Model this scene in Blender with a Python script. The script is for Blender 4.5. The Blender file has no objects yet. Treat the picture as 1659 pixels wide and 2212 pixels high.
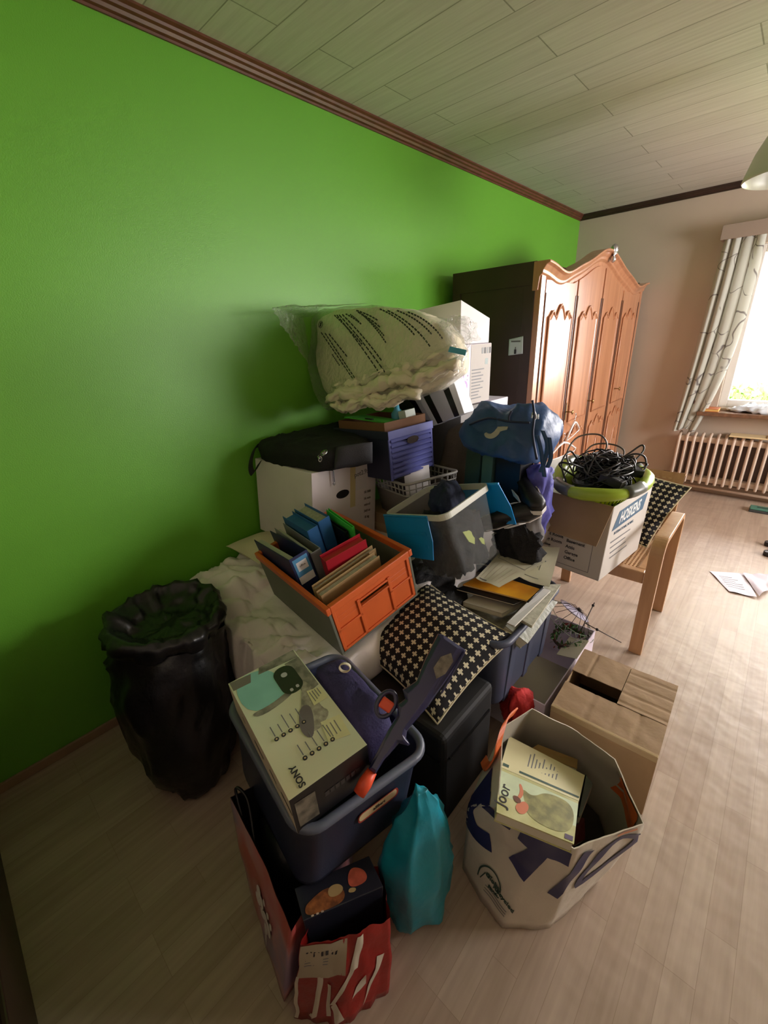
import bpy, bmesh, math, random
from mathutils import Matrix, Vector, Euler, noise

random.seed(7)
S = bpy.context.scene
COL = S.collection
PI = math.pi

# ------------------------------------------------------------------ camera
CAM = Vector((1.814, 0.0, 1.49))
FPX = 913.74
RC = ((0.73944118, 0.67177059, -0.04417034),      # image right, down, forward against the room axes
      (0.22383486, -0.30719999, -0.92494655),
      (-0.63492102, 0.6740567, -0.377522))
cam_d = bpy.data.cameras.new('camera')
cam = bpy.data.objects.new('camera', cam_d); COL.objects.link(cam)
cam_d.sensor_fit = 'VERTICAL'; cam_d.sensor_height = 24.0; cam_d.sensor_width = 18.0
cam_d.lens = FPX / 2212 * 24.0
cam_d.clip_start = 0.02
cam.matrix_world = Matrix(((RC[0][0], -RC[1][0], -RC[2][0], CAM.x),
                           (RC[0][1], -RC[1][1], -RC[2][1], CAM.y),
                           (RC[0][2], -RC[1][2], -RC[2][2], CAM.z),
                           (0, 0, 0, 1)))
S.camera = cam

# ------------------------------------------------------------------ light and exposure
S.view_settings.view_transform = 'Standard'
S.view_settings.look = 'None'
S.view_settings.gamma = 1
S.view_settings.use_curve_mapping = False
S.view_settings.exposure = 1.68
SKY = 9.0
world = bpy.data.worlds.new('world'); S.world = world; world.use_nodes = True
wn = world.node_tree.nodes; wl = world.node_tree.links
bg = wn['Background']; bg.inputs[0].default_value = (1.0, 0.945, 0.935, 1); bg.inputs[1].default_value = SKY


def portal(name, loc, rot, sx, sy):
    d = bpy.data.lights.new(name, 'AREA'); d.shape = 'RECTANGLE'; d.size = sx; d.size_y = sy
    d.cycles.is_portal = True
    o = bpy.data.objects.new(name, d); COL.objects.link(o); o.location = loc; o.rotation_euler = rot
    return o


D = 4.865      # far wall
H = 2.5        # ceiling
XR = 4.3       # right wall
YN = -0.265    # near wall
WX0, WX1, WZ0, WZ1 = 1.40, 3.25, 0.79, 2.06       # far window opening
RY0, RY1, RZ0, RZ1 = 2.8, 4.15, 0.95, 2.1          # unseen opening added in the right wall for fill light
portal('daylight_far_window', ((WX0 + WX1) / 2, D + 0.02, (WZ0 + WZ1) / 2), (PI / 2, 0, PI), WX1 - WX0, WZ1 - WZ0)

portal('added_side_fill', (XR + 0.02, (RY0 + RY1) / 2, (RZ0 + RZ1) / 2), (PI / 2, 0, PI / 2), RY1 - RY0, RZ1 - RZ0)  # guides sky light through the added fill opening

# ------------------------------------------------------------------ helpers


def lin(c):
    out = []
    for v in c[:3]:
        v = v / 255.0
        out.append(v / 12.92 if v <= 0.04045 else ((v + 0.055) / 1.055) ** 2.4)
    return (*out, 1.0)


_M = {}


def mat(name, rgb, rough=0.6, metal=0.0, spec=0.5, var=0.0, vscale=8.0, bump=0.0, bscale=60.0, coat=0.0, alpha=1.0, trans=0.0, rgb2=None, sub=0.0):
    """procedural material: colour mottled by noise, optional fine bump"""
    if name in _M:
        return _M[name]
    m = bpy.data.materials.new(name); m.use_nodes = True
    n = m.node_tree.nodes; l = m.node_tree.links
    b = n['Principled BSDF']
    b.inputs['Base Color'].default_value = lin(rgb)
    b.inputs['Roughness'].default_value = rough
    b.inputs['Metallic'].default_value = metal
    b.inputs['Specular IOR Level'].default_value = spec
    b.inputs['Coat Weight'].default_value = coat
    b.inputs['Alpha'].default_value = alpha
    b.inputs['Transmission Weight'].default_value = trans
    tc = n.new('ShaderNodeTexCoord')
    if var > 0 or rgb2:
        t = n.new('ShaderNodeTexNoise'); t.inputs['Scale'].default_value = vscale; t.inputs['Detail'].default_value = 4
        l.new(tc.outputs['Object'], t.inputs['Vector'])
        r = n.new('ShaderNodeValToRGB')
        a = lin(rgb)
        c2 = lin(rgb2) if rgb2 else tuple(min(1, x * (1 + var)) for x in a[:3]) + (1,)
        c1 = a if rgb2 else tuple(x * (1 - var) for x in a[:3]) + (1,)
        r.color_ramp.elements[0].position = 0.35; r.color_ramp.elements[0].color = c1
        r.color_ramp.elements[1].position = 0.65; r.color_ramp.elements[1].color = c2
        l.new(t.outputs['Fac'], r.inputs['Fac']); l.new(r.outputs['Color'], b.inputs['Base Color'])
    if bump > 0:
        t2 = n.new('ShaderNodeTexNoise'); t2.inputs['Scale'].default_value = bscale; t2.inputs['Detail'].default_value = 5
        l.new(tc.outputs['Object'], t2.inputs['Vector'])
        bp = n.new('ShaderNodeBump'); bp.inputs['Strength'].default_value = bump; bp.inputs['Distance'].default_value = 0.01
        l.new(t2.outputs['Fac'], bp.inputs['Height']); l.new(bp.outputs['Normal'], b.inputs['Normal'])
    _M[name] = m
    return m


def tag(o, label=None, cat=None, group=None, kind=None):
    if label: o['label'] = label
    if cat: o['category'] = cat
    if group: o['group'] = group
    if kind: o['kind'] = kind
    return o


def empty(name, loc=(0, 0, 0), rot=(0, 0, 0)):
    o = bpy.data.objects.new(name, None); COL.objects.link(o)
    o.empty_display_size = 0.05
    o.location = loc; o.rotation_euler = [math.radians(a) for a in rot]
    return o


def TR(loc=(0, 0, 0), rot=(0, 0, 0)):
    return Matrix.Translation(Vector(loc)) @ Euler([math.radians(a) for a in rot], 'XYZ').to_matrix().to_4x4()


def A(u, v, ax, val):
    """point of the room on the plane axis=val that the photograph shows at (u, v)"""
    c = ((u - 829.5) / FPX, (v - 1106) / FPX, 1.0)
    d = Vector([RC[0][i] * c[0] + RC[1][i] * c[1] + RC[2][i] * c[2] for i in range(3)])
    k = 'xyz'.index(ax)
    t = (val - CAM[k]) / d[k]
    return CAM + d * t


class MB:
    """collects shapes, builds them as ONE mesh object"""

    def __init__(self):
        self.v = []; self.f = []; self.m = []; self.s = []; self.mats = []
        self.M = Matrix()

    def mi(self, m):
        if m not in self.mats: self.mats.append(m)
        return self.mats.index(m)

    def add(self, vs, fs, m, smooth=False, M=None):
        T = self.M @ M if M is not None else self.M
        o = len(self.v)
        self.v += [T @ Vector(p) for p in vs]
        k = self.mi(m)
        for f in fs:
            self.f.append([i + o for i in f]); self.m.append(k); self.s.append(smooth)
        return self

    def box(self, lo, hi, m, M=None):
        x0, y0, z0 = lo; x1, y1, z1 = hi
        v = [(x0, y0, z0), (x1, y0, z0), (x1, y1, z0), (x0, y1, z0), (x0, y0, z1), (x1, y0, z1), (x1, y1, z1), (x0, y1, z1)]
        f = [(0, 3, 2, 1), (4, 5, 6, 7), (0, 1, 5, 4), (1, 2, 6, 5), (2, 3, 7, 6), (3, 0, 4, 7)]
        return self.add(v, f, m, False, M)

    def hexa(self, p, m, smooth=False):
        f = [(0, 3, 2, 1), (4, 5, 6, 7), (0, 1, 5, 4), (1, 2, 6, 5), (2, 3, 7, 6), (3, 0, 4, 7)]
        return self.add(p, f, m, smooth)

    def poly(self, pts, m, M=None):
        return self.add(pts, [tuple(range(len(pts)))], m, False, M)

    def prism(self, out, z0, z1, m, M=None, smooth=False):
        n = len(out)
        v = [(x, y, z0) for x, y in out] + [(x, y, z1) for x, y in out]
        f = [tuple(range(n))[::-1], tuple(range(n, 2 * n))]
        for i in range(n):
            f.append((i, (i + 1) % n, n + (i + 1) % n, n + i))
        self.add(v, f[:2], m, False, M)
        T = len(self.v) - 2 * n
        k = self.mi(m)
        for q in f[2:]:
            self.f.append([i + T for i in q]); self.m.append(k); self.s.append(smooth)
        return self

    def loft(self, rings, m, cap0=True, cap1=True, smooth=True, closed=True, M=None):
        n = len(rings[0]); v = []
        for r in rings: v += [tuple(p) for p in r]
        f = []
        for j in range(len(rings) - 1):
            for i in range(n if closed else n - 1):
                a = j * n + i; b = j * n + (i + 1) % n
                f.append((a, b, b + n, a + n))
        if cap0: f.append(tuple(range(n))[::-1])
        if cap1: f.append(tuple(range((len(rings) - 1) * n, len(rings) * n)))
        return self.add(v, f, m, smooth, M)

    def tube(self, path, r, m, n=8, cap=True, M=None, closed=False):
        P = [Vector(p) for p in path]; rings = []
        up = Vector((0.13, 0.27, 0.95)).normalized()
        R = r if isinstance(r, (list, tuple)) else [r] * len(P)
        for i, p in enumerate(P):
            if closed: t = P[(i + 1) % len(P)] - P[i - 1]
            else: t = P[min(i + 1, len(P) - 1)] - P[max(i - 1, 0)]
            if t.length < 1e-9: t = Vector((0, 0, 1))
            t.normalize()
            if abs(t.dot(up)) > 0.98: up = Vector((1, 0.1, 0)).normalized()
            a = t.cross(up).normalized(); b = t.cross(a).normalized()
            up = -(t.cross(a)) if False else b * -1 if b.dot(up) < 0 else b
            a = up.cross(t).normalized()
            rings.append([p + (a * math.cos(2 * PI * k / n) + up * math.sin(2 * PI * k / n)) * R[i] for k in range(n)])
        if closed: rings.append(rings[0])
        return self.loft(rings, m, cap and not closed, cap and not closed, True, True, M)

    def grid(self, fn, nu, nv, m, smooth=True, M=None):
        v = [tuple(fn(i / nu, j / nv)) for j in range(nv + 1) for i in range(nu + 1)]
        f = [(j * (nu + 1) + i, j * (nu + 1) + i + 1, (j + 1) * (nu + 1) + i + 1, (j + 1) * (nu + 1) + i) for j in range(nv) for i in range(nu)]
        return self.add(v, f, m, smooth, M)

    def lathe(self, prof, m, n=24, M=None, cap0=False, cap1=False):
        rings = [[(r * math.cos(2 * PI * k / n), r * math.sin(2 * PI * k / n), z) for k in range(n)] for r, z in prof]
        return self.loft(rings, m, cap0, cap1, True, True, M)

    def text(self, s, size, m, M=None, bold=0.0, align='CENTER', depth=0.0003):
        cu = bpy.data.curves.new('t', 'FONT'); cu.body = s; cu.size = size; cu.align_x = align; cu.align_y = 'CENTER'
        cu.offset = bold; cu.extrude = depth; cu.resolution_u = 3
        o = bpy.data.objects.new('t', cu)
        me = bpy.data.meshes.new_from_object(o)
        self.add([tuple(v.co) for v in me.vertices], [tuple(p.vertices) for p in me.polygons], m, False, M)
        bpy.data.objects.remove(o); bpy.data.curves.remove(cu); bpy.data.meshes.remove(me)
        return self

    def build(self, name, parent=None, bevel=0.0, seg=2, sub=0, solid=0.0, merge=False, angle=40, warp=None):
        me = bpy.data.meshes.new(name)
        me.from_pydata([tuple(p) for p in self.v], [], self.f)
        for k in self.mats: me.materials.append(k)
        for p, k, s in zip(me.polygons, self.m, self.s):
            p.material_index = k; p.use_smooth = s
        if merge:
            bm = bmesh.new(); bm.from_mesh(me); bmesh.ops.remove_doubles(bm, verts=bm.verts, dist=1e-5)
            bmesh.ops.recalc_face_normals(bm, faces=bm.faces); bm.to_mesh(me); bm.free()
        if warp:
            for v in me.vertices: v.co = Vector(warp(v.co))
        me.update()
        o = bpy.data.objects.new(name, me); COL.objects.link(o)
        if parent is not None: o.parent = parent
        if solid:
            md = o.modifiers.new('solid', 'SOLIDIFY'); md.thickness = solid; md.offset = 0
        if bevel:
            md = o.modifiers.new('bevel', 'BEVEL'); md.width = bevel; md.segments = seg; md.limit_method = 'ANGLE'
            md.angle_limit = math.radians(angle); md.harden_normals = False
        if sub:
            md = o.modifiers.new('sub', 'SUBSURF'); md.levels = sub; md.render_levels = sub
        return o


def fbm(p, s=1.0, o=3):
    p = Vector(p) * s; a = 0; w = 1; t = 0
    for _ in range(o):
        a += noise.noise(p) * w; t += w; p = p * 2.03 + Vector((3.1, 1.7, 5.3)); w *= 0.5
    return a / t


def ridge(p):
    """sharp folds: thin crests of stretched noise"""
    q = p + noise.noise_vector(p * 0.6) * 0.7
    a = 1 - min(1, abs(noise.noise(q)) * 3.2)
    b = 1 - min(1, abs(noise.noise(q * 1.9 + Vector((5, 1, 2)))) * 3.0)
    return a * a * 0.7 + b * b * 0.4


def lump(name, rings, m, parent=None, amp=0.01, sc=12.0, n=28, solid=0, seed=0, cap0=True, cap1=True, crease=0.0, sub=4, pin=0.012, smooth=2):
    """soft body through polygon rings (spline between rings, ring resampled to n points), folded and wrinkled along its normals"""
    n = max(n, 56)
    R0 = [resample(r, n) for r in rings]; RR = []
    for j in range(len(R0) - 1):
        p0, p1, p2, p3 = R0[max(j - 1, 0)], R0[j], R0[j + 1], R0[min(j + 2, len(R0) - 1)]
        for k in range(sub):
            t = k / sub; row = []
            for i in range(n):
                a, b, c, d = p0[i], p1[i], p2[i], p3[i]
                row.append(b.lerp(c, t) * 0.45 + 0.55 * 0.5 * ((2 * b) + (c - a) * t + (2 * a - 5 * b + 4 * c - d) * t * t + (-a + 3 * b - 3 * c + d) * t ** 3))
            RR.append(row)
    RR.append(R0[-1])
    # round the polygon corners a little
    for _ in range(smooth): RR = [[r[i] * 0.5 + (r[i - 1] + r[(i + 1) % n]) * 0.25 for i in range(n)] for r in RR]
    mb = MB(); mb.loft(RR, m, cap0, cap1)
    me = bpy.data.meshes.new('tmp'); me.from_pydata([tuple(p) for p in mb.v], [], mb.f); me.update()
    nr = [Vector(v.normal) for v in me.vertices]; bpy.data.meshes.remove(me)
    off = Vector((seed * 3.7, seed * 1.3, seed * 0.7)); zlo = min(v.z for v in mb.v) + 1e-4
    vv = []
    for p, q in zip(mb.v, nr):
        x = p * sc + off
        st = Vector((x.x, x.y, x.z * 0.55))
        d = fbm(x, 1.0, 3) * amp * 1.6 + (ridge(st * 0.8) - 0.35) * crease
        pp = p + q * d
        if pin and p.z <= zlo + 0.001: pp.z = max(pp.z, p.z)
        vv.append(pp)
    mb.v = vv
    return mb.build(name, parent)


def resample(poly, n):
    P = [Vector(p) for p in poly]; L = [0]
    for i in range(len(P)): L.append(L[-1] + (P[(i + 1) % len(P)] - P[i]).length)
    out = []
    for k in range(n):
        d = L[-1] * k / n; i = 0
        while i < len(P) - 1 and L[i + 1] < d: i += 1
        s = (d - L[i]) / max(1e-9, L[i + 1] - L[i])
        out.append(P[i].lerp(P[(i + 1) % len(P)], s))
    return out


def circ(cx, cy, z, rx, ry, n=16, ph=0, wob=0, seed=0):
    return [(cx + rx * math.cos(2 * PI * k / n + ph) * (1 + wob * noise.noise(Vector((k * 1.3 + seed, seed, z * 3)))),
             cy + ry * math.sin(2 * PI * k / n + ph) * (1 + wob * noise.noise(Vector((k * 1.3 + seed, seed + 5, z * 3)))), z) for k in range(n)]


def rrect(hx, hy, r, n=5, z=None):
    out = []
    for cx, cy, a0 in ((hx - r, hy - r, 0), (-hx + r, hy - r, 90), (-hx + r, -hy + r, 180), (hx - r, -hy + r, 270)):
        for k in range(n + 1):
            a = math.radians(a0 + 90 * k / n)
            p = (cx + r * math.cos(a), cy + r * math.sin(a))
            out.append(p if z is None else (*p, z))
    return out


def carton(mb, w, d, h, m, t=0.004, open_top=False, m_in=None):
    """box body, base-centred; open ones have walls"""
    m_in = m_in or m
    if not open_top:
        mb.box((-w / 2, -d / 2, 0), (w / 2, d / 2, h), m); return
    mb.box((-w / 2, -d / 2, 0), (w / 2, d / 2, t), m)
    mb.box((-w / 2, -d / 2, t), (w / 2, -d / 2 + t, h), m)
    mb.box((-w / 2, d / 2 - t, t), (w / 2, d / 2, h), m)
    mb.box((-w / 2, -d / 2 + t, t), (-w / 2 + t, d / 2 - t, h), m)
    mb.box((w / 2 - t, -d / 2 + t, t), (w / 2, d / 2 - t, h), m)


def sheet(name, pts, m, parent=None, th=0.0006, curl=0.004, nu=10, nv=8, seed=0, prints=None):
    """paper sheet through four world corners, slightly curled; prints: (u0,v0,u1,v1,material) bars on it"""
    a, b, c, d = [Vector(p) for p in pts]
    nrm = (b - a).cross(d - a).normalized()
    if nrm.z < 0: nrm = -nrm

    def fn(u, v, off=0.0):
        p = (a * (1 - u) + b * u) * (1 - v) + (d * (1 - u) + c * u) * v
        return p + nrm * (curl * (noise.noise(Vector((u * 2.2 + seed, v * 2.2, seed))) + 0.6 * (abs(u - .5) ** 2 + abs(v - .5) ** 2)) + off)
    mb = MB()
    mb.grid(lambda u, v: fn(u, v, th), nu, nv, m)
    mb.grid(lambda u, v: fn(u, v, 0), nu, nv, m)
    mb.f[-nu * nv:] = [f[::-1] for f in mb.f[-nu * nv:]]
    if prints:
        for (u0, v0, u1, v1, pm) in prints:
            mb.grid(lambda s, t: fn(u0 + (u1 - u0) * s, v0 + (v1 - v0) * t, th + 0.0007), 4, 2, pm)
    return mb.build(name, parent)


# ------------------------------------------------------------------ common materials
WHITE = mat('white_card', (226, 222, 222), 0.65, var=0.03)
INK = mat('print_black', (38, 38, 42), 0.6)
INKG = mat('print_grey', (110, 110, 112), 0.6)
BLACK = mat('black_fabric', (17, 17, 19), 0.75, var=0.25, vscale=20, bump=0.4, bscale=180)
BLKPL = mat('black_plastic', (14, 14, 15), 0.35, var=0.1)
CARD = mat('brown_cardboard', (158, 130, 98), 0.8, var=0.06, vscale=10, bump=0.15, bscale=40)
CARDIN = mat('grey_brown_cardboard', (128, 112, 88), 0.85, var=0.05)
PAPER = mat('cream_paper', (224, 216, 196), 0.7, var=0.02)
METAL = mat('bright_metal', (200, 200, 205), 0.25, metal=1.0)
BRASS = mat('aged_brass', (150, 120, 75), 0.35, metal=1.0)

# ================================================================== the room


def floor_material():
    m = bpy.data.materials.new('laminate_floor'); m.use_nodes = True
    n = m.node_tree.nodes; l = m.node_tree.links; b = n['Principled BSDF']
    tc = n.new('ShaderNodeTexCoord'); mp = n.new('ShaderNodeMapping')
    mp.inputs['Rotation'].default_value = (0, 0, PI / 2)
    l.new(tc.outputs['Object'], mp.inputs['Vector'])
    br = n.new('ShaderNodeTexBrick')
    br.inputs['Scale'].default_value = 1.0; br.inputs['Mortar Size'].default_value = 0.0006
    br.inputs['Brick Width'].default_value = 0.42; br.inputs['Row Height'].default_value = 0.066
    br.offset = 0.37; br.offset_frequency = 3
    br.inputs['Color1'].default_value = lin((172, 152, 135)); br.inputs['Color2'].default_value = lin((184, 166, 149))
    br.inputs['Mortar'].default_value = lin((148, 129, 111))
    br.inputs['Mortar Smooth'].default_value = 0.5
    l.new(mp.outputs['Vector'], br.inputs['Vector'])
    mp2 = n.new('ShaderNodeMapping'); mp2.inputs['Scale'].default_value = (26, 1.6, 1)
    l.new(tc.outputs['Object'], mp2.inputs['Vector'])
    g = n.new('ShaderNodeTexNoise'); g.inputs['Scale'].default_value = 2.0; g.inputs['Detail'].default_value = 6
    l.new(mp2.outputs['Vector'], g.inputs['Vector'])
    rr = n.new('ShaderNodeValToRGB'); rr.color_ramp.elements[0].position = 0.3; rr.color_ramp.elements[0].color = (0.86, 0.84, 0.82, 1)
    rr.color_ramp.elements[1].position = 0.7; rr.color_ramp.elements[1].color = (1.05, 1.05, 1.05, 1)
    l.new(g.outputs['Fac'], rr.inputs['Fac'])
    mx = n.new('ShaderNodeMixRGB'); mx.blend_type = 'MULTIPLY'; mx.inputs['Fac'].default_value = 1
    l.new(br.outputs['Color'], mx.inputs['Color1']); l.new(rr.outputs['Color'], mx.inputs['Color2'])
    l.new(mx.outputs['Color'], b.inputs['Base Color'])
    b.inputs['Roughness'].default_value = 0.42
    b.inputs['Specular IOR Level'].default_value = 0.5
    w = n.new('ShaderNodeTexNoise'); w.inputs['Scale'].default_value = 9; w.inputs['Detail'].default_value = 2
    l.new(tc.outputs['Object'], w.inputs['Vector'])
    bp = n.new('ShaderNodeBump'); bp.inputs['Strength'].default_value = 0.25; bp.inputs['Distance'].default_value = 0.02
    l.new(w.outputs['Fac'], bp.inputs['Height']); l.new(bp.outputs['Normal'], b.inputs['Normal'])
    return m


def ceiling_material():
    m = bpy.data.materials.new('ceiling_planks'); m.use_nodes = True
    n = m.node_tree.nodes; l = m.node_tree.links; b = n['Principled BSDF']
    tc = n.new('ShaderNodeTexCoord'); mp = n.new('ShaderNodeMapping')
    mp.inputs['Location'].default_value = (0.35, 0.03, 0)
    l.new(tc.outputs['Object'], mp.inputs['Vector'])
    br = n.new('ShaderNodeTexBrick'); br.offset = 0.5
    br.inputs['Scale'].default_value = 1.0; br.inputs['Mortar Size'].default_value = 0.0028
    br.inputs['Brick Width'].default_value = 1.2; br.inputs['Row Height'].default_value = 0.182
    br.inputs['Color1'].default_value = lin((196, 192, 180)); br.inputs['Color2'].default_value = lin((203, 199, 187))
    br.inputs['Mortar'].default_value = lin((150, 146, 130)); br.inputs['Mortar Smooth'].default_value = 0.3
    l.new(mp.outputs['Vector'], br.inputs['Vector'])
    mp2 = n.new('ShaderNodeMapping'); mp2.inputs['Scale'].default_value = (1.5, 30, 1)
    l.new(tc.outputs['Object'], mp2.inputs['Vector'])
    g = n.new('ShaderNodeTexNoise'); g.inputs['Scale'].default_value = 2.0; g.inputs['Detail'].default_value = 6
    l.new(mp2.outputs['Vector'], g.inputs['Vector'])
    rr = n.new('ShaderNodeValToRGB'); rr.color_ramp.elements[0].color = (0.88, 0.87, 0.85, 1); rr.color_ramp.elements[1].color = (1.06, 1.06, 1.06, 1)
    rr.color_ramp.elements[0].position = 0.3; rr.color_ramp.elements[1].position = 0.7
    l.new(g.outputs['Fac'], rr.inputs['Fac'])
    mx = n.new('ShaderNodeMixRGB'); mx.blend_type = 'MULTIPLY'; mx.inputs['Fac'].default_value = 1
    l.new(br.outputs['Color'], mx.inputs['Color1']); l.new(rr.outputs['Color'], mx.inputs['Color2'])
    l.new(mx.outputs['Color'], b.inputs['Base Color']); b.inputs['Roughness'].default_value = 0.55
    bp = n.new('ShaderNodeBump'); bp.inputs['Strength'].default_value = 0.3; bp.inputs['Distance'].default_value = 0.004
    bp.invert = True
    l.new(br.outputs['Fac'], bp.inputs['Height']); l.new(bp.outputs['Normal'], b.inputs['Normal'])
    return m


def structure(name, mb, **k):
    o = mb.build(name, **k); o['kind'] = 'structure'; return o


GREEN = mat('green_wall_paint', (102, 170, 48), 0.42, var=0.03, vscale=1.5, bump=0.12, bscale=240)
BEIGE = mat('beige_wall_paint', (196, 180, 162), 0.7, var=0.03, vscale=2, bump=0.1, bscale=240)
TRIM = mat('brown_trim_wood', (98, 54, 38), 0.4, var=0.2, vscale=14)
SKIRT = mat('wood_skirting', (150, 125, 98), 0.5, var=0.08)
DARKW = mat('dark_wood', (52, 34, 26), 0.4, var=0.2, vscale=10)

structure('floor', MB().box((-0.1, YN - 0.1, -0.08), (XR + 0.1, D + 0.1, 0), floor_material()))
structure('ceiling', MB().box((-0.1, YN - 0.1, H), (XR + 0.1, D + 0.1, H + 0.08), ceiling_material()))
structure('wall_left', MB().box((-0.12, YN - 0.1, 0), (0, D + 0.3, H), GREEN))
structure('wall_near', MB().box((0, YN - 0.12, 0.85), (XR, YN, H), BEIGE).box((0, YN - 0.12, 0), (XR, YN, 0.85), mat('dark_wood_panelling', (66, 46, 36), 0.5, var=0.2, vscale=5)))


def wall_with_hole(name, a0, a1, h0, h1, z0, z1, place, m):
    mb = MB()
    for (p, q, r, s) in ((a0, h0, 0, H), (h1, a1, 0, H), (h0, h1, 0, z0), (h0, h1, z1, H)):
        place(mb, p, q, r, s, m)
    return structure(name, mb)


wall_with_hole('wall_far', 0, XR, WX0, WX1, WZ0, WZ1, lambda mb, p, q, r, s, m: mb.box((p, D, r), (q, D + 0.25, s), m), BEIGE)
wall_with_hole('wall_right', YN - 0.1, D + 0.3, RY0, RY1, RZ0, RZ1, lambda mb, p, q, r, s, m: mb.box((XR, p, r), (XR + 0.2, q, s), m), BEIGE)

# crown moulding: stepped profile swept along the wall
PR = [(0, 0), (0.045, 0), (0.045, -0.007), (0.034, -0.012), (0.032, -0.02), (0.022, -0.024), (0.018, -0.033), (0.008, -0.036), (0.007, -0.043), (0, -0.043)]
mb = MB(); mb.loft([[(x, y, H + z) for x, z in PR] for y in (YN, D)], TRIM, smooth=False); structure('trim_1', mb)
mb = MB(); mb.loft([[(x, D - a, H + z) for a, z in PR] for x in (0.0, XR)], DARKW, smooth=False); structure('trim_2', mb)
mb = MB(); mb.box((0, YN, 0), (0.012, D, 0.04), SKIRT); structure('baseboard_left', mb, bevel=0.003)
mb = MB(); mb.box((0, D - 0.012, 0), (XR, D, 0.09), mat('pale_skirting', (170, 150, 130), 0.5)); structure('baseboard_far', mb, bevel=0.003)
mb = MB(); mb.box((0, YN, 0), (1.25, YN + 0.014, 0.24), DARKW); structure('baseboard_near', mb, bevel=0.004)

# far window: frame, mullion, panes, sill
WH = mat('white_window_paint', (225, 222, 216), 0.4)
GL = bpy.data.materials.new('window_glass'); GL.use_nodes = True
_n = GL.node_tree.nodes; _l = GL.node_tree.links
_n.remove(_n['Principled BSDF'])
_t = _n.new('ShaderNodeBsdfTransparent'); _g = _n.new('ShaderNodeBsdfGlossy'); _g.inputs['Roughness'].default_value = 0.02
_x = _n.new('ShaderNodeMixShader'); _f = _n.new('ShaderNodeFresnel'); _f.inputs['IOR'].default_value = 1.45
_l.new(_f.outputs[0], _x.inputs[0]); _l.new(_t.outputs[0], _x.inputs[1]); _l.new(_g.outputs[0], _x.inputs[2])
_l.new(_x.outputs[0], _n['Material Output'].inputs['Surface'])
win = empty('window_1', (WX0, D + 0.12, WZ0)); win['kind'] = 'structure'
mb = MB(); w_, h_ = WX1 - WX0, WZ1 - WZ0
for x0, x1, z0, z1 in ((0, 0.06, 0, h_), (w_ - 0.06, w_, 0, h_), (0.06, w_ - 0.06, 0, 0.06), (0.06, w_ - 0.06, h_ - 0.06, h_), (w_ / 2 - 0.035, w_ / 2 + 0.035, 0.06, h_ - 0.06)):
    mb.box((x0, -0.035, z0), (x1, 0.035, z1), WH)
mb.build('window_frame', win, bevel=0.004)
for x0, x1 in ((0.06, w_ / 2 - 0.035), (w_ / 2 + 0.035, w_ - 0.06)):
    mb = MB(); mb.box((x0, -0.003, 0.06), (x1, 0.003, h_ - 0.06), GL); mb.build('window_pane', win)
mb = MB(); mb.box((WX0 - 0.12, D - 0.16, WZ0 - 0.055), (WX1 + 0.12, D + 0.1, WZ0 - 0.02), mat('brown_sill_stone', (120, 88, 66), 0.3, var=0.2, vscale=30))
structure('trim_3', mb, bevel=0.006)

# outside: lawn, hedge, tree
GRASS = mat('grass', (96, 130, 60), 0.9, var=0.3, vscale=3)
LEAF = mat('hedge_leaves', (112, 140, 72), 0.8, var=0.35, vscale=9)
mb = MB(); mb.box((-8, D + 0.25, -0.4), (14, D + 14, -0.3), GRASS); structure('floor_2', mb)['label'] = 'lawn outside the window'


def leafy(name, cx, cy, cz, rx, ry, rz, cnt, size, m, label):
    mb = MB()
    for i in range(cnt):
        a = random.uniform(0, 2 * PI); b = math.acos(random.uniform(-1, 1)); r = random.uniform(0.6, 1.0)
        p = Vector((cx + rx * r * math.sin(b) * math.cos(a), cy + ry * r * math.sin(b) * math.sin(a), cz + rz * r * math.cos(b)))
        q = Euler((random.uniform(0, 6), random.uniform(0, 6), random.uniform(0, 6))).to_matrix().to_4x4()
        s = size * random.uniform(0.6, 1.3)
        mb.add([(-s, 0, 0), (0, -s * .45, s * .1), (s, 0, 0), (0, s * .45, s * .1)], [(0, 1, 2, 3)], m, False, Matrix.Translation(p) @ q)
    o = mb.build(name); tag(o, label, 'hedge' if 'hedge' in name else 'tree', kind='stuff'); return o


leafy('hedge', 3.2, D + 4.0, 0.1, 3.4, 0.6, 0.62, 5000, 0.07, LEAF, 'clipped bright green hedge seen through the window')
t_ = leafy('garden_tree', 1.9, D + 5.5, 3.6, 1.5, 1.3, 1.0, 2600, 0.10, LEAF, 'leafy tree branches high outside the window')
#@@OBJ

def FR(d, h, e=0.0006):      # frame on the -y face of a base-centred box
    return Matrix.Translation((0, -d / 2 - e, h / 2)) @ Matrix.Rotation(PI / 2, 4, 'X')


def RT(w, h, e=0.0006):      # frame on the +x face
    return Matrix.Translation((w / 2 + e, 0, h / 2)) @ Matrix.Rotation(PI / 2, 4, 'Z') @ Matrix.Rotation(PI / 2, 4, 'X')


def TP(h, e=0.0006):         # frame on the top
    return Matrix.Translation((0, 0, h + e))


def lines(mb, M, x0, y0, w, n, pitch, th, m, rag=0.35, along='x'):
    """rows of print"""
    for i in range(n):
        L = w * (1 - random.random() * rag)
        if along == 'x':
            mb.box((x0, y0 - i * pitch, 0), (x0 + L, y0 - i * pitch + th, 0.0003), m, M)
        else:
            mb.box((x0 + i * pitch, y0, 0), (x0 + i * pitch + th, y0 + L, 0.0003), m, M)


# ================================================================== wardrobe
WD0, WD1, WDX0, WDX1, WDH = 2.61, 4.78, 0.07, 0.66, 1.86
SIDEW = mat('dark_brown_panel', (58, 38, 30), 0.45, var=0.15, vscale=5)


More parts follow.
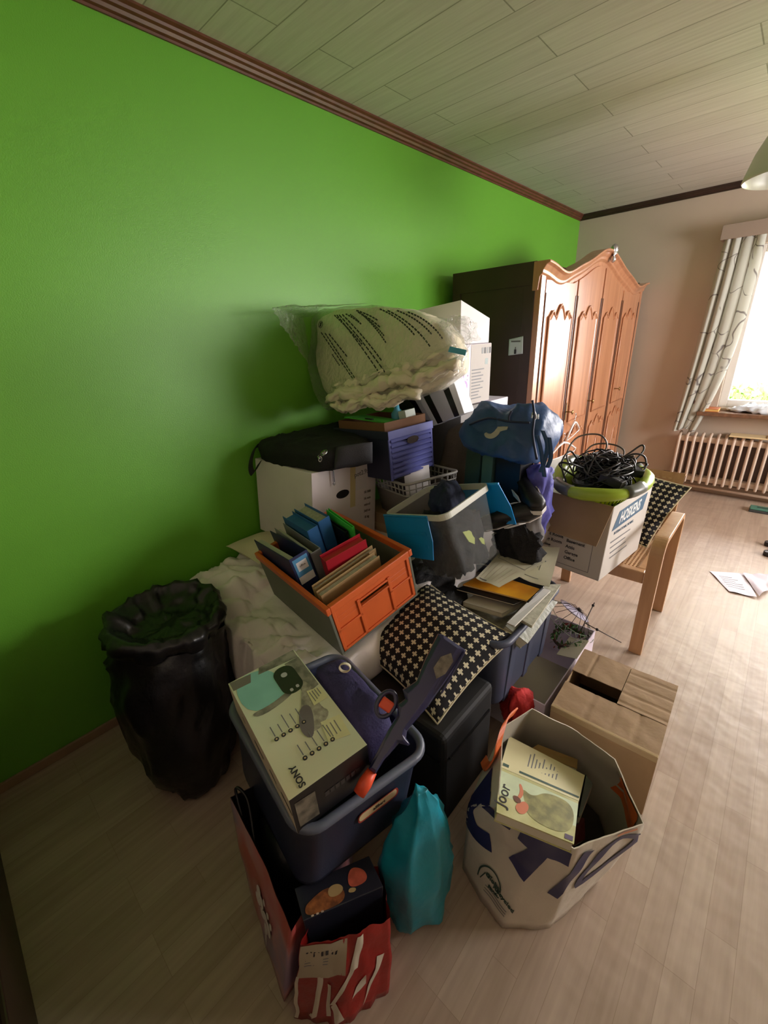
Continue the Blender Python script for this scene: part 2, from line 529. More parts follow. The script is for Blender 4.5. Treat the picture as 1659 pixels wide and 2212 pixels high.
def wood(name, c1, c2, rough=0.28, coat=0.3):
    m = bpy.data.materials.new(name); m.use_nodes = True
    n = m.node_tree.nodes; l = m.node_tree.links; b = n['Principled BSDF']
    tc = n.new('ShaderNodeTexCoord'); mp = n.new('ShaderNodeMapping'); mp.inputs['Scale'].default_value = (14, 14, 1.2)
    l.new(tc.outputs['Object'], mp.inputs['Vector'])
    t = n.new('ShaderNodeTexNoise'); t.inputs['Scale'].default_value = 1.6; t.inputs['Detail'].default_value = 5; t.inputs['Distortion'].default_value = 0.6
    l.new(mp.outputs['Vector'], t.inputs['Vector'])
    r = n.new('ShaderNodeValToRGB'); r.color_ramp.elements[0].color = lin(c1); r.color_ramp.elements[1].color = lin(c2)
    r.color_ramp.elements[0].position = 0.3; r.color_ramp.elements[1].position = 0.7
    l.new(t.outputs['Fac'], r.inputs['Fac']); l.new(r.outputs['Color'], b.inputs['Base Color'])
    b.inputs['Roughness'].default_value = rough; b.inputs['Coat Weight'].default_value = coat; b.inputs['Coat Roughness'].default_value = 0.15
    return m


CHERRY = wood('cherry_wood', (172, 116, 82), (196, 140, 104))
DKEDGE = mat('dark_wood_edge', (58, 26, 18), 0.4)
wr = empty('wardrobe', (WDX0, WD0, 0))
tag(wr, 'tall wardrobe with dark side and four carved glossy cherry doors under a wavy cornice', 'wardrobe')
WW, WL = WDX1 - WDX0, WD1 - WD0
mb = MB(); mb.box((0, 0, 0), (WW - 0.03, 0.025, WDH), SIDEW); mb.box((0.0, -0.006, 0), (WW - 0.03, 0, 0.12), SIDEW)
mb.box((0.0, -0.006, WDH - 0.12), (WW - 0.03, 0, WDH), SIDEW); mb.box((0, -0.006, 0.12), (0.06, 0, WDH - 0.12), SIDEW); mb.box((WW - 0.1, -0.006, 0.12), (WW - 0.03, 0, WDH - 0.12), SIDEW)
mb.build('side_panel', wr, bevel=0.002)
mb = MB(); mb.box((0, WL - 0.025, 0), (WW - 0.03, WL, WDH), SIDEW); mb.box((0, 0.025, 0), (0.01, WL - 0.025, WDH), SIDEW)
mb.box((0.01, 0.025, WDH - 0.02), (WW - 0.03, WL - 0.025, WDH - 0.005), SIDEW); mb.box((0.01, 0.025, 0.02), (WW - 0.04, WL - 0.025, 0.04), SIDEW)
mb.build('body', wr)


def crest(s):   # s -1..1 across the front
    a = abs(s)
    a = abs(s + 0.07 * math.exp(-(s / .5) ** 2))
    return WDH + 0.145 * math.exp(-(a / 0.36) ** 2) - 0.045 * math.exp(-((a - 0.74) / 0.16) ** 2) - (0.0 if a < .93 else 0.0)


# cornice: moulded strip following the wavy crest, overhanging
prof = [(-0.045, -0.16), (-0.012, -0.16), (-0.004, -0.075), (0.012, -0.06), (0.014, -0.045), (0.032, -0.02), (0.05, -0.012), (0.05, 0.0), (-0.045, 0.0)]
mb = MB(); rings = []
for k in range(61):
    s = -1 + 2 * k / 60; z = crest(s); y = WL / 2 * (1 + s) + 0.012 * s
    rings.append([(WW - 0.0 + a, y, z + (b if b > -0.1 else (WDH - 0.13 - z) + 0.02 * math.cos(s * 9.4) - 0.0)) for a, b in prof])
mb.loft(rings, CHERRY, smooth=False)
mb.build('cornice', wr, bevel=0.003, angle=20)
mb = MB()
mb.box((WW - 0.045, -0.002, 0), (WW + 0.004, 0.055, WDH - 0.06), CHERRY); mb.box((WW - 0.045, WL - 0.055, 0), (WW + 0.004, WL + 0.002, WDH - 0.06), CHERRY)
mb.box((WW - 0.04, 0.055, 0), (WW, WL - 0.055, 0.08), CHERRY)
for k in range(1, 4): mb.box((WW - 0.03, WL * k / 4 - 0.02, 0.08), (WW - 0.012, WL * k / 4 + 0.02, WDH - 0.1), DKEDGE)
mb.box((WW - 0.03, 0.055, 0.08), (WW - 0.012, 0.075, WDH - 0.1), DKEDGE)
mb.build('front_frame', wr, bevel=0.002)
dw = (WL - 0.11) / 4


def ogee(w, z, amp):
    """wavy top edge of a panel, from x=-w/2 to w/2"""
    pts = []
    for i in range(25):
        t = -1 + i / 12.0
        pts.append((t * w / 2, z + amp * (0.85 * math.exp(-(t / 0.28) ** 2) + 0.42 * math.exp(-((abs(t) - 0.68) / 0.16) ** 2) - 0.12 * math.exp(-((abs(t) - 0.42) / 0.13) ** 2))))
    return pts


for k in range(4):
    yc = 0.055 + dw * (k + 0.5)
    dr = MB(); hw = dw / 2 - 0.012
    ztop = lambda y: crest(-1 + 2 * (yc + y) / WL) - 0.15
    out = [(-hw, 0.09), (hw, 0.09)] + [(hw - 2 * hw * i / 8, max(ztop(hw - 2 * hw * i / 8) + 0.05, 1.768)) for i in range(9)]
    Mx = Matrix.Translation((WW - 0.008, yc, 0)) @ Matrix.Rotation(PI / 2, 4, 'Z') @ Matrix.Rotation(PI / 2, 4, 'X')
    dr.prism(out, -0.01, 0.012, CHERRY, Mx)
    # dark stile line beside the door
    dr.box((hw - 0.016, 0.1, 0.012), (hw - 0.001, 1.70, 0.0155), DKEDGE, Mx); dr.box((-hw + 0.001, 0.1, 0.012), (-hw + 0.009, 1.70, 0.0155), DKEDGE, Mx)
    d = dr.build('door', wr, bevel=0.003)
    for (z0, z1) in ((0.86, 1.63), (0.14, 0.80)):
        pw = 2 * hw - 0.13
        up = ogee(pw, z1 - 0.06, 0.085)
        ring = [(pw / 2, z0)] + up[::-1] + [(-pw / 2, z0)]
        P = MB()
        inn = [(x * 0.86, z0 + (z - z0) * 0.955 + 0.012) for x, z in ring]
        P.loft([[(*p, 0.012) for p in ring], [(*p, 0.02) for p in [(x * 0.97, z0 + (z - z0) * 0.985 + 0.004) for x, z in ring]],
                [(*p, 0.014) for p in [(x * 0.92, z0 + (z - z0) * 0.97 + 0.008) for x, z in ring]], [(*p, 0.019) for p in inn]],
               CHERRY, cap0=False, smooth=False, M=Mx)
        P.tube([(x, z, 0.019) for x, z in ring], 0.0065, CHERRY, 6, closed=True, M=Mx)
        if z0 < 0.5:
            P.tube([(x * 0.6, 0.50 + 0.12 * math.sin(x * 18), 0.02) for x, _ in up], 0.008, CHERRY, 6, M=Mx)
            P.tube([(x * 0.5, 0.38 + 0.06 * math.sin(x * 18 + .6), 0.02) for x, _ in up], 0.006, CHERRY, 6, M=Mx)
        P.build('carved_panel', d)
for yk, zk in ((WL * 0.25 + 0.16 - 0.1, 0.94), (WL * 0.5 - 0.05, 0.965), (WL * 0.75 + 0.10, 0.985)):
    kb = MB(); M0 = Matrix.Translation((WW + 0.006, yk, zk)) @ Matrix.Rotation(PI / 2, 4, 'Y')
    kb.tube([(0, 0, 0), (0, 0, 0.045)], 0.004, BRASS, 8, M=M0); kb.lathe([(0.001, 0.043), (0.016, 0.046), (0.016, 0.05), (0.001, 0.053)], BRASS, 14, M0)
    kb.prism([(-0.05 + 0.0, -0.010), (0.05, -0.010), (0.065, 0), (0.05, 0.010), (-0.05, 0.010), (-0.065, 0)], 0, 0.003, BRASS, M0)
    kb.build('key', wr)
mb = MB(); M0 = Matrix.Translation((WW + 0.04, WL / 2, crest(0) - 0.03))
mb.lathe([(0.001, -0.045), (0.016, -0.035), (0.02, -0.015), (0.008, 0.0), (0.022, 0.02), (0.027, 0.045), (0.016, 0.066), (0.001, 0.075)], METAL, 16, M0)
for sg in (-1, 1): mb.tube([(0, sg * 0.008, 0.0), (0.01, sg * 0.03, 0.02), (0.005, sg * 0.034, 0.05), (0, sg * 0.02, 0.062)], 0.006, METAL, 6, M=M0)
mb.build('crest_ornament', wr)

# note taped to the wardrobe side
p = [A(1100, 733, 'y', WD0 - 0.010), A(1131, 726, 'y', WD0 - 0.010), A(1130, 764, 'y', WD0 - 0.010), A(1098, 768, 'y', WD0 - 0.010)]
mb = MB(); mb.grid(lambda u, v: (p[3] * (1 - u) + p[2] * u) * (1 - v) + (p[0] * (1 - u) + p[1] * u) * v + Vector((0, -0.004 * u * u, 0)), 8, 8, mat('pale_note', (205, 214, 218), 0.6))
xc = (p[0].x + p[1].x) / 2; zc = (p[0].z + p[3].z) / 2
Mn = Matrix.Translation((xc, WD0 - 0.0145, zc)) @ Matrix.Rotation(PI / 2, 4, 'X')
mb.box((-0.006, -0.038, 0), (0.007, -0.012, 0.0005), INK, Mn); mb.box((-0.03, 0.03, 0), (0.03, 0.038, 0.0005), INKG, Mn); mb.box((-0.002, -0.012, 0), (0.002, 0.002, 0.0005), INKG, Mn)
tag(mb.build('paper_note', solid=0.0006), 'small pale note with a printed figure, stuck on the dark wardrobe side', 'note')

# white hanger hung from the key of a wardrobe door
HG = mat('white_hanger_plastic', (215, 208, 204), 0.35)


def hanger(loc, rz, label, tilt=0):
    mb = MB(); mb.M = TR(loc, (0, tilt, rz))
    hk = [(0, 0.0, 0)] + [(0, 0.018 * math.sin(a) , 0.032 + 0.018 * (1 - math.cos(a)) - 0.0) for a in [i * PI / 8 for i in range(0, 11)]]
    mb.tube(hk, 0.0028, METAL, 6)
    arm = [(0, -0.2, -0.075), (0, -0.14, -0.045), (0, -0.06, -0.01), (0, 0, 0.004), (0, 0.06, -0.01), (0, 0.14, -0.045), (0, 0.2, -0.075)]
    mb.tube(arm, [0.006, 0.007, 0.008, 0.009, 0.008, 0.007, 0.006], HG, 8)
    mb.tube([(0, -0.2, -0.075), (0, -0.19, -0.092), (0, 0, -0.096), (0, 0.19, -0.092), (0, 0.2, -0.075)], 0.004, HG, 6)
    return tag(mb.build('clothes_hanger'), label, 'hanger', 'white hangers by the wardrobe')


hanger((0.735, 3.22, 0.865), 8, 'white plastic hanger hanging from the key of the first wardrobe door')
hanger((0.75, 3.0, 0.76), -6, 'white plastic hanger just left of and below the other, by the blue sports bag')

# ================================================================== curtain, pelmet, radiator
mb = MB(); mb.box((WX0 - 0.23, D - 0.15, 2.10), (WX1 + 0.2, D - 0.13, 2.20), mat('taupe_pelmet', (158, 142, 128), 0.6))
mb.box((WX0 - 0.23, D - 0.13, 2.10), (WX0 - 0.21, D, 2.20), _M['taupe_pelmet']); mb.box((WX1 + 0.18, D - 0.13, 2.10), (WX1 + 0.2, D, 2.20), _M['taupe_pelmet'])
mb.box((WX0 - 0.21, D - 0.13, 2.185), (WX1 + 0.18, D, 2.2), _M['taupe_pelmet'])
tag(mb.build('curtain_pelmet', bevel=0.003), 'taupe boxed pelmet above the window on the far wall', 'pelmet')


def curtain_material():
    m = bpy.data.materials.new('printed_curtain'); m.use_nodes = True
    n = m.node_tree.nodes; l = m.node_tree.links; b = n['Principled BSDF']
    tc = n.new('ShaderNodeTexCoord')
    uvm = n.new('ShaderNodeMapping'); uvm.inputs['Scale'].default_value = (1, 1, 1)
    l.new(tc.outputs['UV'], uvm.inputs['Vector'])
    w = n.new('ShaderNodeTexNoise'); w.inputs['Scale'].default_value = 3.0
    l.new(uvm.outputs['Vector'], w.inputs['Vector'])
    mxv = n.new('ShaderNodeMixRGB'); mxv.inputs['Fac'].default_value = 0.32
    l.new(uvm.outputs['Vector'], mxv.inputs['Color1']); l.new(w.outputs['Color'], mxv.inputs['Color2'])
    v = n.new('ShaderNodeTexVoronoi'); v.feature = 'DISTANCE_TO_EDGE'; v.inputs['Scale'].default_value = 5.2
    l.new(mxv.outputs['Color'], v.inputs['Vector'])
    r = n.new('ShaderNodeValToRGB'); r.color_ramp.elements[0].position = 0.010; r.color_ramp.elements[0].color = (1, 1, 1, 1)
    r.color_ramp.elements[1].position = 0.022; r.color_ramp.elements[1].color = (0, 0, 0, 1)
    l.new(v.outputs['Distance'], r.inputs['Fac'])
    k = n.new('ShaderNodeTexNoise'); k.inputs['Scale'].default_value = 6; l.new(uvm.outputs['Vector'], k.inputs['Vector'])
    kr = n.new('ShaderNodeValToRGB'); kr.color_ramp.elements[0].position = 0.38; kr.color_ramp.elements[1].position = 0.46
    l.new(k.outputs['Fac'], kr.inputs['Fac'])
    mu = n.new('ShaderNodeMixRGB'); mu.blend_type = 'MULTIPLY'; mu.inputs['Fac'].default_value = 1
    l.new(r.outputs['Color'], mu.inputs['Color1']); l.new(kr.outputs['Color'], mu.inputs['Color2'])
    v2 = n.new('ShaderNodeTexVoronoi'); v2.inputs['Scale'].default_value = 4.5; l.new(uvm.outputs['Vector'], v2.inputs['Vector'])
    r2 = n.new('ShaderNodeValToRGB'); r2.color_ramp.elements[0].position = 0.07; r2.color_ramp.elements[0].color = (1, 1, 1, 1); r2.color_ramp.elements[1].position = 0.1; r2.color_ramp.elements[1].color = (0, 0, 0, 1)
    l.new(v2.outputs['Distance'], r2.inputs['Fac'])
    base = n.new('ShaderNodeMixRGB'); base.inputs['Color1'].default_value = lin((196, 197, 186)); base.inputs['Color2'].default_value = lin((118, 112, 108))
    l.new(mu.outputs['Color'], base.inputs['Fac'])
    c2 = n.new('ShaderNodeMixRGB'); c2.inputs['Color2'].default_value = lin((120, 92, 88)); l.new(r2.outputs['Color'], c2.inputs['Fac']); l.new(base.outputs['Color'], c2.inputs['Color1'])
    l.new(c2.outputs['Color'], b.inputs['Base Color']); b.inputs['Roughness'].default_value = 0.85
    tr = n.new('ShaderNodeBsdfTranslucent'); l.new(c2.outputs['Color'], tr.inputs['Color'])
    ms = n.new('ShaderNodeMixShader'); ms.inputs['Fac'].default_value = 0.22
    l.new(b.outputs[0], ms.inputs[1]); l.new(tr.outputs[0], ms.inputs[2]); l.new(ms.outputs[0], n['Material Output'].inputs['Surface'])
    return m


def curtain():
    TX0, TX1, Z1, Z0 = 1.19, 1.46, 2.11, 0.595
    nu, nv = 110, 44

    def fn(u, v):   # v 0 bottom ..1 top
        z = Z0 + (Z1 - Z0) * v
        g = (1 - v)
        xl = TX0 - 0.075 * g ** 1.1; xr = TX1 + 0.02 * math.sin(v * PI) - 0.17 * g ** 2.6
        x = xl + (xr - xl) * u
        ph = u * 2 * PI * 4.5 + 1.3 * math.sin(u * 5.0) + 0.9 * math.sin(v * 2.2)
        am = 0.030 + 0.012 * g
        y = D - 0.10 + am * math.sin(ph) * (0.75 + 0.4 * math.sin(u * 7)) - 0.02 * g
        x += 0.012 * math.cos(ph)
        z += -0.02 * (1 - v) * math.sin(u * 9) * 0.7
        return (x, y, z)
    mb = MB(); cm = curtain_material(); mb.grid(fn, nu, nv, cm)
    o = mb.build('curtain')
    uv = o.data.uv_layers.new(name='uv')
    for lp in o.data.loops:
        i = lp.vertex_index
        uv.data[lp.index].uv = ((i % (nu + 1)) / nu * 0.8, (i // (nu + 1)) / nv * 1.6)
    tag(o, 'pale grey curtain printed with thin branches, hanging left of the window', 'curtain')
    # small red bird print near the top
    mb = MB(); q = Vector(fn(0.13, 0.9)) + Vector((0, -0.055, 0))
    return o


curtain()

RADM = mat('cream_radiator_paint', (206, 186, 168), 0.4, var=0.03)
RADD = mat('dark_grey_brown', (96, 78, 70), 0.7)
rad = empty('radiator', (1.19, D - 0.09, 0.09)); tag(rad, 'cream ribbed column radiator on the far wall below the window', 'radiator')
NR = 27; PIT = 0.0575
for i in range(NR):
    x = i * PIT; mb = MB()
    for yy in (-0.045, 0.045):
        pts = [(x, yy, 0.02), (x, yy, 0.03), (x, yy, 0.44), (x, yy * 0.8, 0.468)]
        mb.tube(pts, [0.009, 0.0125, 0.0125, 0.006], RADM, 8)
    mb.tube([(x, -0.045, 0.445), (x, 0, 0.478), (x, 0.045, 0.445)], [0.011, 0.013, 0.011], RADM, 8)
    mb.build('column', rad)
mb = MB()
mb.box((-0.01, -0.035, 0.035), (NR * PIT, 0.035, 0.085), RADM); mb.box((-0.01, -0.035, 0.40), (NR * PIT, 0.035, 0.45), RADM)
mb.build('header', rad, bevel=0.012)
mb = MB(); mb.box((-0.005, 0.048, 0.06), (NR * PIT, 0.054, 0.42), RADD); mb.build('dark_backing', rad)  # flat dark sheet behind the columns
mb = MB(); mb.tube([(-0.01, 0, 0.06), (-0.06, 0, 0.06), (-0.075, 0, 0.05), (-0.075, 0, -0.09)], 0.010, RADM, 8)
mb.lathe([(0.001, -0.02), (0.02, -0.02), (0.022, 0.03), (0.001, 0.035)], mat('grey_valve', (120, 105, 100), 0.5), 12, Matrix.Translation((-0.055, 0, 0.07)) @ Matrix.Rotation(PI / 2, 4, 'Y'))
mb.build('valve', rad)
mb = MB(); mb.tube([(0.0, 0.0, -0.02), (NR * PIT, 0, -0.035)], 0.012, RADM, 8); mb.build('pipe', rad)

mb = MB(); mb.box((1.55, D - 0.165, 0.572), (1.84, D - 0.02, 0.584), mat('yellowed_board', (226, 205, 160), 0.6)); mb.box((1.80, D - 0.165, 0.584), (1.84, D - 0.02, 0.590), mat('tape_beige', (200, 170, 130), 0.5))
tag(mb.build('board', bevel=0.002), 'flat cream board lying across the top of the radiator', 'board')
mb = MB(); z0 = WZ0 - 0.02
mb.box((1.31, D - 0.14, z0), (1.43, D + 0.0, z0 + 0.004), mat('orange_book_cover', (196, 110, 60), 0.5)); mb.box((1.315, D - 0.138, z0 + 0.004), (1.43, D - 0.002, z0 + 0.022), mat('yellow_page_edge', (232, 190, 110), 0.7)); mb.box((1.31, D - 0.14, z0 + 0.022), (1.43, D, z0 + 0.026), _M['orange_book_cover'])
tag(mb.build('book', bevel=0.001), 'orange-covered book lying on the left end of the window sill', 'book')
CLRBAG = mat('white_plastic_bag', (222, 230, 240), 0.25, var=0.04, bump=0.6, bscale=14)
lump('plastic_bag', [circ(1.72, D - 0.02, z0 + 0.001, 0.22, 0.085), circ(1.72, D - 0.02, z0 + 0.02, 0.25, 0.1), circ(1.73, D - 0.02, z0 + 0.05, 0.2, 0.07), circ(1.74, D - 0.02, z0 + 0.065, 0.1, 0.04)], CLRBAG, amp=0.018, sc=14, n=32, crease=0.02)
tag(bpy.data.objects['plastic_bag'], 'crumpled whitish plastic bag lying on the window sill', 'plastic bag')

# pendant lamp
lp = empty('pendant_lamp', (1.675, 2.80, 2.05)); tag(lp, 'frosted white glass pendant lamp at the right edge, hanging from the plank ceiling', 'lamp')
FROST = mat('frosted_glass', (214, 214, 198), 0.35, trans=0.25)
mb = MB(); mb.lathe([(0.205, 0.0), (0.209, 0.004), (0.203, 0.03), (0.183, 0.10), (0.15, 0.17), (0.10, 0.225), (0.03, 0.25), (0.03, 0.243), (0.096, 0.219), (0.144, 0.165), (0.176, 0.10), (0.196, 0.03), (0.201, 0.003), (0.205, 0.0)], FROST, 48)
mb.build('lamp_shade', lp)
mb = MB(); mb.lathe([(0.03, 0.245), (0.034, 0.25), (0.034, 0.275), (0.012, 0.29)], METAL, 20, cap0=True); mb.tube([(0, 0, 0.24), (0, 0, H - 2.05 - 0.03)], 0.004, WH, 8); mb.build('cord', lp)
mb = MB(); mb.lathe([(0.001, -0.03), (0.045, -0.028), (0.05, 0)], WH, 20, Matrix.Translation((0, 0, H - 2.05))); mb.build('ceiling_rose', lp)
mb = MB(); mb.lathe([(0.001, 0.045), (0.03, 0.06), (0.03, 0.09), (0.014, 0.13), (0.014, 0.17)], WH, 16); mb.build('bulb', lp)

# things on the floor at the right
TEAL = mat('teal_plastic', (78, 128, 112), 0.4)
bt = empty('rubber_stamp_block', (1.92, 4.55, 0)); bt.name = 'plastic_case'; tag(bt, 'flat teal plastic case lying on the floor near the radiator', 'case')
mb = MB(); mb.box((-0.1, -0.05, 0), (0.14, 0.05, 0.022), mat('dark_grey_rubber', (60, 62, 62), 0.6)); mb.build('base', bt, bevel=0.005)
mb = MB(); mb.box((-0.098, -0.048, 0.022), (0.138, 0.048, 0.036), TEAL); mb.build('lid', bt, bevel=0.006)
mb = MB(); mb.box((-0.05, -0.014, 0.036), (0.03, 0.016, 0.0385), mat('dark_teal', (48, 82, 72), 0.5)); mb.build('grip', bt, bevel=0.001)
mb = MB()
for (u, v, r_) in ((1655, 1172, 0.03), (1655, 1193, 0.035)):
    q = A(u, v, 'z', 0.02); mb.lathe([(0.001, 0), (r_, 0.0), (r_, 0.03), (0.001, 0.035)], BLKPL, 14, Matrix.Translation((q.x + 0.02, q.y, 0)))
    mb.box((q.x, q.y - 0.01, 0.0), (q.x + 0.18, q.y + 0.01, 0.02), BLKPL)
tag(mb.build('black_gadget', bevel=0.003), 'black plastic gadget lying on the floor at the right edge', 'gadget')
P1 = [A(1575, 1278, 'z', 0.004), A(1635, 1290, 'z', 0.01), A(1606, 1240, 'z', 0.004), A(1533, 1234, 'z', 0.002)]
WPAPER = mat('white_paper', (214, 208, 220), 0.6)
sheet('paper_sheet', P1, WPAPER, curl=0.006, prints=[(0.15, 0.25 + 0.1 * i, 0.15 + random.uniform(.4, .65), 0.27 + 0.1 * i, INKG) for i in range(6)])
tag(bpy.data.objects['paper_sheet'], 'printed white sheet lying flat on the floor right of the chair', 'paper', 'loose papers on the floor')
P2 = [A(1640, 1290, 'z', 0.012), A(1672, 1262, 'z', 0.03), A(1660, 1240, 'z', 0.015), A(1605, 1240, 'z', 0.008)]
o = sheet('paper_sheet', P2, WPAPER, curl=0.02, seed=4)
tag(o, 'folded blank white sheet overlapping the printed one on the floor', 'paper', 'loose papers on the floor')

# ================================================================== crossed cushions


def cross_material():
    m = bpy.data.materials.new('black_fabric_white_crosses'); m.use_nodes = True
    n = m.node_tree.nodes; l = m.node_tree.links; b = n['Principled BSDF']
    tc = n.new('ShaderNodeTexCoord'); sp = n.new('ShaderNodeSeparateXYZ')
    l.new(tc.outputs['UV'], sp.inputs['Vector'])

    def math_(op, a, bb=None, c=None):
        q = n.new('ShaderNodeMath'); q.operation = op
        for i, x in enumerate((a, bb, c)):
            if x is None: continue
            if isinstance(x, (int, float)): q.inputs[i].default_value = x
            else: l.new(x, q.inputs[i])
        return q.outputs[0]
    ax = []
    for ch in ('X', 'Y'):
        f = math_('FRACT', math_('MULTIPLY', sp.outputs[ch], 13.5))
        ax.append(math_('ABSOLUTE', math_('SUBTRACT', f, 0.5)))
    A1, B1 = 0.335, 0.115
    h1 = math_('MULTIPLY', math_('LESS_THAN', ax[0], A1), math_('LESS_THAN', ax[1], B1))
    h2 = math_('MULTIPLY', math_('LESS_THAN', ax[0], B1), math_('LESS_THAN', ax[1], A1))
    c = math_('MAXIMUM', h1, h2)
    mx = n.new('ShaderNodeMixRGB'); mx.inputs['Color1'].default_value = lin((20, 18, 22)); mx.inputs['Color2'].default_value = lin((214, 206, 176))
    l.new(c, mx.inputs['Fac']); l.new(mx.outputs['Color'], b.inputs['Base Color']); b.inputs['Roughness'].default_value = 0.9
    return m


CROSS = cross_material()
WELT = mat('cream_fabric', (206, 196, 166), 0.9, var=0.05)


def pillow(name, c4, thick, m, parent=None, n=26, seed=0, amp=0.012, welt=None):
    a, b, c, d = [Vector(p) for p in c4]
    nr = (b - a).cross(d - a).normalized()
    if nr.z < 0: nr = -nr

    def fn(u, v, s):
        U, V = 2 * u - 1, 2 * v - 1
        pin = 1 - 0.07 * (1 - U * U) * (V * V) ** 1, 1 - 0.07 * (1 - V * V) * (U * U)
        uu = 0.5 + 0.5 * U * pin[1]; vv = 0.5 + 0.5 * V * pin[0]
        p = (a * (1 - uu) + b * uu) * (1 - vv) + (d * (1 - uu) + c * uu) * vv
        prof = max(0.0, (1 - abs(U) ** 2.6) * (1 - abs(V) ** 2.6)) ** 0.62
        w = amp * noise.noise(Vector((u * 3.1 + seed, v * 3.3, s + seed)))
        return p + nr * s * (thick / 2 * prof + w * prof)
    mb = MB(); mb.grid(lambda u, v: fn(u, v, 1), n, n, m); mb.grid(lambda u, v: fn(u, v, -1), n, n, m)
    k = n * n; mb.f[-k:] = [f[::-1] for f in mb.f[-k:]]
    o = mb.build(name, parent)
    uv = o.data.uv_layers.new(name='uv'); N = (n + 1) * (n + 1)
    for lp in o.data.loops:
        i = lp.vertex_index % N
        uv.data[lp.index].uv = ((i % (n + 1)) / n, (i // (n + 1)) / n)
    if welt:
        path = []
        for t in range(n): path.append(fn(t / n, 0, 0))
        for t in range(n): path.append(fn(1, t / n, 0))
        for t in range(n): path.append(fn(1 - t / n, 1, 0))
        for t in range(n): path.append(fn(0, 1 - t / n, 0))
        w = MB(); w.tube(path, 0.0035, welt, 6, closed=True); w.build('piping', o)
    return o


o = pillow('cushion', [(0.865, 0.84, 0.432), (1.262, 0.778, 0.40), (1.323, 1.155, 0.525), (0.905, 1.187, 0.575)], 0.17, CROSS, seed=2, welt=WELT)
tag(o, 'black cushion with white crosses lying on the black case behind the toy gun', 'cushion')
o = pillow('cushion', [(1.10, 2.39, 0.44), (1.47, 2.33, 0.435), (1.578, 2.50, 0.735), (1.20, 2.545, 0.80)], 0.10, CROSS, seed=9, welt=WELT)
tag(o, 'black cushion with white crosses leaning on the back of the wooden chair', 'cushion')

# ================================================================== wooden chair
BEECH = wood('beech_wood', (172, 130, 92), (190, 150, 110), 0.35, 0.1)
ch = empty('armchair', (1.31, 2.26, 0)); tag(ch, 'light bentwood armchair with woven cane seat, carrying the open moving box', 'chair')
CX, CY = 1.31, 2.26


def bent(xc):
    """inverted U side frame: outline in y-z, swept across x"""
    t, w = 0.026, 0.056
    y0, y1, zt, r = 2.025 - CY, 2.505 - CY, 0.615, 0.075
    def U(off):
        pts = [(y0 + off, 0.0), (y0 + off, zt - r)]
        for i in range(1, 8):
            a = PI - i * PI / 16
            pts.append((y0 + r + (r - off) * math.cos(a), zt - r + (r - off) * math.sin(a)))
        pts.append((y0 + r, zt - off))
        pts.append((y1 - r, zt - off))
        for i in range(1, 8):
            a = PI / 2 - i * PI / 16
            pts.append((y1 - r + (r - off) * math.cos(a), zt - r + (r - off) * math.sin(a)))
        pts += [(y1 - off, zt - r), (y1 - off, 0.0)]
        return pts
    o_, i_ = U(0), U(t)
    mb = MB(); x0, x1 = xc - CX - w / 2, xc - CX + w / 2
    rings = [[(x0, a[0], a[1]), (x1, a[0], a[1]), (x1, b[0], b[1]), (x0, b[0], b[1])] for a, b in zip(o_, i_)]
    mb.loft(rings, BEECH, smooth=False)
    return mb


for xc in (1.557, 1.045): bent(xc).build('arm_frame', ch, bevel=0.003, angle=50)
SX0, SX1 = 1.078 - CX, 1.527 - CX
mb = MB()
mb.box((SX0, 2.045 - CY, 0.375), (SX1, 2.085 - CY, 0.435), BEECH); mb.box((SX0, 2.50 - CY, 0.375), (SX1, 2.54 - CY, 0.435), BEECH)
mb.box((SX0, 2.085 - CY, 0.375), (SX0 + 0.04, 2.50 - CY, 0.435), BEECH); mb.box((SX1 - 0.04, 2.085 - CY, 0.375), (SX1, 2.50 - CY, 0.435), BEECH)
mb.build('seat_frame', ch, bevel=0.006)
CANE = mat('woven_cane', (196, 158, 118), 0.5)
mb = MB()
for i in range(24): y = 2.09 - CY + 0.017 * i; mb.box((SX0 + 0.04, y, 0.422), (SX1 - 0.04, y + 0.009, 0.427), CANE)
for i in range(23): x = SX0 + 0.045 + 0.0165 * i; mb.box((x, 2.085 - CY, 0.427), (x + 0.007, 2.50 - CY, 0.430), CANE)
mb.build('cane_seat', ch)
mb = MB(); L = 0.37; Mb = Matrix.Translation((0, 2.53 - CY, 0.40)) @ Matrix.Rotation(math.radians(-20), 4, 'X')
mb.box((SX0, 0, 0), (SX0 + 0.04, 0.025, L), BEECH, Mb); mb.box((SX1 - 0.04, 0, 0), (SX1, 0.025, L), BEECH, Mb); mb.box((SX0, -0.002, L - 0.07), (SX1, 0.027, L + 0.01), BEECH, Mb); mb.box((SX0 + .04, 0, 0.02), (SX1 - .04, 0.025, 0.06), BEECH, Mb)
for i in range(12): mb.box((SX0 + 0.07 + i * 0.028, -0.0035, L - 0.03), (SX0 + 0.085 + i * 0.028, -0.002, L - 0.022), CANE, Mb)
mb.build('backrest', ch, bevel=0.004)
mb = MB()
for i in range(22): x = SX0 + 0.045 + 0.017 * i; mb.box((x, 0.01, 0.06), (x + 0.008, 0.014, L - 0.07), CANE, Mb)
for i in range(13): mb.box((SX0 + 0.04, 0.014, 0.065 + i * 0.018), (SX1 - 0.04, 0.017, 0.073 + i * 0.018), CANE, Mb)
mb.build('cane_back', ch)

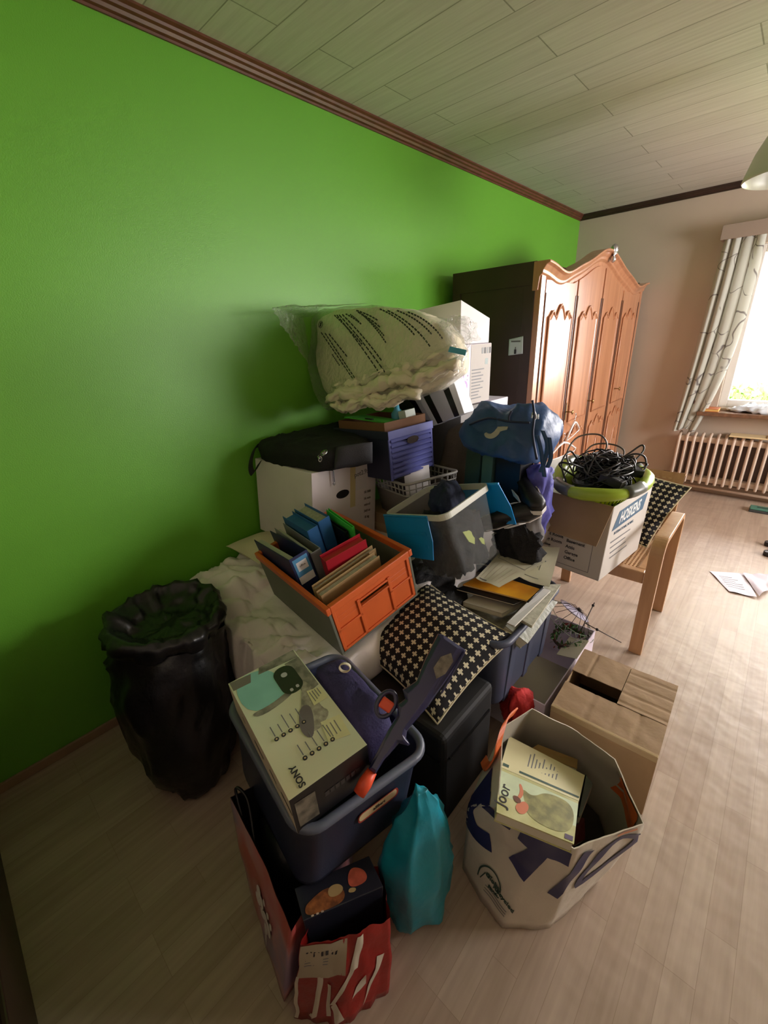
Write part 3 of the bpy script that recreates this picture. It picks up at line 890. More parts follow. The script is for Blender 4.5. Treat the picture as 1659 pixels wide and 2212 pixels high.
# ================================================================== moving box on the chair
HBW, HBD, HBH = 0.363, 0.50, 0.345
hb = empty('moving_box', (1.238, 2.055, 0.449), (-4.0, 0.6, -4.7)); tag(hb, 'open white moving box with blue lettering, standing on the wooden armchair', 'box')
HW = mat('white_moving_card', (198, 192, 184), 0.7, var=0.04, vscale=4)
BLUEP = mat('print_slate_blue', (58, 92, 118), 0.6)
mb = MB(); carton(mb, HBW, HBD, HBH, HW, 0.005, True, CARD)
mb.build('box_body', hb, bevel=0.002)
mb = MB()
mr = RT(HBW, HBH)
mb.prism([(-0.215, 0.055), (-0.165, 0.135), (0.19, 0.150), (0.165, 0.07)][::1], 0, 0.0004, BLUEP, mr)
mb.text('HOSKENS', 0.072, mat('print_white', (228, 228, 226), 0.6), mr @ Matrix.Translation((-0.015, 0.1, 0.0006)) @ Matrix.Rotation(math.radians(2), 4, 'Z') @ Matrix(((1, .25, 0, 0), (0, 1, 0, 0), (0, 0, 1, 0), (0, 0, 0, 1))) @ Matrix.Diagonal((0.8, 1, 1, 1)), bold=0.0016)
mb.text('INTERNATIONAL MOVING', 0.02, BLUEP, mr @ Matrix.Translation((-0.06, 0.035, 0)), depth=0.0003)
for i, (x, w) in enumerate(((-0.2, 0.25), (-0.2, 0.2), (-0.2, 0.28), (-0.2, 0.24))):
    lines(mb, mr, x + 0.01 * i, -0.005 - 0.028 * i, w, 1, 0.02, 0.006, INKG)
fr = FR(HBD, HBH)
for x in (-0.14, 0.13): mb.box((x, -0.15, 0), (x + 0.002, 0.05, 0.0003), INKG, fr)
mb.box((-0.14, -0.15, 0), (0.132, -0.148, 0.0003), INKG, fr)
for i, (s1, s2) in enumerate((('Interior', 'Bath Room'), ('Guest Room', 'Basement'), ('Living Room', 'Attic'), ('Dining', 'Garage'), ('Kitchen', 'Office'))):
    mb.text(s1, 0.021, INK, fr @ Matrix.Translation((-0.11, 0.008 - i * 0.028, 0)), align='LEFT', bold=0.0004)
    mb.text(s2, 0.021, INK, fr @ Matrix.Translation((0.015, -0.002 - i * 0.028, 0)), align='LEFT', bold=0.0004)
mb.build('printed_text', hb)
mb = MB(); Mf = Matrix.Translation((0, -HBD / 2 - 0.003, HBH + 0.004)) @ Matrix.Rotation(math.radians(-16), 4, 'X')
mb.prism([(-HBW / 2, -0.172), (HBW / 2 - 0.02, -0.180), (HBW / 2 + 0.002, 0), (-HBW / 2 - 0.0, 0)], -0.002, 0.002, CARD, Mf @ Matrix.Rotation(PI / 2, 4, 'X'))
mb.build('front_flap', hb, bevel=0.001)
mb = MB(); Mf = Matrix.Translation((-HBW / 2, 0, HBH)) @ Matrix.Rotation(math.radians(55), 4, 'Y')
mb.box((-0.10, -HBD / 2 + 0.02, -0.002), (0, HBD / 2 - 0.02, 0.002), HW, Mf); mb.build('side_flap', hb, bevel=0.001)

# ================================================================== laundry basket with cables
LIME = mat('lime_green_plastic', (160, 186, 52), 0.35, var=0.05)
YELG = mat('yellow_green_plastic', (200, 226, 20), 0.35)
DGREY = mat('dark_grey_grip', (96, 100, 90), 0.35)
BKC = (1.285, 2.03, 0.60)
bk = empty('laundry_basket', BKC, (0, 0, 10)); tag(bk, 'lime green plastic laundry basket with dark grips, full of cables, set in the moving box', 'basket')


def ov(hx, hy, z, n=48, p=2.6, dx=0):
    out = []
    for k in range(n):
        a = 2 * PI * k / n; c, s = math.cos(a), math.sin(a)
        out.append((dx + hx * abs(c) ** (2 / p) * (1 if c > 0 else -1), hy * abs(s) ** (2 / p) * (1 if s > 0 else -1), z))
    return out


BZ = 0.265
mb = MB(); mb.loft([ov(0.09, 0.14, 0.012), ov(0.10, 0.15, 0.04), ov(0.118, 0.19, 0.20), ov(0.15, 0.235, BZ)], YELG, cap1=False)
mb.loft([ov(0.145, 0.23, BZ), ov(0.113, 0.185, 0.2), ov(0.095, 0.145, 0.045)], YELG, cap0=False, cap1=True)
for k in range(48):
    a, b_ = ov(0.119, 0.191, 0.20)[k], ov(0.148, 0.231, BZ - 0.008)[k]
    mb.tube([a, b_], 0.0035, LIME, 4)
mb.build('tub', bk)


def rim_z(x, y): return BZ + 0.012 * math.cos(2 * math.atan2(y, x) + 1.2) + 0.004


rm = [(x, y, rim_z(x, y)) for x, y, _ in ov(0.178, 0.272, 0, 64)]
mb = MB(); mb.tube(rm, [0.024 + 0.004 * math.cos(4 * 2 * PI * k / 64) for k in range(64)], LIME, 10, closed=True)
mb.build('rim', bk)
for a0, a1 in ((8, 15), (25, 31), (37, 45), (54, 60)):
    g = MB(); g.tube([tuple(Vector(rm[k % 64]) + Vector((0, 0, 0.003))) for k in range(a0, a1)], 0.0262, DGREY, 10); g.build('grip', bk)

CAB = mat('black_cable', (26, 25, 26), 0.4)
CABG = mat('taupe_cable', (92, 80, 70), 0.4)


def cable(pts_seed, mat_, cnt, big=False):
    rnd = random.Random(pts_seed); P = []
    ph = rnd.uniform(0, 6)
    for i in range(cnt):
        a = ph + i * rnd.uniform(0.6, 1.3)
        rr = rnd.uniform(0.3, 1.0)
        x = 0.125 * rr * math.cos(a) + rnd.uniform(-.02, .02); y = 0.2 * rr * math.sin(a) + rnd.uniform(-.02, .02)
        top = 0.30 + 0.07 * (1 - rr * 0.6)
        z = rnd.uniform(top - 0.09, top + 0.02)
        if big and i % 7 == 3: z += rnd.uniform(0.03, 0.08)
        P.append(Vector((x, y, z)))
    return P


def smoothp(P, sub=6, closed=False):
    out = []; n = len(P)
    for i in range(n - 1):
        p0, p1, p2, p3 = P[max(i - 1, 0)], P[i], P[i + 1], P[min(i + 2, n - 1)]
        for k in range(sub):
            t = k / sub
            out.append(0.5 * ((2 * p1) + (p2 - p0) * t + (2 * p0 - 5 * p1 + 4 * p2 - p3) * t * t + (-p0 + 3 * p1 - 3 * p2 + p3) * t ** 3))
    out.append(P[-1]); return out


MBK = TR(BKC, (0, 0, 10))
mb = MB(); mb.M = MBK
for s in range(26): mb.tube(smoothp(cable(100 + s, CAB, 14), 5), 0.0036, CAB, 5)
mb.loft([ov(0.09, 0.15, 0.05, 24), ov(0.12, 0.19, 0.2, 24), ov(0.11, 0.17, 0.27, 24), ov(0.04, 0.06, 0.30, 24)], CAB)
tag(mb.build('cable_tangle'), 'tangle of black cables heaped in the lime green basket', 'cables', kind='stuff')
LOOPS = [
    ('big dark cable loop standing up at the back left of the basket', [(-0.13, 0.03, 0.26), (-0.17, 0.05, 0.34), (-0.14, 0.12, 0.41), (-0.05, 0.16, 0.42), (-0.01, 0.13, 0.37), (-0.05, 0.06, 0.32), (-0.1, 0.0, 0.29)]),
    ('dark cable loop arching over the left rim of the basket', [(-0.10, -0.10, 0.28), (-0.16, -0.14, 0.33), (-0.15, -0.18, 0.36), (-0.10, -0.16, 0.35), (-0.05, -0.08, 0.31), (0.0, 0.0, 0.30)]),
    ('long flat cable arch across the back of the basket', [(-0.12, 0.1, 0.29), (-0.08, 0.18, 0.36), (0.0, 0.2, 0.37), (0.06, 0.18, 0.35), (0.06, 0.12, 0.30)]),
    ('small cable loop rising at the right of the basket', [(0.03, 0.05, 0.31), (0.09, 0.10, 0.36), (0.13, 0.14, 0.39), (0.14, 0.11, 0.37), (0.10, 0.05, 0.32), (0.05, 0.0, 0.31)]),
    ('cable loop curling over the right rim of the basket', [(0.04, 0.0, 0.32), (0.10, 0.03, 0.37), (0.15, 0.05, 0.36), (0.16, 0.03, 0.31), (0.12, -0.03, 0.29)]),
    ('cable loop leaning toward the left front grip of the basket', [(-0.12, -0.18, 0.27), (-0.16, -0.12, 0.34), (-0.14, -0.05, 0.38), (-0.09, -0.06, 0.33), (-0.03, -0.13, 0.30)])]
for lb, P in LOOPS:
    mb = MB(); mb.M = MBK; mb.tube(smoothp([Vector(p) for p in P], 8), 0.0042, CABG if 'back' in lb else CAB, 7)
    tag(mb.build('cable'), lb, 'cable', 'looped cables in the basket')
for lb, p, r_ in (('black power adapter with rounded edges at the right end of the basket', (0.105, -0.04, 0.30), (10, 8, 30)), ('black power adapter lying near the front rim of the basket', (0.05, -0.17, 0.285), (-5, 12, -15)),
                 ('black power adapter half buried at the back left of the basket', (-0.09, 0.06, 0.29), (14, 0, 60))):
    mb = MB(); mb.M = MBK @ TR(p, r_); mb.box((-0.045, -0.028, 0), (0.045, 0.028, 0.032), BLKPL); mb.box((-0.03, -0.02, 0.032), (0.03, 0.02, 0.0335), mat('dark_label', (50, 50, 54), 0.5))
    tag(mb.build('power_adapter', bevel=0.005), lb, 'adapter', 'power adapters in the basket')

# ================================================================== cardboard box on the floor
CBW, CBD, CBH = 0.328, 0.370, 0.262
cb = empty('cardboard_box', (1.612, 1.386, 0), (0, 0, 1.7)); tag(cb, 'plain brown cardboard box on the floor, its worn top flaps half open', 'box')
mb = MB(); carton(mb, CBW, CBD, CBH, CARD, 0.005, True); mb.build('box_body', cb, bevel=0.002)
TAPE = mat('clear_tape', (176, 152, 116), 0.15, coat=0.5)


def flap(name, lo, hi, M, mts, creases=()):
    mb = MB(); nx, ny = 14, 14
    def fn(u, v, s):
        x = lo[0] + (hi[0] - lo[0]) * u; y = lo[1] + (hi[1] - lo[1]) * v
        z = 0.0022 * noise.noise(Vector((x * 18, y * 18, 3)))
        for ax, c_ in creases: z -= 0.0025 * math.exp(-(((x if ax == 'x' else y) - c_) / 0.005) ** 2)
        return (x, y, z + s)
    mb.grid(lambda u, v: fn(u, v, 0.003), 40, 40, mts); mb.grid(lambda u, v: fn(u, v, 0), 40, 40, mts)
    mb.f[-1600:] = [f[::-1] for f in mb.f[-1600:]]
    mb.M = Matrix()
    mb.v = [M @ p for p in mb.v]
    return mb.build(name, cb)


# right half flap (far side fold), near flap, far-left flap with the dark gap between
flap('top_flap', (-CBW / 2, -CBD / 2, 0), (CBW / 2, -CBD / 2 + 0.148, 0), Matrix.Translation((0, 0, CBH)), CARD, (('x', -0.06), ('x', 0.02), ('x', 0.09)))
flap('top_flap', (-CBW / 2, CBD / 2 - 0.15, 0), (0.01, CBD / 2, 0), Matrix.Translation((0, 0, CBH + 0.002)), CARD, (('x', -0.11),))
flap('top_flap', (0.012, -CBD / 2 + 0.15, 0), (CBW / 2, CBD / 2, 0), Matrix.Translation((0, 0, CBH + 0.001)), CARD, (('y', 0.03), ('y', 0.09), ('y', 0.15), ('y', -0.02)))
mb = MB(); mb.box((-CBW / 2, -CBD / 2 - 0.001, CBH - 0.02), (CBW / 2, -CBD / 2 + 0.012, CBH + 0.0045), TAPE); mb.build('tape_strip', cb, bevel=0.002)
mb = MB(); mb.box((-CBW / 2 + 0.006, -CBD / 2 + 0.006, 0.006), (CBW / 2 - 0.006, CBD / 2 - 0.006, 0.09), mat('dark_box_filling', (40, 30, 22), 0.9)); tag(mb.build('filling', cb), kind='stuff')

# ================================================================== big shopper bag with books
SHW = mat('white_woven_plastic', (214, 206, 190), 0.45, var=0.04, vscale=6, bump=0.25, bscale=30)
NAVY = mat('navy_print', (38, 42, 92), 0.4, var=0.08)
ORG = mat('orange_woven_plastic', (206, 100, 48), 0.45, var=0.06)
sb = empty('shopping_bag', (1.58, 0.82, 0)); tag(sb, 'large white shopping bag with navy letters and orange handles, filled with books', 'bag')
SB0 = [(1.418, .690, .002), (1.50, .655, .002), (1.575, .640, .002), (1.672, .722, .002), (1.735, .92, .002), (1.66, .985, .002), (1.56, 1.0, .002), (1.44, .97, .002), (1.415, .85, .002)]
SBM = [(1.42, .706, .27), (1.523, .697, .25), (1.604, .693, .22), (1.688, .72, .24), (1.792, .891, .30), (1.74, 1.03, .27), (1.60, 1.07, .27), (1.43, 1.02, .27), (1.403, .78, .27)]
SB1 = [(1.522, .667, .415), (1.561, .675, .405), (1.62, .688, .40), (1.692, .714, .385), (1.799, .867, .395), (1.70, .989, .41), (1.587, 1.036, .385), (1.46, .998, .42), (1.423, .879, .42)]
SBC = [7, 6, 8, 14, 7, 8, 8, 7, 7]
SB_O = Vector((1.58, 0.82, 0))
NB = 72


def _rs(P):
    out = []
    for i, c in enumerate(SBC):
        for k in range(c): out.append(Vector(P[i]).lerp(Vector(P[(i + 1) % 9]), k / c))
    return out


_b, _m, _r = _rs(SB0), _rs(SBM), _rs(SB1)


def sbring(t, inset=0.0):
    out = []; c = sum(_m, Vector()) / NB
    for i in range(NB):
        p = _b[i].lerp(_m[i], t / 0.6) if t < 0.6 else _m[i].lerp(_r[i], (t - 0.6) / 0.4)
        p = p + Vector((p.x - c.x, p.y - c.y, 0)).normalized() * (0.005 * noise.noise(Vector((i * 0.3, t * 5, 1))))
        if inset: p = p + Vector((c.x - p.x, c.y - p.y, 0)).normalized() * inset
        if inset and t == 0: p.z += 0.004
        out.append(p - SB_O)
    return out


mb = MB()
mb.loft([sbring(k / 14) for k in range(15)], SHW, cap0=True, cap1=False)
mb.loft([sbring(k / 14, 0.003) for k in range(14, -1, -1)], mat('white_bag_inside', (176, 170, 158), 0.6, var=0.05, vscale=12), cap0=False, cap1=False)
T1, T2 = sbring(1.0), sbring(1.0, 0.003)
mb.loft([T1, T2], SHW, cap0=False, cap1=False)
mb.build('bag_body', sb)


def sbp(s, t, off=0.0015):   # s along the perimeter in ring index units, t height
    i = int(math.floor(s)) % NB; f = s - math.floor(s); R = sbring(t)
    p = R[i].lerp(R[(i + 1) % NB], f); tn = (R[(i + 1) % NB] - R[i]).normalized()
    n_ = Vector((tn.y, -tn.x, 0)).normalized()
    return p + n_ * off


def bagprint(mb, quads, m, inside=False):
    for (s0, t0, s1, t1, s2, t2, s3, t3) in quads:
        def fn(u, v):
            s = (s0 * (1 - u) + s1 * u) * (1 - v) + (s3 * (1 - u) + s2 * u) * v
            t = (t0 * (1 - u) + t1 * u) * (1 - v) + (t3 * (1 - u) + t2 * u) * v
            return sbp(s, t, -0.0048 if inside else 0.0018)
        mb.grid(fn, 10, 6, m)


def ribbon(mb, path, w, m):
    """stroke of lettering on the bag: path in (ring index, height share), width in metres"""
    P = [Vector((s * 0.0155, t * 0.42, 0)) for s, t in path]
    P = smoothp(P, 5) if len(P) > 3 else [P[0].lerp(P[-1], k / 12) if len(P) == 2 else P[min(k // 6, len(P) - 2)].lerp(P[min(k // 6, len(P) - 2) + 1], (k % 6) / 6 if k < 6 * (len(P) - 1) else 1) for k in range(13)]
    def fn(u, v):
        x = u * (len(P) - 1); i = min(int(x), len(P) - 2); p = P[i].lerp(P[i + 1], x - i)
        tn = (P[min(i + 2, len(P) - 1)] - P[max(i - 1, 0)]).normalized()
        q = p + Vector((-tn.y, tn.x, 0)) * (v - 0.5) * w
        return sbp(q.x / 0.0155, max(0, min(0.995, q.y / 0.42)), 0.0025)
    mb.grid(fn, 24, 4, m)


mb = MB()
ribbon(mb, [(-2.3, .90), (-1.6, .72), (-.1, .55), (1.6, .47), (3.6, .47), (5.6, .50)], 0.052, NAVY)
ribbon(mb, [(-1.6, .86), (1.8, .84), (4.2, .87), (7.6, .87)], 0.046, NAVY)
ribbon(mb, [(9.6, .88), (20.8, .87)], 0.062, NAVY)
ribbon(mb, [(15.0, .90), (11.3, .52)], 0.062, NAVY)
ribbon(mb, [(24.3, .90), (19.4, .42)], 0.036, NAVY)
ribbon(mb, [(26.2, .68), (28.6, .85), (32.0, .86), (34.8, .70), (33.4, .56), (29.0, .47), (24.6, .44), (24.9, .56), (26.2, .68)], 0.026, NAVY)
GRN = mat('print_dark_green', (52, 78, 68), 0.5)
ribbon(mb, [(4.8, .16), (5.2, .26), (6.6, .33), (8.4, .34), (9.8, .30), (10.3, .25)], 0.005, GRN)
ribbon(mb, [(5.5, .17), (6.4, .26), (8.0, .29)], 0.003, GRN)


def baglabel(mb, st, s, size, m, rot=0):
    p = sbp(st[0], st[1], 0.0034); px = sbp(st[0] + 0.6, st[1], 0.0034); py = sbp(st[0], st[1] + 0.03, 0.0034)
    X = (px - p).normalized(); Z = X.cross((py - p).normalized()).normalized(); Y = Z.cross(X)
    M = Matrix(((X.x, Y.x, Z.x, p.x), (X.y, Y.y, Z.y, p.y), (X.z, Y.z, Z.z, p.z), (0, 0, 0, 1))) @ Matrix.Rotation(math.radians(rot), 4, 'Z')
    mb.text(s, size, m, M, bold=0.0005, align='LEFT', depth=0.001)


baglabel(mb, (6.6, .27), 'Global', 0.019, GRN, -3); baglabel(mb, (8.6, .235), 'Recycled', 0.019, GRN, -3); baglabel(mb, (7.6, .19), 'Standard', 0.012, GRN, -3)
for k in range(3): ribbon(mb, [(7.0, .17 - .025 * k), (12.6, .165 - .025 * k)], 0.003, INKG)
mb.build('printed_lettering', sb)
# orange corner bands and handles
mb = MB()
mb.grid(lambda u, v: sbp(36 + 8 * u * (1 - 0.5 * v), 0.55 + 0.42 * v, -0.0055), 10, 8, ORG)
mb.build('orange_lining', sb)
ob_ = [sbp(29, .985, 0), sbp(31, .995, 0)]
mb = MB(); pts = smoothp([A(u, v, 'z', z_) - SB_O for u, v, z_ in ((1112, 1536, .43), (1092, 1556, .45), (1079, 1595, .44), (1070, 1632, .40), (1052, 1655, .35), (1044, 1640, .31))], 6)
rings = [[p + Vector((0.0, 0.017, 0.002)), p + Vector((0.003, 0.017, -0.002)), p + Vector((0.003, -0.017, -0.002)), p + Vector((0, -0.017, 0.002))] for p in pts]
mb.loft(rings, ORG, smooth=False); mb.build('handle', sb)
mb = MB(); mb.grid(lambda u, v: sbp(29.5 + 4 * u, 0.955 + 0.04 * v, 0.003), 8, 3, mat('salmon_strap', (226, 148, 108), 0.5)); mb.build('handle', sb)

# books in the bag
BKC1 = mat('pale_green_cover', (208, 206, 158), 0.35, var=0.08, vscale=14, rgb2=(178, 176, 118))
BKC2 = mat('cream_cover', (214, 206, 164), 0.35, var=0.03)
PGS = mat('page_block', (210, 204, 184), 0.8)


def slab(name, c4, th, mtop, label, cat, group=None, pages=True, deco=None):
    """book or box lid: top quad given (near-left, near-right, far-right, far-left), thickness below"""
    a, b, c, d = [Vector(p) for p in c4]; nr = (b - a).cross(d - a).normalized()
    if nr.z < 0: nr = -nr
    e = empty(name, (0, 0, 0)); e.location = (a + b + c + d) / 4 - nr * th; o_ = e.location.copy()
    if label: tag(e, label, cat, group)
    q = [p - o_ for p in (a, b, c, d)]
    t = min(0.003, th * 0.2)
    m1 = MB(); m1.hexa([p - nr * th for p in q] + [p - nr * (th - t) for p in q], mtop); m1.hexa([p - nr * t for p in q] + q, mtop)
    sp = [q[0] - nr * th, q[0], q[3], q[3] - nr * th]
    k = (q[1] - q[0]).normalized() * t
    m1.hexa([sp[0] - k * 0, sp[0] + k, sp[3] + k, sp[3], sp[1], sp[1] + k, sp[2] + k, sp[2]], mtop)
    if deco: deco(m1, q, nr)
    m1.build('cover', e)
    if pages:
        cc = sum(q, Vector()) / 4
        w = [cc + (p - cc) * 0.975 for p in q]
        m2 = MB(); m2.hexa([p - nr * (th - t) for p in w] + [p - nr * t for p in w], PGS); m2.build('pages', e)
    return e


def onq(q, nr, u, v, off=0.0006):
    return (q[0] * (1 - u) + q[1] * u) * (1 - v) + (q[3] * (1 - u) + q[2] * u) * v + nr * off


def qpoly(mb, q, nr, pts, m, off=0.0006, soft=False):
    for _ in range(3 if soft else 0):
        pts = [p for i in range(len(pts)) for p in ((pts[i][0] * .75 + pts[(i + 1) % len(pts)][0] * .25, pts[i][1] * .75 + pts[(i + 1) % len(pts)][1] * .25), (pts[i][0] * .25 + pts[(i + 1) % len(pts)][0] * .75, pts[i][1] * .25 + pts[(i + 1) % len(pts)][1] * .75))]
    mb.poly([onq(q, nr, u, v, off) for u, v in pts], m)


def qtext(mb, q, nr, u, v, s, size, m, rot=0, bold=0.0):
    p = onq(q, nr, u, v, 0.0009); X = (q[1] - q[0]).normalized(); Y = nr.cross(X)
    M = Matrix(((X.x, Y.x, nr.x, p.x), (X.y, Y.y, nr.y, p.y), (X.z, Y.z, nr.z, p.z), (0, 0, 0, 1))) @ Matrix.Rotation(math.radians(rot), 4, 'Z')
    mb.text(s, size, m, M, bold=bold)


FLESH = mat('print_coral', (206, 122, 88), 0.5); OLV = mat('print_olive', (140, 136, 84), 0.5, var=0.3, vscale=40); MINT = mat('print_mint', (198, 210, 176), 0.5, var=0.06, vscale=30)


def deco1(mb, q, nr):
    qpoly(mb, q, nr, [(0, .38), (1, .38), (1, .93), (.0, .93)], MINT, 0.0004)
    qpoly(mb, q, nr, [(.42, .12), (.96, .1), (.97, .86), (.62, .9), (.45, .62), (.3, .74), (.34, .5)], OLV, 0.0006, True)
    qpoly(mb, q, nr, [(.24, .22), (.30, .14), (.38, .2), (.42, .38), (.36, .46), (.30, .40), (.25, .32)], FLESH, 0.0009, True)
    qpoly(mb, q, nr, [(.20, .42), (.24, .35), (.30, .36), (.31, .44), (.26, .5), (.2, .48)], mat('print_brown', (110, 66, 44), .5), 0.0011, True)
    qpoly(mb, q, nr, [(.28, .42), (.34, .60), (.30, .80), (.26, .80), (.29, .62), (.25, .46)], FLESH, 0.0009, True)
    qpoly(mb, q, nr, [(.88, .04), (.98, .04), (.98, .14), (.88, .14)], mat('print_violet', (70, 48, 80), .5), 0.0009)
    qtext(mb, q, nr, .07, .4, 'Joor', 0.04, INK, 80)


def deco2(mb, q, nr):
    qpoly(mb, q, nr, [(.02, .06), (.10, .06), (.10, .14), (.02, .14)], GRN); qpoly(mb, q, nr, [(.24, .06), (.99, .08), (.99, .14), (.24, .12)], GRN)
    for k in range(9):
        h = (.42, .5, .36, .3, .48, .25, .44, .4, .3)[k]
        qpoly(mb, q, nr, [(.32 + .045 * k, .34), (.335 + .045 * k, .34), (.335 + .045 * k, .34 + h), (.32 + .045 * k, .34 + h)], INKG)


S5 = 540 / 1659


def Z5(x, y): return (960 + x * S5, 1380 + y * S5)


def pz(x, y, z): return A(*Z5(x, y), 'z', z)


slab('book', [pz(345, 1150, .425), pz(860, 1362, .40), pz(890, 1078, .375), pz(367, 850, .40)], 0.028, BKC1, 'pale green illustrated book with a coral figure on its cover, in the big white bag', 'book', 'books in the shopping bag', deco=deco1)
slab('book', [pz(372, 850, .397), pz(893, 1076, .372), pz(932, 905, .335), pz(430, 645, .345)], 0.024, BKC2, 'cream book with a dark green stripe, just behind the illustrated one in the bag', 'book', 'books in the shopping bag', deco=deco2)
slab('book', [pz(880, 1180, .30), pz(900, 1180, .30), pz(985, 960, .30), pz(935, 900, .30)], 0.03, mat('slate_cover', (96, 104, 98), .5), 'slate grey book wedged at the right of the others in the bag', 'book', 'books in the shopping bag')
slab('book', [pz(560, 740, .31), pz(880, 860, .31), pz(885, 800, .28), pz(620, 700, .30)], 0.02, mat('tan_cover', (176, 146, 92), .5), 'tan book showing behind the cream one in the bag', 'book', 'books in the shopping bag')
slab('book', [pz(860, 1370, .20), pz(935, 1330, .19), pz(930, 1190, .2), pz(880, 1180, .2)], 0.04, mat('maroon_cover', (92, 26, 30), .5), 'dark red book deep inside the white bag', 'book', 'books in the shopping bag')
FILLB = MB(); FILLB.loft([[(p.x * 0.9, p.y * 0.9, p.z) for p in sbring(.03)], [(p.x * 0.86, p.y * 0.86, p.z) for p in sbring(.38)]], mat('dark_grey_bundle', (60, 56, 52), .9))
o = FILLB.build('book_bundle', None); o.location = SB_O; tag(o, 'dark bundle filling the bottom of the white shopping bag', 'bundle', kind='stuff')

# ================================================================== tote with console box, pouch and toy gun
TW, TD, TH = 0.432, 0.373, 0.25
tt = empty('storage_tote', (1.085, 0.46, 0.302), (-5.5, 4.5, -9.3)); tag(tt, 'dark blue-grey plastic tote heaped with the console box and toy gun', 'tote')
NVP = mat('slate_blue_plastic', (50, 56, 78), 0.42, var=0.06, bump=0.08, bscale=300)
NVR = mat('slate_rim_plastic', (84, 90, 104), 0.4)
MT = TR((1.085, 0.46, 0.302), (-5.5, 4.5, -9.3))
mb = MB(); r_out = lambda s, z, r=0.05: rrect(TW / 2 * s, TD / 2 * s, r, 6, z)
mb.loft([r_out(.90, 0), r_out(.915, .02), r_out(.945, TH - 0.045), r_out(.975, TH - 0.04), r_out(.98, TH - .01)], NVP, cap1=False)
mb.loft([r_out(.965, TH - .01), r_out(.93, TH - .05), r_out(.88, .008)], NVP, cap0=False)
mb.build('tub', tt)
mb = MB(); mb.tube(rrect(TW / 2 - 0.004, TD / 2 - 0.004, 0.052, 7, TH - 0.006), 0.0115, NVR, 10, closed=True); mb.build('rim', tt)
mb = MB(); Mx = RT(TW * .945, TH) @ Matrix.Rotation(math.radians(-4), 4, 'X')
# oval brand sticker on the long front (+x side seen from the camera)
mk = lambda hx, hy: [(hx * math.cos(a) * 1.0, hy * math.sin(a)) for a in [i * PI / 14 for i in range(28)]]
STK = mat('sticker_cream', (190, 168, 128), .45); STR = mat('sticker_red', (150, 52, 40), .45)
mb.prism(rrect(0.062, 0.014, 0.011, 4), 0.004, 0.0056, STR, Mx @ Matrix.Translation((0.03, 0.03, 0.0))); mb.prism(rrect(0.058, 0.0105, 0.009, 4), 0.0056, 0.0066, STK, Mx @ Matrix.Translation((0.028, 0.033, 0.0)))
mb.text('allibert', 0.013, INK, Mx @ Matrix.Translation((0.03, 0.033, 0.0068)), bold=0.0004)
mb.build('sticker', tt)

# console box (printed)
SW, SD, SH = 0.366, 0.186, 0.118
sy = empty('console_box', (1.112, 0.394, 0.560), (3.3, 3.0, -11.3)); tag(sy, 'mint and cream printed console box resting on the slate tote', 'box')
SBX = mat('console_box_cream', (206, 204, 176), 0.35); SBK = mat('console_box_black', (16, 16, 18), 0.3)
mb = MB(); mb.box((-SW / 2, -SD / 2, 0), (SW / 2 - 0.001, SD / 2, SH), mat('box_side_cream', (196, 182, 158), .5, var=.06)); mb.box((SW / 2 - 0.001, -SD / 2, 0), (SW / 2, SD / 2, SH - 0.0005), SBK)
mb.box((-SW / 2, -SD / 2, SH), (SW / 2, SD / 2, SH + 0.0004), mat('console_top', (196, 206, 176), .3, rgb2=(206, 200, 166), vscale=5)); mb.build('box_body', sy, bevel=0.0015)
mb = MB(); T = TP(SH + 0.0006, 0)
AQ = mat('print_aqua', (132, 188, 176), .35, var=.08, vscale=12); GRY = mat('print_mottled_grey', (120, 118, 104), .4, var=.45, vscale=34); DKG = mat('print_charcoal', (40, 38, 38), .3); PALE = mat('print_pale_yellow', (206, 204, 154), .4, var=.05)


def tq(pts, m, z=0.0002):
    if len(pts) > 4:
        for _ in range(2): pts = [p for i in range(len(pts)) for p in ((pts[i][0] * .75 + pts[(i + 1) % len(pts)][0] * .25, pts[i][1] * .75 + pts[(i + 1) % len(pts)][1] * .25), (pts[i][0] * .25 + pts[(i + 1) % len(pts)][0] * .75, pts[i][1] * .25 + pts[(i + 1) % len(pts)][1] * .75))]
    mb.prism(pts, z - 0.0002, z, m, T)


# local x runs from the back-left end (-) to the near end (+); local y across
tq([(-.18, -.085), (-.05, -.088), (-.045, .02), (-.10, .03), (-.178, .0)], AQ)
tq([(-.182, -.09), (-.150, -.09), (-.148, -.045), (-.176, -.035)], mat('print_warm_grey', (112, 108, 98), .5), .0004)
tq([(-.182, -.01), (-.16, -.02), (-.15, .09), (-.183, .091)], GRY, .0004)
tq([(-.15, .05), (-.02, .045), (-.03, .09), (-.15, .091)], GRY, .0003)
tq([(-.055, -.085), (-.03, -.06), (-.045, .03), (-.065, .03), (-.05, -.03)], GRY, .0005)
tq(rrect(.052, .027, .026, 6), DKG, .0007) if False else mb.prism([(x - .095, y + .035) for x, y in rrect(.05, .028, .026, 6)], .0004, .0008, DKG, T)
mb.prism([(x - .115, y + .033) for x, y in rrect(.008, .008, .007, 6)], .0008, .001, mat('print_silver', (170, 170, 170), .3), T)
for (x, y) in ((-.058, .028), (-.06, .045)): mb.prism([(x + a, y + b_) for a, b_ in rrect(.005, .004, .003, 3)], .0008, .001, _M['print_silver'], T)
tq([(-.045, .05), (-.075, .062), (-.03, .075), (.03, .06), (.06, .075), (.09, .02), (.05, .0), (-.01, .03)], mat('print_grey_marble', (150, 146, 128), .4, var=.4, vscale=50), .0006)
tq([(.0, .02), (.06, -.01), (.10, .005), (.06, .03), (.01, .045)], mat('print_mauve_grey', (104, 96, 96), .45, var=.15), .0009)
tq([(-.03, .055), (.02, .05), (.02, .088), (-.02, .09)], PALE, .001)
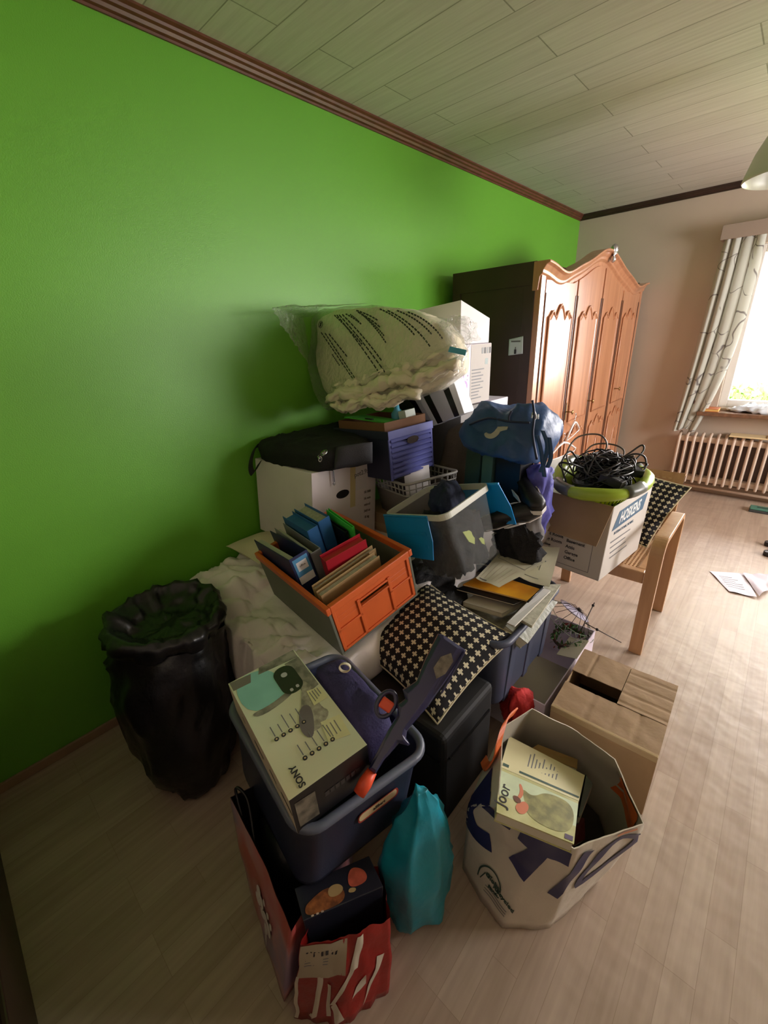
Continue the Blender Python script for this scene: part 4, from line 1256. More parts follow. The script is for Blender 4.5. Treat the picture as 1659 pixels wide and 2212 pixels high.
for k in range(4): tq([(-.022 + .0, .058 + .007 * k), (.012 - .004 * k, .058 + .007 * k), (.012 - .004 * k, .060 + .007 * k), (-.022, .060 + .007 * k)], INKG, .0013)
tq([(.07, .04), (.125, .03), (.14, .078), (.08, .085)], PALE, .001)
for k in range(3): tq([(.085, .046 + .01 * k), (.12, .044 + .01 * k), (.12, .046 + .01 * k), (.085, .048 + .01 * k)], INKG, .0013)
for x0, n_, y0 in ((.045, 5, -.058), (.125, 5, -.028)):
    for k in range(n_):
        yy = y0 + .017 * k
        mb.prism([(x0 + a, yy + b_) for a, b_ in rrect(.0052, .0052, .0051, 4)], .0004, .0013, INK, T); mb.prism([(x0 + a, yy + b_) for a, b_ in rrect(.0022, .0022, .0021, 4)], .0013, .0016, STK, T)
        L = (.03, .026, .044, .034, .038)[k]; tq([(x0 - .008 - L, yy - .001), (x0 - .008, yy - .001), (x0 - .008, yy + .0012), (x0 - .008 - L, yy + .0012)], INKG, .0012)
mb.text('SONY', 0.020, INK, T @ Matrix.Translation((.150, -.058, .0008)) @ Matrix.Rotation(math.radians(-180), 4, 'Z') @ Matrix.Rotation(math.radians(0), 4, 'Z'), bold=.0004)
fx = RT(SW, SH)
mb.prism([(-.085, -.04), (-.04, -.045), (-.04, .035), (-.085, .04)], 0, .0005, mat('print_dim_photo', (98, 92, 78), .4, var=.5, vscale=40), fx)
for k in range(7): mb.box((-.02 + k * .013, -.006, 0), (-.011 + k * .013, .008, .0004), mat('print_dark_grey', (50, 48, 48), .3), fx)
fy = FR(SD, SH)
for x, w in ((-.10, .012), (-.02, .05), (.07, .03), (.13, .05)): mb.prism([(x, .012), (x + w, .004), (x + w, .009), (x, .018)], 0, .0004, SBK, fy)
mb.prism([(-.17, -.05), (.17, -.05), (.17, -.046), (-.17, -.046)], 0, .0004, INKG, fy)
mb.build('printed_picture', sy)

# navy pouch
NAVF = mat('navy_fabric', (46, 42, 84), 0.85, var=0.12, vscale=10, bump=0.3, bscale=160)
pc = empty('pouch', (0, 0, 0))
c_ = [A(668, 1440, 'z', .60), A(735, 1410, 'z', .60), A(858, 1545, 'z', .60), A(800, 1612, 'z', .585)]
cc = sum(c_, Vector()) / 4; pc.location = (cc.x, cc.y, .52)
rg = []
for k, (s_, z_) in enumerate(((.7, .43), (.96, .46), (1.0, .56), (.93, .595), (.72, .612), (.3, .618))):
    rg.append([(cc.x + (p.x - cc.x) * s_ - pc.location.x, cc.y + (p.y - cc.y) * s_ - pc.location.y, z_ + (p.z - .6) - pc.location.z) for p in resample([c_[0].lerp(c_[1], .12), c_[0].lerp(c_[1], .85), c_[1].lerp(c_[2], .15), c_[1].lerp(c_[2], .92), c_[2].lerp(c_[3], .3), c_[3].lerp(c_[0], .06), c_[3].lerp(c_[0], .9)], 28)])
lump('pouch_body', rg, NAVF, pc, amp=.006, sc=16, n=28, seed=3)
mb = MB(); TAGW = mat('cream_label_loop', (206, 200, 172), .7)
lp0 = A(745, 1442, 'z', .632) - pc.location
mb.M = Matrix.Translation(lp0) @ Matrix.Rotation(math.radians(35), 4, 'Z') @ Matrix.Rotation(math.radians(70), 4, 'X')
ring = [(0.017 * math.cos(a), 0.013 * math.sin(a), 0) for a in [i * 2 * PI / 18 for i in range(18)]]
mb.loft([[(x, y, -.006) for x, y, _ in ring], [(x, y, .006) for x, y, _ in ring], [(x * .85, y * .82, .006) for x, y, _ in ring], [(x * .85, y * .82, -.006) for x, y, _ in ring], [(x, y, -.006) for x, y, _ in ring]], TAGW, False, False, smooth=False)
mb.build('label_loop', pc)
tag(pc, 'dark navy fabric pouch with a cream loop tag, beside the console box in the tote', 'pouch')

# toy gun standing muzzle down in the tote
GUN = mat('dark_blue_gun_plastic', (40, 42, 78), 0.28, var=0.08, coat=0.3); RED = mat('red_orange_plastic', (226, 82, 48), 0.4)
g1 = A(800, 1672, 'z', .60); g2 = A(968, 1380, 'z', .80)
ax = (g2 - g1); GL_ = ax.length; ax.normalize()
view = (CAM - (g1 + g2) / 2).normalized(); sx = ax.cross(view).normalized(); nz = sx.cross(ax).normalized()
gm = Matrix(((ax.x, -sx.x, nz.x, g1.x), (ax.y, -sx.y, nz.y, g1.y), (ax.z, -sx.z, nz.z, g1.z), (0, 0, 0, 1)))
gun = empty('toy_gun'); gun.matrix_world = gm; tag(gun, 'dark blue toy rifle with orange tip and trigger, standing in the slate tote', 'toy gun')
L = GL_
mb = MB()
out = [(0.02, -.012), (.12, -.013), (.16, -.018), (.25, -.026), (.27, -.05), (.285, -.052), (.30, -.035), (.34, -.028), (.42, -.034), (.56, -.046), (.62, -.048), (.90, -.060), (1.0, -.062),
       (1.005, .02), (.99, .034), (.78, .028), (.64, .018), (.58, .030), (.54, .040), (.50, .020), (.44, .030), (.38, .016), (.28, .018), (.12, .014), (.02, .012)]
P = [(x * L, y * L / .42) for x, y in out]
n_ = len(P); cen = Vector((sum(p[0] for p in P) / n_, 0, 0))


def gring(z, s): return [(cen.x + (x - cen.x) * (1 - (1 - s) * .12), y * s - (1 - s) * .002, z) for x, y in P]


mb.loft([gring(-.020, .55), gring(-.013, .92), gring(0, 1.0), gring(.013, .92), gring(.020, .55)], GUN, smooth=False)
mb.build('gun_body', gun, bevel=0.004, seg=2, angle=25)
mb = MB(); mb.tube([(0.02 * L, 0, 0), (-.02, 0, 0), (-.045, 0, 0)], [.012, .016, .014], RED, 12); mb.build('orange_tip', gun)
mb = MB(); R_ = [(.40 * L + .030 * math.cos(a), .048 + .020 * math.sin(a), 0) for a in [i * 2 * PI / 20 for i in range(20)]]; mb.tube(R_, .0055, GUN, 8, closed=True); mb.build('trigger_guard', gun)
mb = MB(); mb.box((.40 * L - .014, .030, -.006), (.40 * L + .012, .062, .006), RED); mb.build('trigger', gun, bevel=.004)
mb = MB(); mb.prism([(.72 * L, -.022), (.78 * L, -.034), (.88 * L, -.036), (.92 * L, -.022), (.86 * L, -.006), (.77 * L, -.004)], .0190, .0215, mat('worn_gold_emblem', (112, 104, 92), .4, var=.4, vscale=60)); mb.build('emblem', gun)
mb = MB()
for k in range(3): mb.box((.66 * L, -.05 + .018 * k, .014), (.98 * L, -.045 + .018 * k, .0185), GUN)
mb.build('stock_ribs', gun, bevel=.002)

# ================================================================== bed, duvet, crate
bed = empty('bed', (0.47, 1.62, 0)); tag(bed, 'low dark bed along the green wall, buried under duvet, crates and boxes', 'bed')
mb = MB(); mb.box((-.42, -.95, .10), (.42, .95, .32), BLACK); mb.build('bed_base', bed, bevel=.01)
mb = MB(); mb.box((-.42, -.95, .322), (.42, .95, .42), mat('mattress_white', (200, 196, 190), .9, bump=.2)); mb.build('mattress', bed, bevel=.03, seg=3)
for x in (-.38, .38):
    for y in (-.9, .9):
        mb = MB(); mb.tube([(x, y, 0), (x, y, .10)], .025, BLKPL, 10); mb.build('leg', bed)

CRB, CRR = (0.698, 0.922, 0.5585), (12.3, 1.7, -7.0)
CRW, CRD, CRH = 0.491, 0.364, 0.220
MCR = TR(CRB, CRR)


def crate_floor(x, y): return CRB[2] + (y - CRB[1]) * 0.213 - (x - CRB[0]) * 0.03


DUV = mat('duvet_white', (232, 224, 220), .85, var=.02, bump=.25, bscale=30)


def duvet():
    nu, nv = 170, 150
    def fn(u, v):
        # v: 0 hanging front hem -> .28 front top edge -> 1 back ; u: 0 wall -> .86 bed edge -> 1 hanging over the side
        x = 0.03 + 0.90 * min(u / .86, 1)
        if v < .28: y = 0.53 + 0.035 * math.sin(v / .28 * PI / 2); q = v / .28
        else: y = 0.565 + (v - .28) / .72 * 0.95; q = 1
        w = min(1, max(0, (x - .30) / .12))
        top = 0.565 * (1 - w) + w * (crate_floor(x, max(y, .70)) - .014)
        top = min(top, .585)
        edge = max(0, 1 - (y - .53) / .16) ** 2 * 0.075
        le = max(0, 1 - (x - .03) / .10) ** 2 * 0.05
        z = top - edge - le
        wv = x * 26 - y * 30 + 3.0 * noise.noise(Vector((x * 3.5, y * 3.5, 0)))
        fold = 0.024 * (abs(math.sin(wv)) ** .7 - .5) * (1 - .75 * w * min(1, max(0, (y - .66) / .08))) + 0.018 * noise.noise(Vector((x * 8, y * 8, 5)))
        fr_ = 1 - w * min(1, max(0, (y - .68) / .06))
        fold += .030 * (ridge(Vector((x * 5.5 + y * 3, y * 9 - x * 4, 2.2))) - .3) * fr_
        z += fold * (1 if fr_ > .5 else .4) - (0.014 if w > .5 and y > .66 else 0)
        if q < 1:
            z = 0.17 + (z - 0.17) * q ** .8
            y += 0.020 * (abs(math.sin(x * 22 + q * 2)) - .5) - .03 * math.sin(q * PI)
        if u > .86:
            k = (u - .86) / .14
            x = .93 + .03 * math.sin(k * PI) + 0.012 * math.sin(y * 40); z = z - (z - .30) * k ** 1.3
        return (x, y, z)
    mb = MB(); mb.grid(fn, nu, nv, DUV); o = mb.build('duvet', solid=0.012)
    return tag(o, 'rumpled white duvet spilling off the near end of the bed under the orange crate', 'duvet')


duvet()
o = pillow('pillow', [(.04, .79, .625), (.30, .80, .615), (.33, 1.06, .60), (.03, 1.06, .61)], .085, mat('cream_pillow', (208, 198, 168), .9, bump=.2, bscale=60), seed=5)
tag(o, 'small cream pillow sticking out at the wall between duvet and white archive box', 'pillow')

GRYP = mat('grey_crate_plastic', (104, 106, 92), .55, var=.05); ORP = mat('orange_crate_plastic', (206, 96, 44), .45, var=.05)
ORD = mat('orange_crate_recess', (184, 80, 36), .5)
cr = empty('folding_crate', CRB, CRR); tag(cr, 'orange and grey folding crate of ring binders, tilted on the duvet', 'crate')
hx, hy = CRW / 2, CRD / 2
mb = MB(); mb.box((-hx, -hy, 0), (hx, hy, .008), GRYP); mb.build('base', cr, bevel=.002)
for sg in (-1, 1):
    mb = MB(); y0, y1 = (sg * hy, sg * (hy - .010)); y0, y1 = min(y0, y1), max(y0, y1)
    mb.box((-hx, y0, .008), (hx, y1, CRH - .028), GRYP); mb.build('side_wall', cr, bevel=.002)
for sg in (-1, 1):
    mb = MB(); Mx = Matrix.Translation((sg * hx, 0, 0)) @ Matrix.Rotation(PI / 2 * sg, 4, 'Z') @ Matrix.Rotation(PI / 2, 4, 'X')
    W = hy - .012
    # frame around a long grip slot
    sl, s0, s1 = .062, CRH - .082, CRH - .062
    for a, b_, c_, d_ in ((-W, .012, W, s0), (-W, s0, -sl, s1), (sl, s0, W, s1), (-W, s1, W, CRH - .026)):
        mb.box((a, b_, -.012), (c_, d_, -.004), ORP, Mx)
    for a, b_, c_, d_ in ((-W, .012, -W + .012, CRH - .03), (W - .012, .012, W, CRH - .03), (-sl - .012, .012, -sl, CRH - .05), (sl, .012, sl + .012, CRH - .05), (-W, .012, W, .022), (-W, .10, -sl, .110), (sl, .10, W, .110), (-sl, s1, sl, s1 + .008), (-sl, s0 - .008, sl, s0)):
        mb.box((a, b_, -.004), (c_, d_, .002), ORP, Mx)
    mb.build('end_panel', cr, bevel=.0015)
mb = MB()
for (a, b_, c_, d_) in ((-hx - .006, -hy - .006, hx + .006, -hy + .010), (-hx - .006, hy - .010, hx + .006, hy + .006), (-hx - .006, -hy + .01, -hx + .014, hy - .01), (hx - .014, -hy + .01, hx + .006, hy - .01)):
    mb.box((a, b_, CRH - .028), (c_, d_, CRH), ORP)
mb.build('rim', cr, bevel=.003)

# ring binders and folders standing in the crate (crate frame; K converts the measured frame)
K = .9
DKB = mat('navy_binder_cloth', (30, 38, 80), .45, var=.08); MDB = mat('blue_binder_board', (44, 98, 152), .45, var=.1, vscale=15)
GREYI = mat('grey_binder_inside', (176, 174, 164), .6); PAGE = mat('page_edges', (168, 168, 150), .8, var=.12, vscale=90)


def binder(x0, x1, y0, y1, z0, z1, tilt, m, label, papers=None, lab=None, group='binders and folders in the orange crate', cat='binder', name='ring_binder', fill=.86):
    """upright binder: covers along x, spine at the +x end, open end up"""
    x0, x1, y0, y1, z0, z1 = [k * K for k in (x0, x1, y0, y1, z0, z1)]
    e = empty(name); e.matrix_world = MCR @ Matrix.Translation(((x0 + x1) / 2, (y0 + y1) / 2, z0)) @ Matrix.Rotation(math.radians(tilt), 4, 'Y')
    a, w, h = (x1 - x0) / 2, (y1 - y0) / 2, z1 - z0; t = .0025
    mb = MB(); mb.box((-a, -w, 0), (a, -w + t, h), m); mb.box((-a, w - t, 0), (a, w, h), m); mb.box((a - t, -w + t, 0), (a, w - t, h), m)
    mb.build('cover', e, bevel=.001)
    mb = MB(); p = papers or PAGE; mb.box((-a + .008, -w + t + .002, .01), (a - .012, w * (2 * fill - 1), h - .012), p); mb.build('paper_block', e)
    if lab:
        mb = MB(); F = Matrix.Translation((a + .0006, 0, h * .78)) @ Matrix.Rotation(PI / 2, 4, 'Z') @ Matrix.Rotation(PI / 2, 4, 'X')
        mb.box((-w * .8, -.05, 0), (w * .8, .05, .0005), mat('label_white', (222, 222, 224), .5), F); mb.box((-w * .8, -.02, .0005), (w * .8, .05, .0009), mat('label_blue', (74, 138, 182), .5), F)
        mb.box((-w * .55, .0, .0009), (w * .55, .035, .0012), _M['label_white'], F); mb.text('office', .011, INK, F @ Matrix.Translation((0, .018, .0014))); mb.build('spine_label', e)
    return tag(e, label, cat, group)


binder(-.262, .072, -.182, -.100, .012, .315, -7, DKB, 'navy ring binder with a blue and white spine label in the orange crate', GREYI, True, fill=.35)
binder(-.262, .03, -.094, -.048, .012, .315, 2, mat('grey_binder_board', (120, 122, 122), .5), 'grey ring binder between the navy and the blue one in the orange crate', GREYI, fill=.4)
binder(-.262, -.055, -.038, .014, .012, .345, 0, MDB, 'bright blue binder with closed top, left of its twin in the orange crate', MDB, fill=.97)
binder(-.262, -.065, .024, .082, .012, .350, 0, MDB, 'blue binder packed with pale pages, right of its twin in the orange crate', PAGE, fill=.95)
binder(-.24, -.02, .090, .108, .012, .300, 6, BLKPL, 'thin black folder behind the blue binders in the orange crate', BLKPL)
binder(-.20, -.02, .116, .130, .012, .325, 10, mat('bright_green_board', (72, 200, 74), .45), 'bright green folder behind the blue binders in the orange crate', _M['bright_green_board'])
# crosswise red folder and brown envelopes


def cross_file(x0, x1, y0, y1, z1, m, label, name='envelope', cat='envelope', rz=0):
    x0, x1, y0, y1, z1 = [k * K for k in (x0, x1, y0, y1, z1)]
    e = empty(name); e.matrix_world = MCR @ Matrix.Translation(((x0 + x1) / 2, (y0 + y1) / 2, .012)) @ Matrix.Rotation(math.radians(rz), 4, 'Z') @ Matrix.Rotation(math.radians(4), 4, 'Y')
    a, w, h = (x1 - x0) / 2, (y1 - y0) / 2, z1 - .012
    mb = MB(); mb.box((-a, -w, 0), (-a + .002, w, h), m); mb.box((a - .002, -w, 0), (a, w, h - .004), m); mb.box((-a, -w, 0), (a, -w + .002, h - .006), m); mb.build('cover', e, bevel=.0008)
    mb = MB(); mb.box((-a + .003, -w + .004, .004), (a - .003, w - .004, h - .012), PAGE if 'brown' in label else m); mb.build('contents', e)
    return tag(e, label, cat, 'binders and folders in the orange crate')


cross_file(.070, .115, -.080, .105, .310, mat('crimson_board', (166, 30, 44), .4), 'crimson box file lying crosswise in the middle of the orange crate', 'box_file', 'file', -6)
KR = mat('kraft_paper', (164, 136, 92), .7, var=.06)
cross_file(.128, .150, -.175, .12, .262, KR, 'brown envelope file right behind the nearest one in the orange crate')
cross_file(.165, .195, -.18, .10, .258, KR, 'brown envelope file nearest the slotted end of the orange crate')

# ================================================================== archive box and black bag
ABW, ABD, ABH = .415, .40, .362
MA = TR((.2225, 1.195, .612), (-5, .9, 1.1))
ab = empty('archive_box', (.2225, 1.195, .612), (-5, .9, 1.1)); tag(ab, 'white cardboard archive box with an oval hand hole, carrying the black bag', 'box')
AW = mat('archive_white', (222, 212, 212), .6, var=.03)
mb = MB(); w, d, h = ABW, ABD, ABH
mb.box((-w / 2, -d / 2, 0), (w / 2 - .004, d / 2, h), AW)
# +x face with an oval hole
F = Matrix.Translation((w / 2 - .004, 0, h * .5)) @ Matrix.Rotation(PI / 2, 4, 'Z') @ Matrix.Rotation(PI / 2, 4, 'X')
hole = [(.0 + .042 * math.cos(a) - .02, .020 * math.sin(a) + .055) for a in [i * 2 * PI / 24 for i in range(24)]]
outer = resample([(-d / 2, -h / 2, 0), (d / 2, -h / 2, 0), (d / 2, h / 2, 0), (-d / 2, h / 2, 0)], 24)
outer = sorted([(p.x, p.y) for p in outer], key=lambda p: math.atan2(p[1] - .055, p[0] + .02)); hole = sorted(hole, key=lambda p: math.atan2(p[1] - .055, p[0] + .02))
outer[min(range(24), key=lambda i: (outer[i][0] + d / 2) ** 2 + (outer[i][1] + h / 2) ** 2)] = (-d / 2, -h / 2)
for cx_, cy_ in ((-d / 2, -h / 2), (d / 2, -h / 2), (d / 2, h / 2), (-d / 2, h / 2)):
    i = min(range(24), key=lambda i: (outer[i][0] - cx_) ** 2 + (outer[i][1] - cy_) ** 2); outer[i] = (cx_, cy_)
mb.loft([[(x, y, 0) for x, y in outer], [(x, y, .004) for x, y in outer], [(x, y, .004) for x, y in hole], [(x, y, 0) for x, y in hole]], AW, False, False, smooth=False, M=F)
mb.poly([(x, y, .0003) for x, y in hole], mat('hole_dark', (16, 10, 10), .9), F)
mb.build('box_body', ab, bevel=.0012)
mb = MB(); F2 = RT(w, h)
mb.box((.025, -.02, 0), (.058, h / 2, .0005), mat('yellowed_tape', (206, 190, 140), .4), F2); mb.box((.06, .055, 0), (.135, h / 2 - .005, .0007), mat('label_paper', (214, 208, 210), .6), F2)
mb.text('pot2.9x', .032, mat('pencil_grey', (96, 96, 92), .6), F2 @ Matrix.Translation((.10, .135, .001)) @ Matrix.Rotation(.1, 4, 'Z'))
for i, s in enumerate(('10 300', '16 mm', 'mm-cl', '360 ct', '5 kg')): mb.text(s, .017, mat('print_brown_grey', (96, 78, 70), .6), F2 @ Matrix.Translation((.14, .035 - .032 * i, .0004)), bold=.0004)
mb.build('printed_marks', ab)

BAGM = mat('black_nylon', (14, 13, 15), .75, var=.2, bump=.3, bscale=200); BAGG = mat('charcoal_suede', (52, 52, 58), .8, var=.1, bump=.2, bscale=200)
bb = empty('laptop_bag', (.25, 1.2, .98)); ob = Vector((.25, 1.2, .98))
tag(bb, 'flat black bag with silver clasp and shoulder strap lying on the white archive box', 'bag')


def oz(pts, z): return [tuple(A(u, v, 'z', z) - ob) for u, v in pts]


def inroom(r): return [(max(p[0], .02 - ob.x), p[1], p[2]) for p in r]


pb = [(556, 992), (600, 1008), (700, 1022), (800, 1005), (803, 975), (770, 950), (700, 940), (610, 945), (570, 962)]
rgs = [inroom(oz([(u, v) for u, v in pb], z_)) for z_ in (.985,)]
c0 = Vector((sum(p[0] for p in rgs[0]) / 9, sum(p[1] for p in rgs[0]) / 9, 0))


def scr(s, z): return [((p[0] - c0.x) * s + c0.x, (p[1] - c0.y) * s + c0.y, z - ob.z) for p in rgs[0]]


lump('bag_body', [scr(.94, .982), scr(1.0, .992), scr(1.0, 1.05), scr(.94, 1.078), scr(.7, 1.09), scr(.3, 1.095)], BAGM, bb, amp=.006, sc=9, n=60, seed=6, crease=.012)
mb = MB(); f0, f1, f2, f3 = [A(u, v, 'z', z_) - ob for u, v, z_ in ((722, 1014, 1.0), (804, 1000, 1.0), (804, 955, 1.085), (726, 966, 1.085))]
mb.grid(lambda u, v: (f0 * (1 - u) + f1 * u) * (1 - v) + (f3 * (1 - u) + f2 * u) * v + Vector((.012, -.012, .02)) * (1 - (2 * u - 1) ** 4) * (1 - (2 * v - 1) ** 4), 14, 10, BAGG); mb.build('suede_pocket', bb, solid=.004)
mb = MB(); q = A(700, 978, 'z', 1.085) - ob
mb.M = Matrix.Translation(q) @ Matrix.Rotation(-.5, 4, 'Z') @ Matrix.Rotation(.6, 4, 'X')
mb.tube([(.022 * math.cos(a), .014 * math.sin(a), 0) for a in [i * PI / 8 for i in range(16)]], .0028, METAL, 8, closed=True); mb.tube([(-.02, -.012, 0), (.0, -.03, .004), (.03, -.028, .002)], .003, METAL, 8); mb.box((-.014, -.008, -.004), (.006, .008, .006), METAL)
mb.build('clasp', bb)
mb = MB(); q = A(692, 992, 'z', 1.062) - ob; mb.M = Matrix.Translation(q) @ Matrix.Rotation(.5, 4, 'Z') @ Matrix.Rotation(1.0, 4, 'X'); mb.prism([(.008 * math.cos(a), .012 * math.sin(a)) for a in [i * PI / 8 for i in range(16)]], 0, .002, METAL); mb.prism([(.005 * math.cos(a), .008 * math.sin(a)) for a in [i * PI / 8 for i in range(16)]], .002, .003, BLKPL); mb.build('oval_badge', bb)
pts = smoothp([A(u, v, 'z', z_) - ob for u, v, z_ in ((610, 945, 1.03), (575, 945, 1.05), (552, 965, 1.05), (541, 1000, 1.0), (546, 1022, .96), (560, 1000, .99))], 6)
pts = [Vector((max(p.x, .03 - ob.x), p.y, p.z)) for p in pts]
mb = MB(); mb.loft([[p + Vector((0, .012, .01)), p + Vector((.003, .012, .008)), p + Vector((.003, -.012, -.01)), p + Vector((0, -.012, -.008))] for p in pts], BAGM, smooth=False); mb.build('shoulder_strap', bb)
mb = MB(); q = A(719, 1016, 'z', .975) - ob + Vector((.004, -.004, 0)); mb.M = Matrix.Translation(q); mb.box((-.004, -.003, -.05), (.005, .002, .0), METAL); mb.tube([(0, 0, -.05), (.006, 0, -.06), (0, 0, -.068), (-.006, 0, -.06)], .0018, METAL, 6, closed=True); mb.build('zip_pull', bb)

# ================================================================== blue ridged box on the grey crate
BW, BD, BH = .372, .298, .222
bx = empty('file_box', (.413, 1.517, .884), (.6, -3.3, -3.1)); tag(bx, 'periwinkle blue ridged cardboard file box with an oval hand hole, standing on the grey crate', 'box')
PERI = mat('periwinkle_card', (92, 98, 168), .55, var=.05); PERD = mat('dark_navy_card', (40, 42, 66), .6)
mb = MB(); carton(mb, BW - .004, BD, BH - .004, PERD, .004, True); mb.build('box_body', bx, bevel=.001)
mb = MB(); F = RT(BW - .004, BH)
mb.box((-BD / 2, -BH / 2, 0), (-BD / 2 + .012, BH / 2 - .03, .006), PERI, F); mb.box((BD / 2 - .012, -BH / 2, 0), (BD / 2, BH / 2 - .03, .006), PERI, F)
for k in range(8):
    z = -BH / 2 + .004 + k * .0235
    mb.loft([[(x, z, .0), (x, z + .005, .010), (x, z + .012, .011), (x, z + .0225, .0)] for x in (-BD / 2 + .012, BD / 2 - .012)], PERI, smooth=False, M=F)
mb.build('ridged_front', bx)
mb = MB(); mb.box((-BW / 2 - .004, -BD / 2 - .005, BH - .034), (BW / 2 + .008, -BD / 2, BH + .002), PERD); mb.box((BW / 2 - .002, -BD / 2 - .004, BH - .034), (BW / 2 + .008, BD / 2 + .004, BH + .002), PERI); mb.box((-BW / 2 - .004, BD / 2, BH - .034), (BW / 2, BD / 2 + .005, BH + .002), PERD)
mb.build('rim_band', bx, bevel=.001)
mb = MB(); F3 = RT(BW + .022, BH); mb.prism([(.04 * math.cos(a) + .0, .017 * math.sin(a) + .052) for a in [i * PI / 12 for i in range(24)]], 0, .0008, mat('hole_brown', (52, 36, 28), .8), F3); mb.build('hand_hole', bx)
BM = TR((.413, 1.517, .884), (.6, -3.3, -3.1))
ct = empty('cardboard_tray'); ct.matrix_world = BM @ TR((.0, .0, BH - .038), (0, 0, 0)); tag(ct, 'shallow brown cardboard tray set in the top of the blue ridged box', 'tray')
mb = MB(); carton(mb, BW - .05, BD - .02, .075, mat('brown_tray_card', (120, 84, 56), .8, var=.06), .005, True, CARD); mb.build('tray_body', ct, bevel=.001)
gt = empty('plastic_folder'); gt.matrix_world = BM @ TR((-.01, -.05, BH + .035), (-6, 6, 10)); tag(gt, 'bright green plastic folder lying in the brown tray', 'folder')
GRF = mat('bright_green_plastic', (70, 165, 50), .4, var=.05); mb = MB(); mb.box((-.10, -.09, 0), (.14, .07, .006), GRF); mb.box((.02, -.085, .006), (.06, -.07, .012), BLKPL); mb.build('cover', gt, bevel=.001)
bo = empty('plastic_bottle'); bo.matrix_world = BM @ TR((.055, .06, BH - .03), (8, 6, 0)); tag(bo, 'turquoise plastic bottle standing in the brown tray under the wrapped bedding', 'bottle')
mb = MB(); mb.lathe([(.001, 0), (.028, 0), (.03, .01), (.03, .08), (.014, .10), (.012, .12), (.001, .12)], mat('turquoise_plastic', (96, 178, 206), .3), 18); mb.build('bottle_body', bo)
wc = MB(); wc.M = BM @ TR((.125, .06, BH - .02), (0, -8, 10)); wc.box((-.02, -.04, 0), (.02, .045, .085), mat('white_mint_card', (206, 216, 206), .6)); tag(wc.build('small_box', bevel=.001), 'small pale box standing at the right end of the brown tray', 'box')

# grey lattice crate
GCW, GCD, GCH = .335, .30, .188
gc = empty('lattice_crate', (.573, 1.562, .689), (2.0, -5.0, -18.6)); tag(gc, 'grey plastic crate with latticed rim, below the blue ridged box', 'crate')
LG = mat('light_grey_plastic', (170, 168, 162), .45, var=.03); MGp = mat('taupe_grey_plastic', (128, 122, 118), .5, var=.05)
mb = MB(); ro = lambda s, z: rrect(GCW / 2 * s, GCD / 2 * s, .03, 5, z)
mb.loft([ro(.88, 0), ro(.95, GCH - .06)], MGp, cap1=False); mb.loft([ro(.93, GCH - .06), ro(.87, .006)], MGp, cap0=False); mb.build('tub', gc)
mb = MB()
R0, R1 = ro(.955, GCH - .058), ro(1.0, GCH)
for R, r_ in ((R0, .004), (R1, .0065), (ro(.98, GCH - .03), .003)): mb.tube(R, r_, LG, 6, closed=True)
n0 = resample(R0, 34); n1 = resample(R1, 34)
for p, q in zip(n0, n1): mb.tube([p, q], .0032, LG, 5)
mb.build('lattice_rim', gc)
MG = TR((.573, 1.562, .689), (2.0, -5.0, -18.6))
mb = MB(); mb.M = MG; mb.box((.05, -.08, .10), (.052, .06, GCH + .035), WHITE); mb.box((.06, -.09, .09), (.062, .02, GCH + .02), WHITE); tag(mb.build('paper_file'), 'white papers standing up at the right end of the grey lattice crate', 'papers')
mb = MB(); mb.box((.30, 1.42, .422), (.80, 1.78, .682), CARD); mb.box((.30, 1.415, .60), (.80, 1.42, .63), TAPE); tag(mb.build('carton', bevel=.003), 'plain brown carton mostly hidden beneath the grey lattice crate', 'box')

# ================================================================== wrapped bedding on top of the pile
PN = Vector((0, -1, .28)).normalized(); P0 = Vector((.5, 1.375, 1.2))


def AP(u, v, off=0.0):
    """point the photograph shows at (u, v) on the leaning front of the wrapped bedding"""
    c = ((u - 829.5) / FPX, (v - 1106) / FPX, 1.0)
    d = Vector([RC[0][i] * c[0] + RC[1][i] * c[1] + RC[2][i] * c[2] for i in range(3)])
    o_ = P0 + PN * off
    t = (o_ - CAM).dot(PN) / d.dot(PN)
    return CAM + d * t


wb = empty('wrapped_bedding', (.5, 1.5, 1.14)); ow = Vector((.5, 1.5, 1.14)); tag(wb, 'cream folded bedding wrapped in clear printed plastic film, on top of the pile', 'bedding')
BED = mat('cream_bedding', (232, 222, 196), .8, var=.06, vscale=6, bump=.2, bscale=40)
OUTL = [(722, 884), (790, 872), (880, 862), (945, 845), (985, 812), (990, 772), (975, 730), (945, 695), (890, 672), (800, 662), (715, 668), (662, 690), (655, 730), (668, 790), (690, 840), (706, 872)]
ctr = AP(825, 770)


def wring(s, back, u_off=0):
    out = []
    for u, v in OUTL:
        p = AP(u, v); p = ctr + (p - ctr) * s + Vector((-max(0, back) * .38, back, 0)); p.x = max(p.x, .02); out.append(p - ow)
    return out


lump('folded_bedding', [wring(.3, -.012), wring(.72, -.006), wring(.92, .012), wring(1.0, .05), wring(1.0, .18), wring(.95, .26), wring(.7, .31), wring(.3, .32)], BED, wb, amp=.008, sc=9, n=96, seed=11, crease=.010, pin=0, smooth=0)
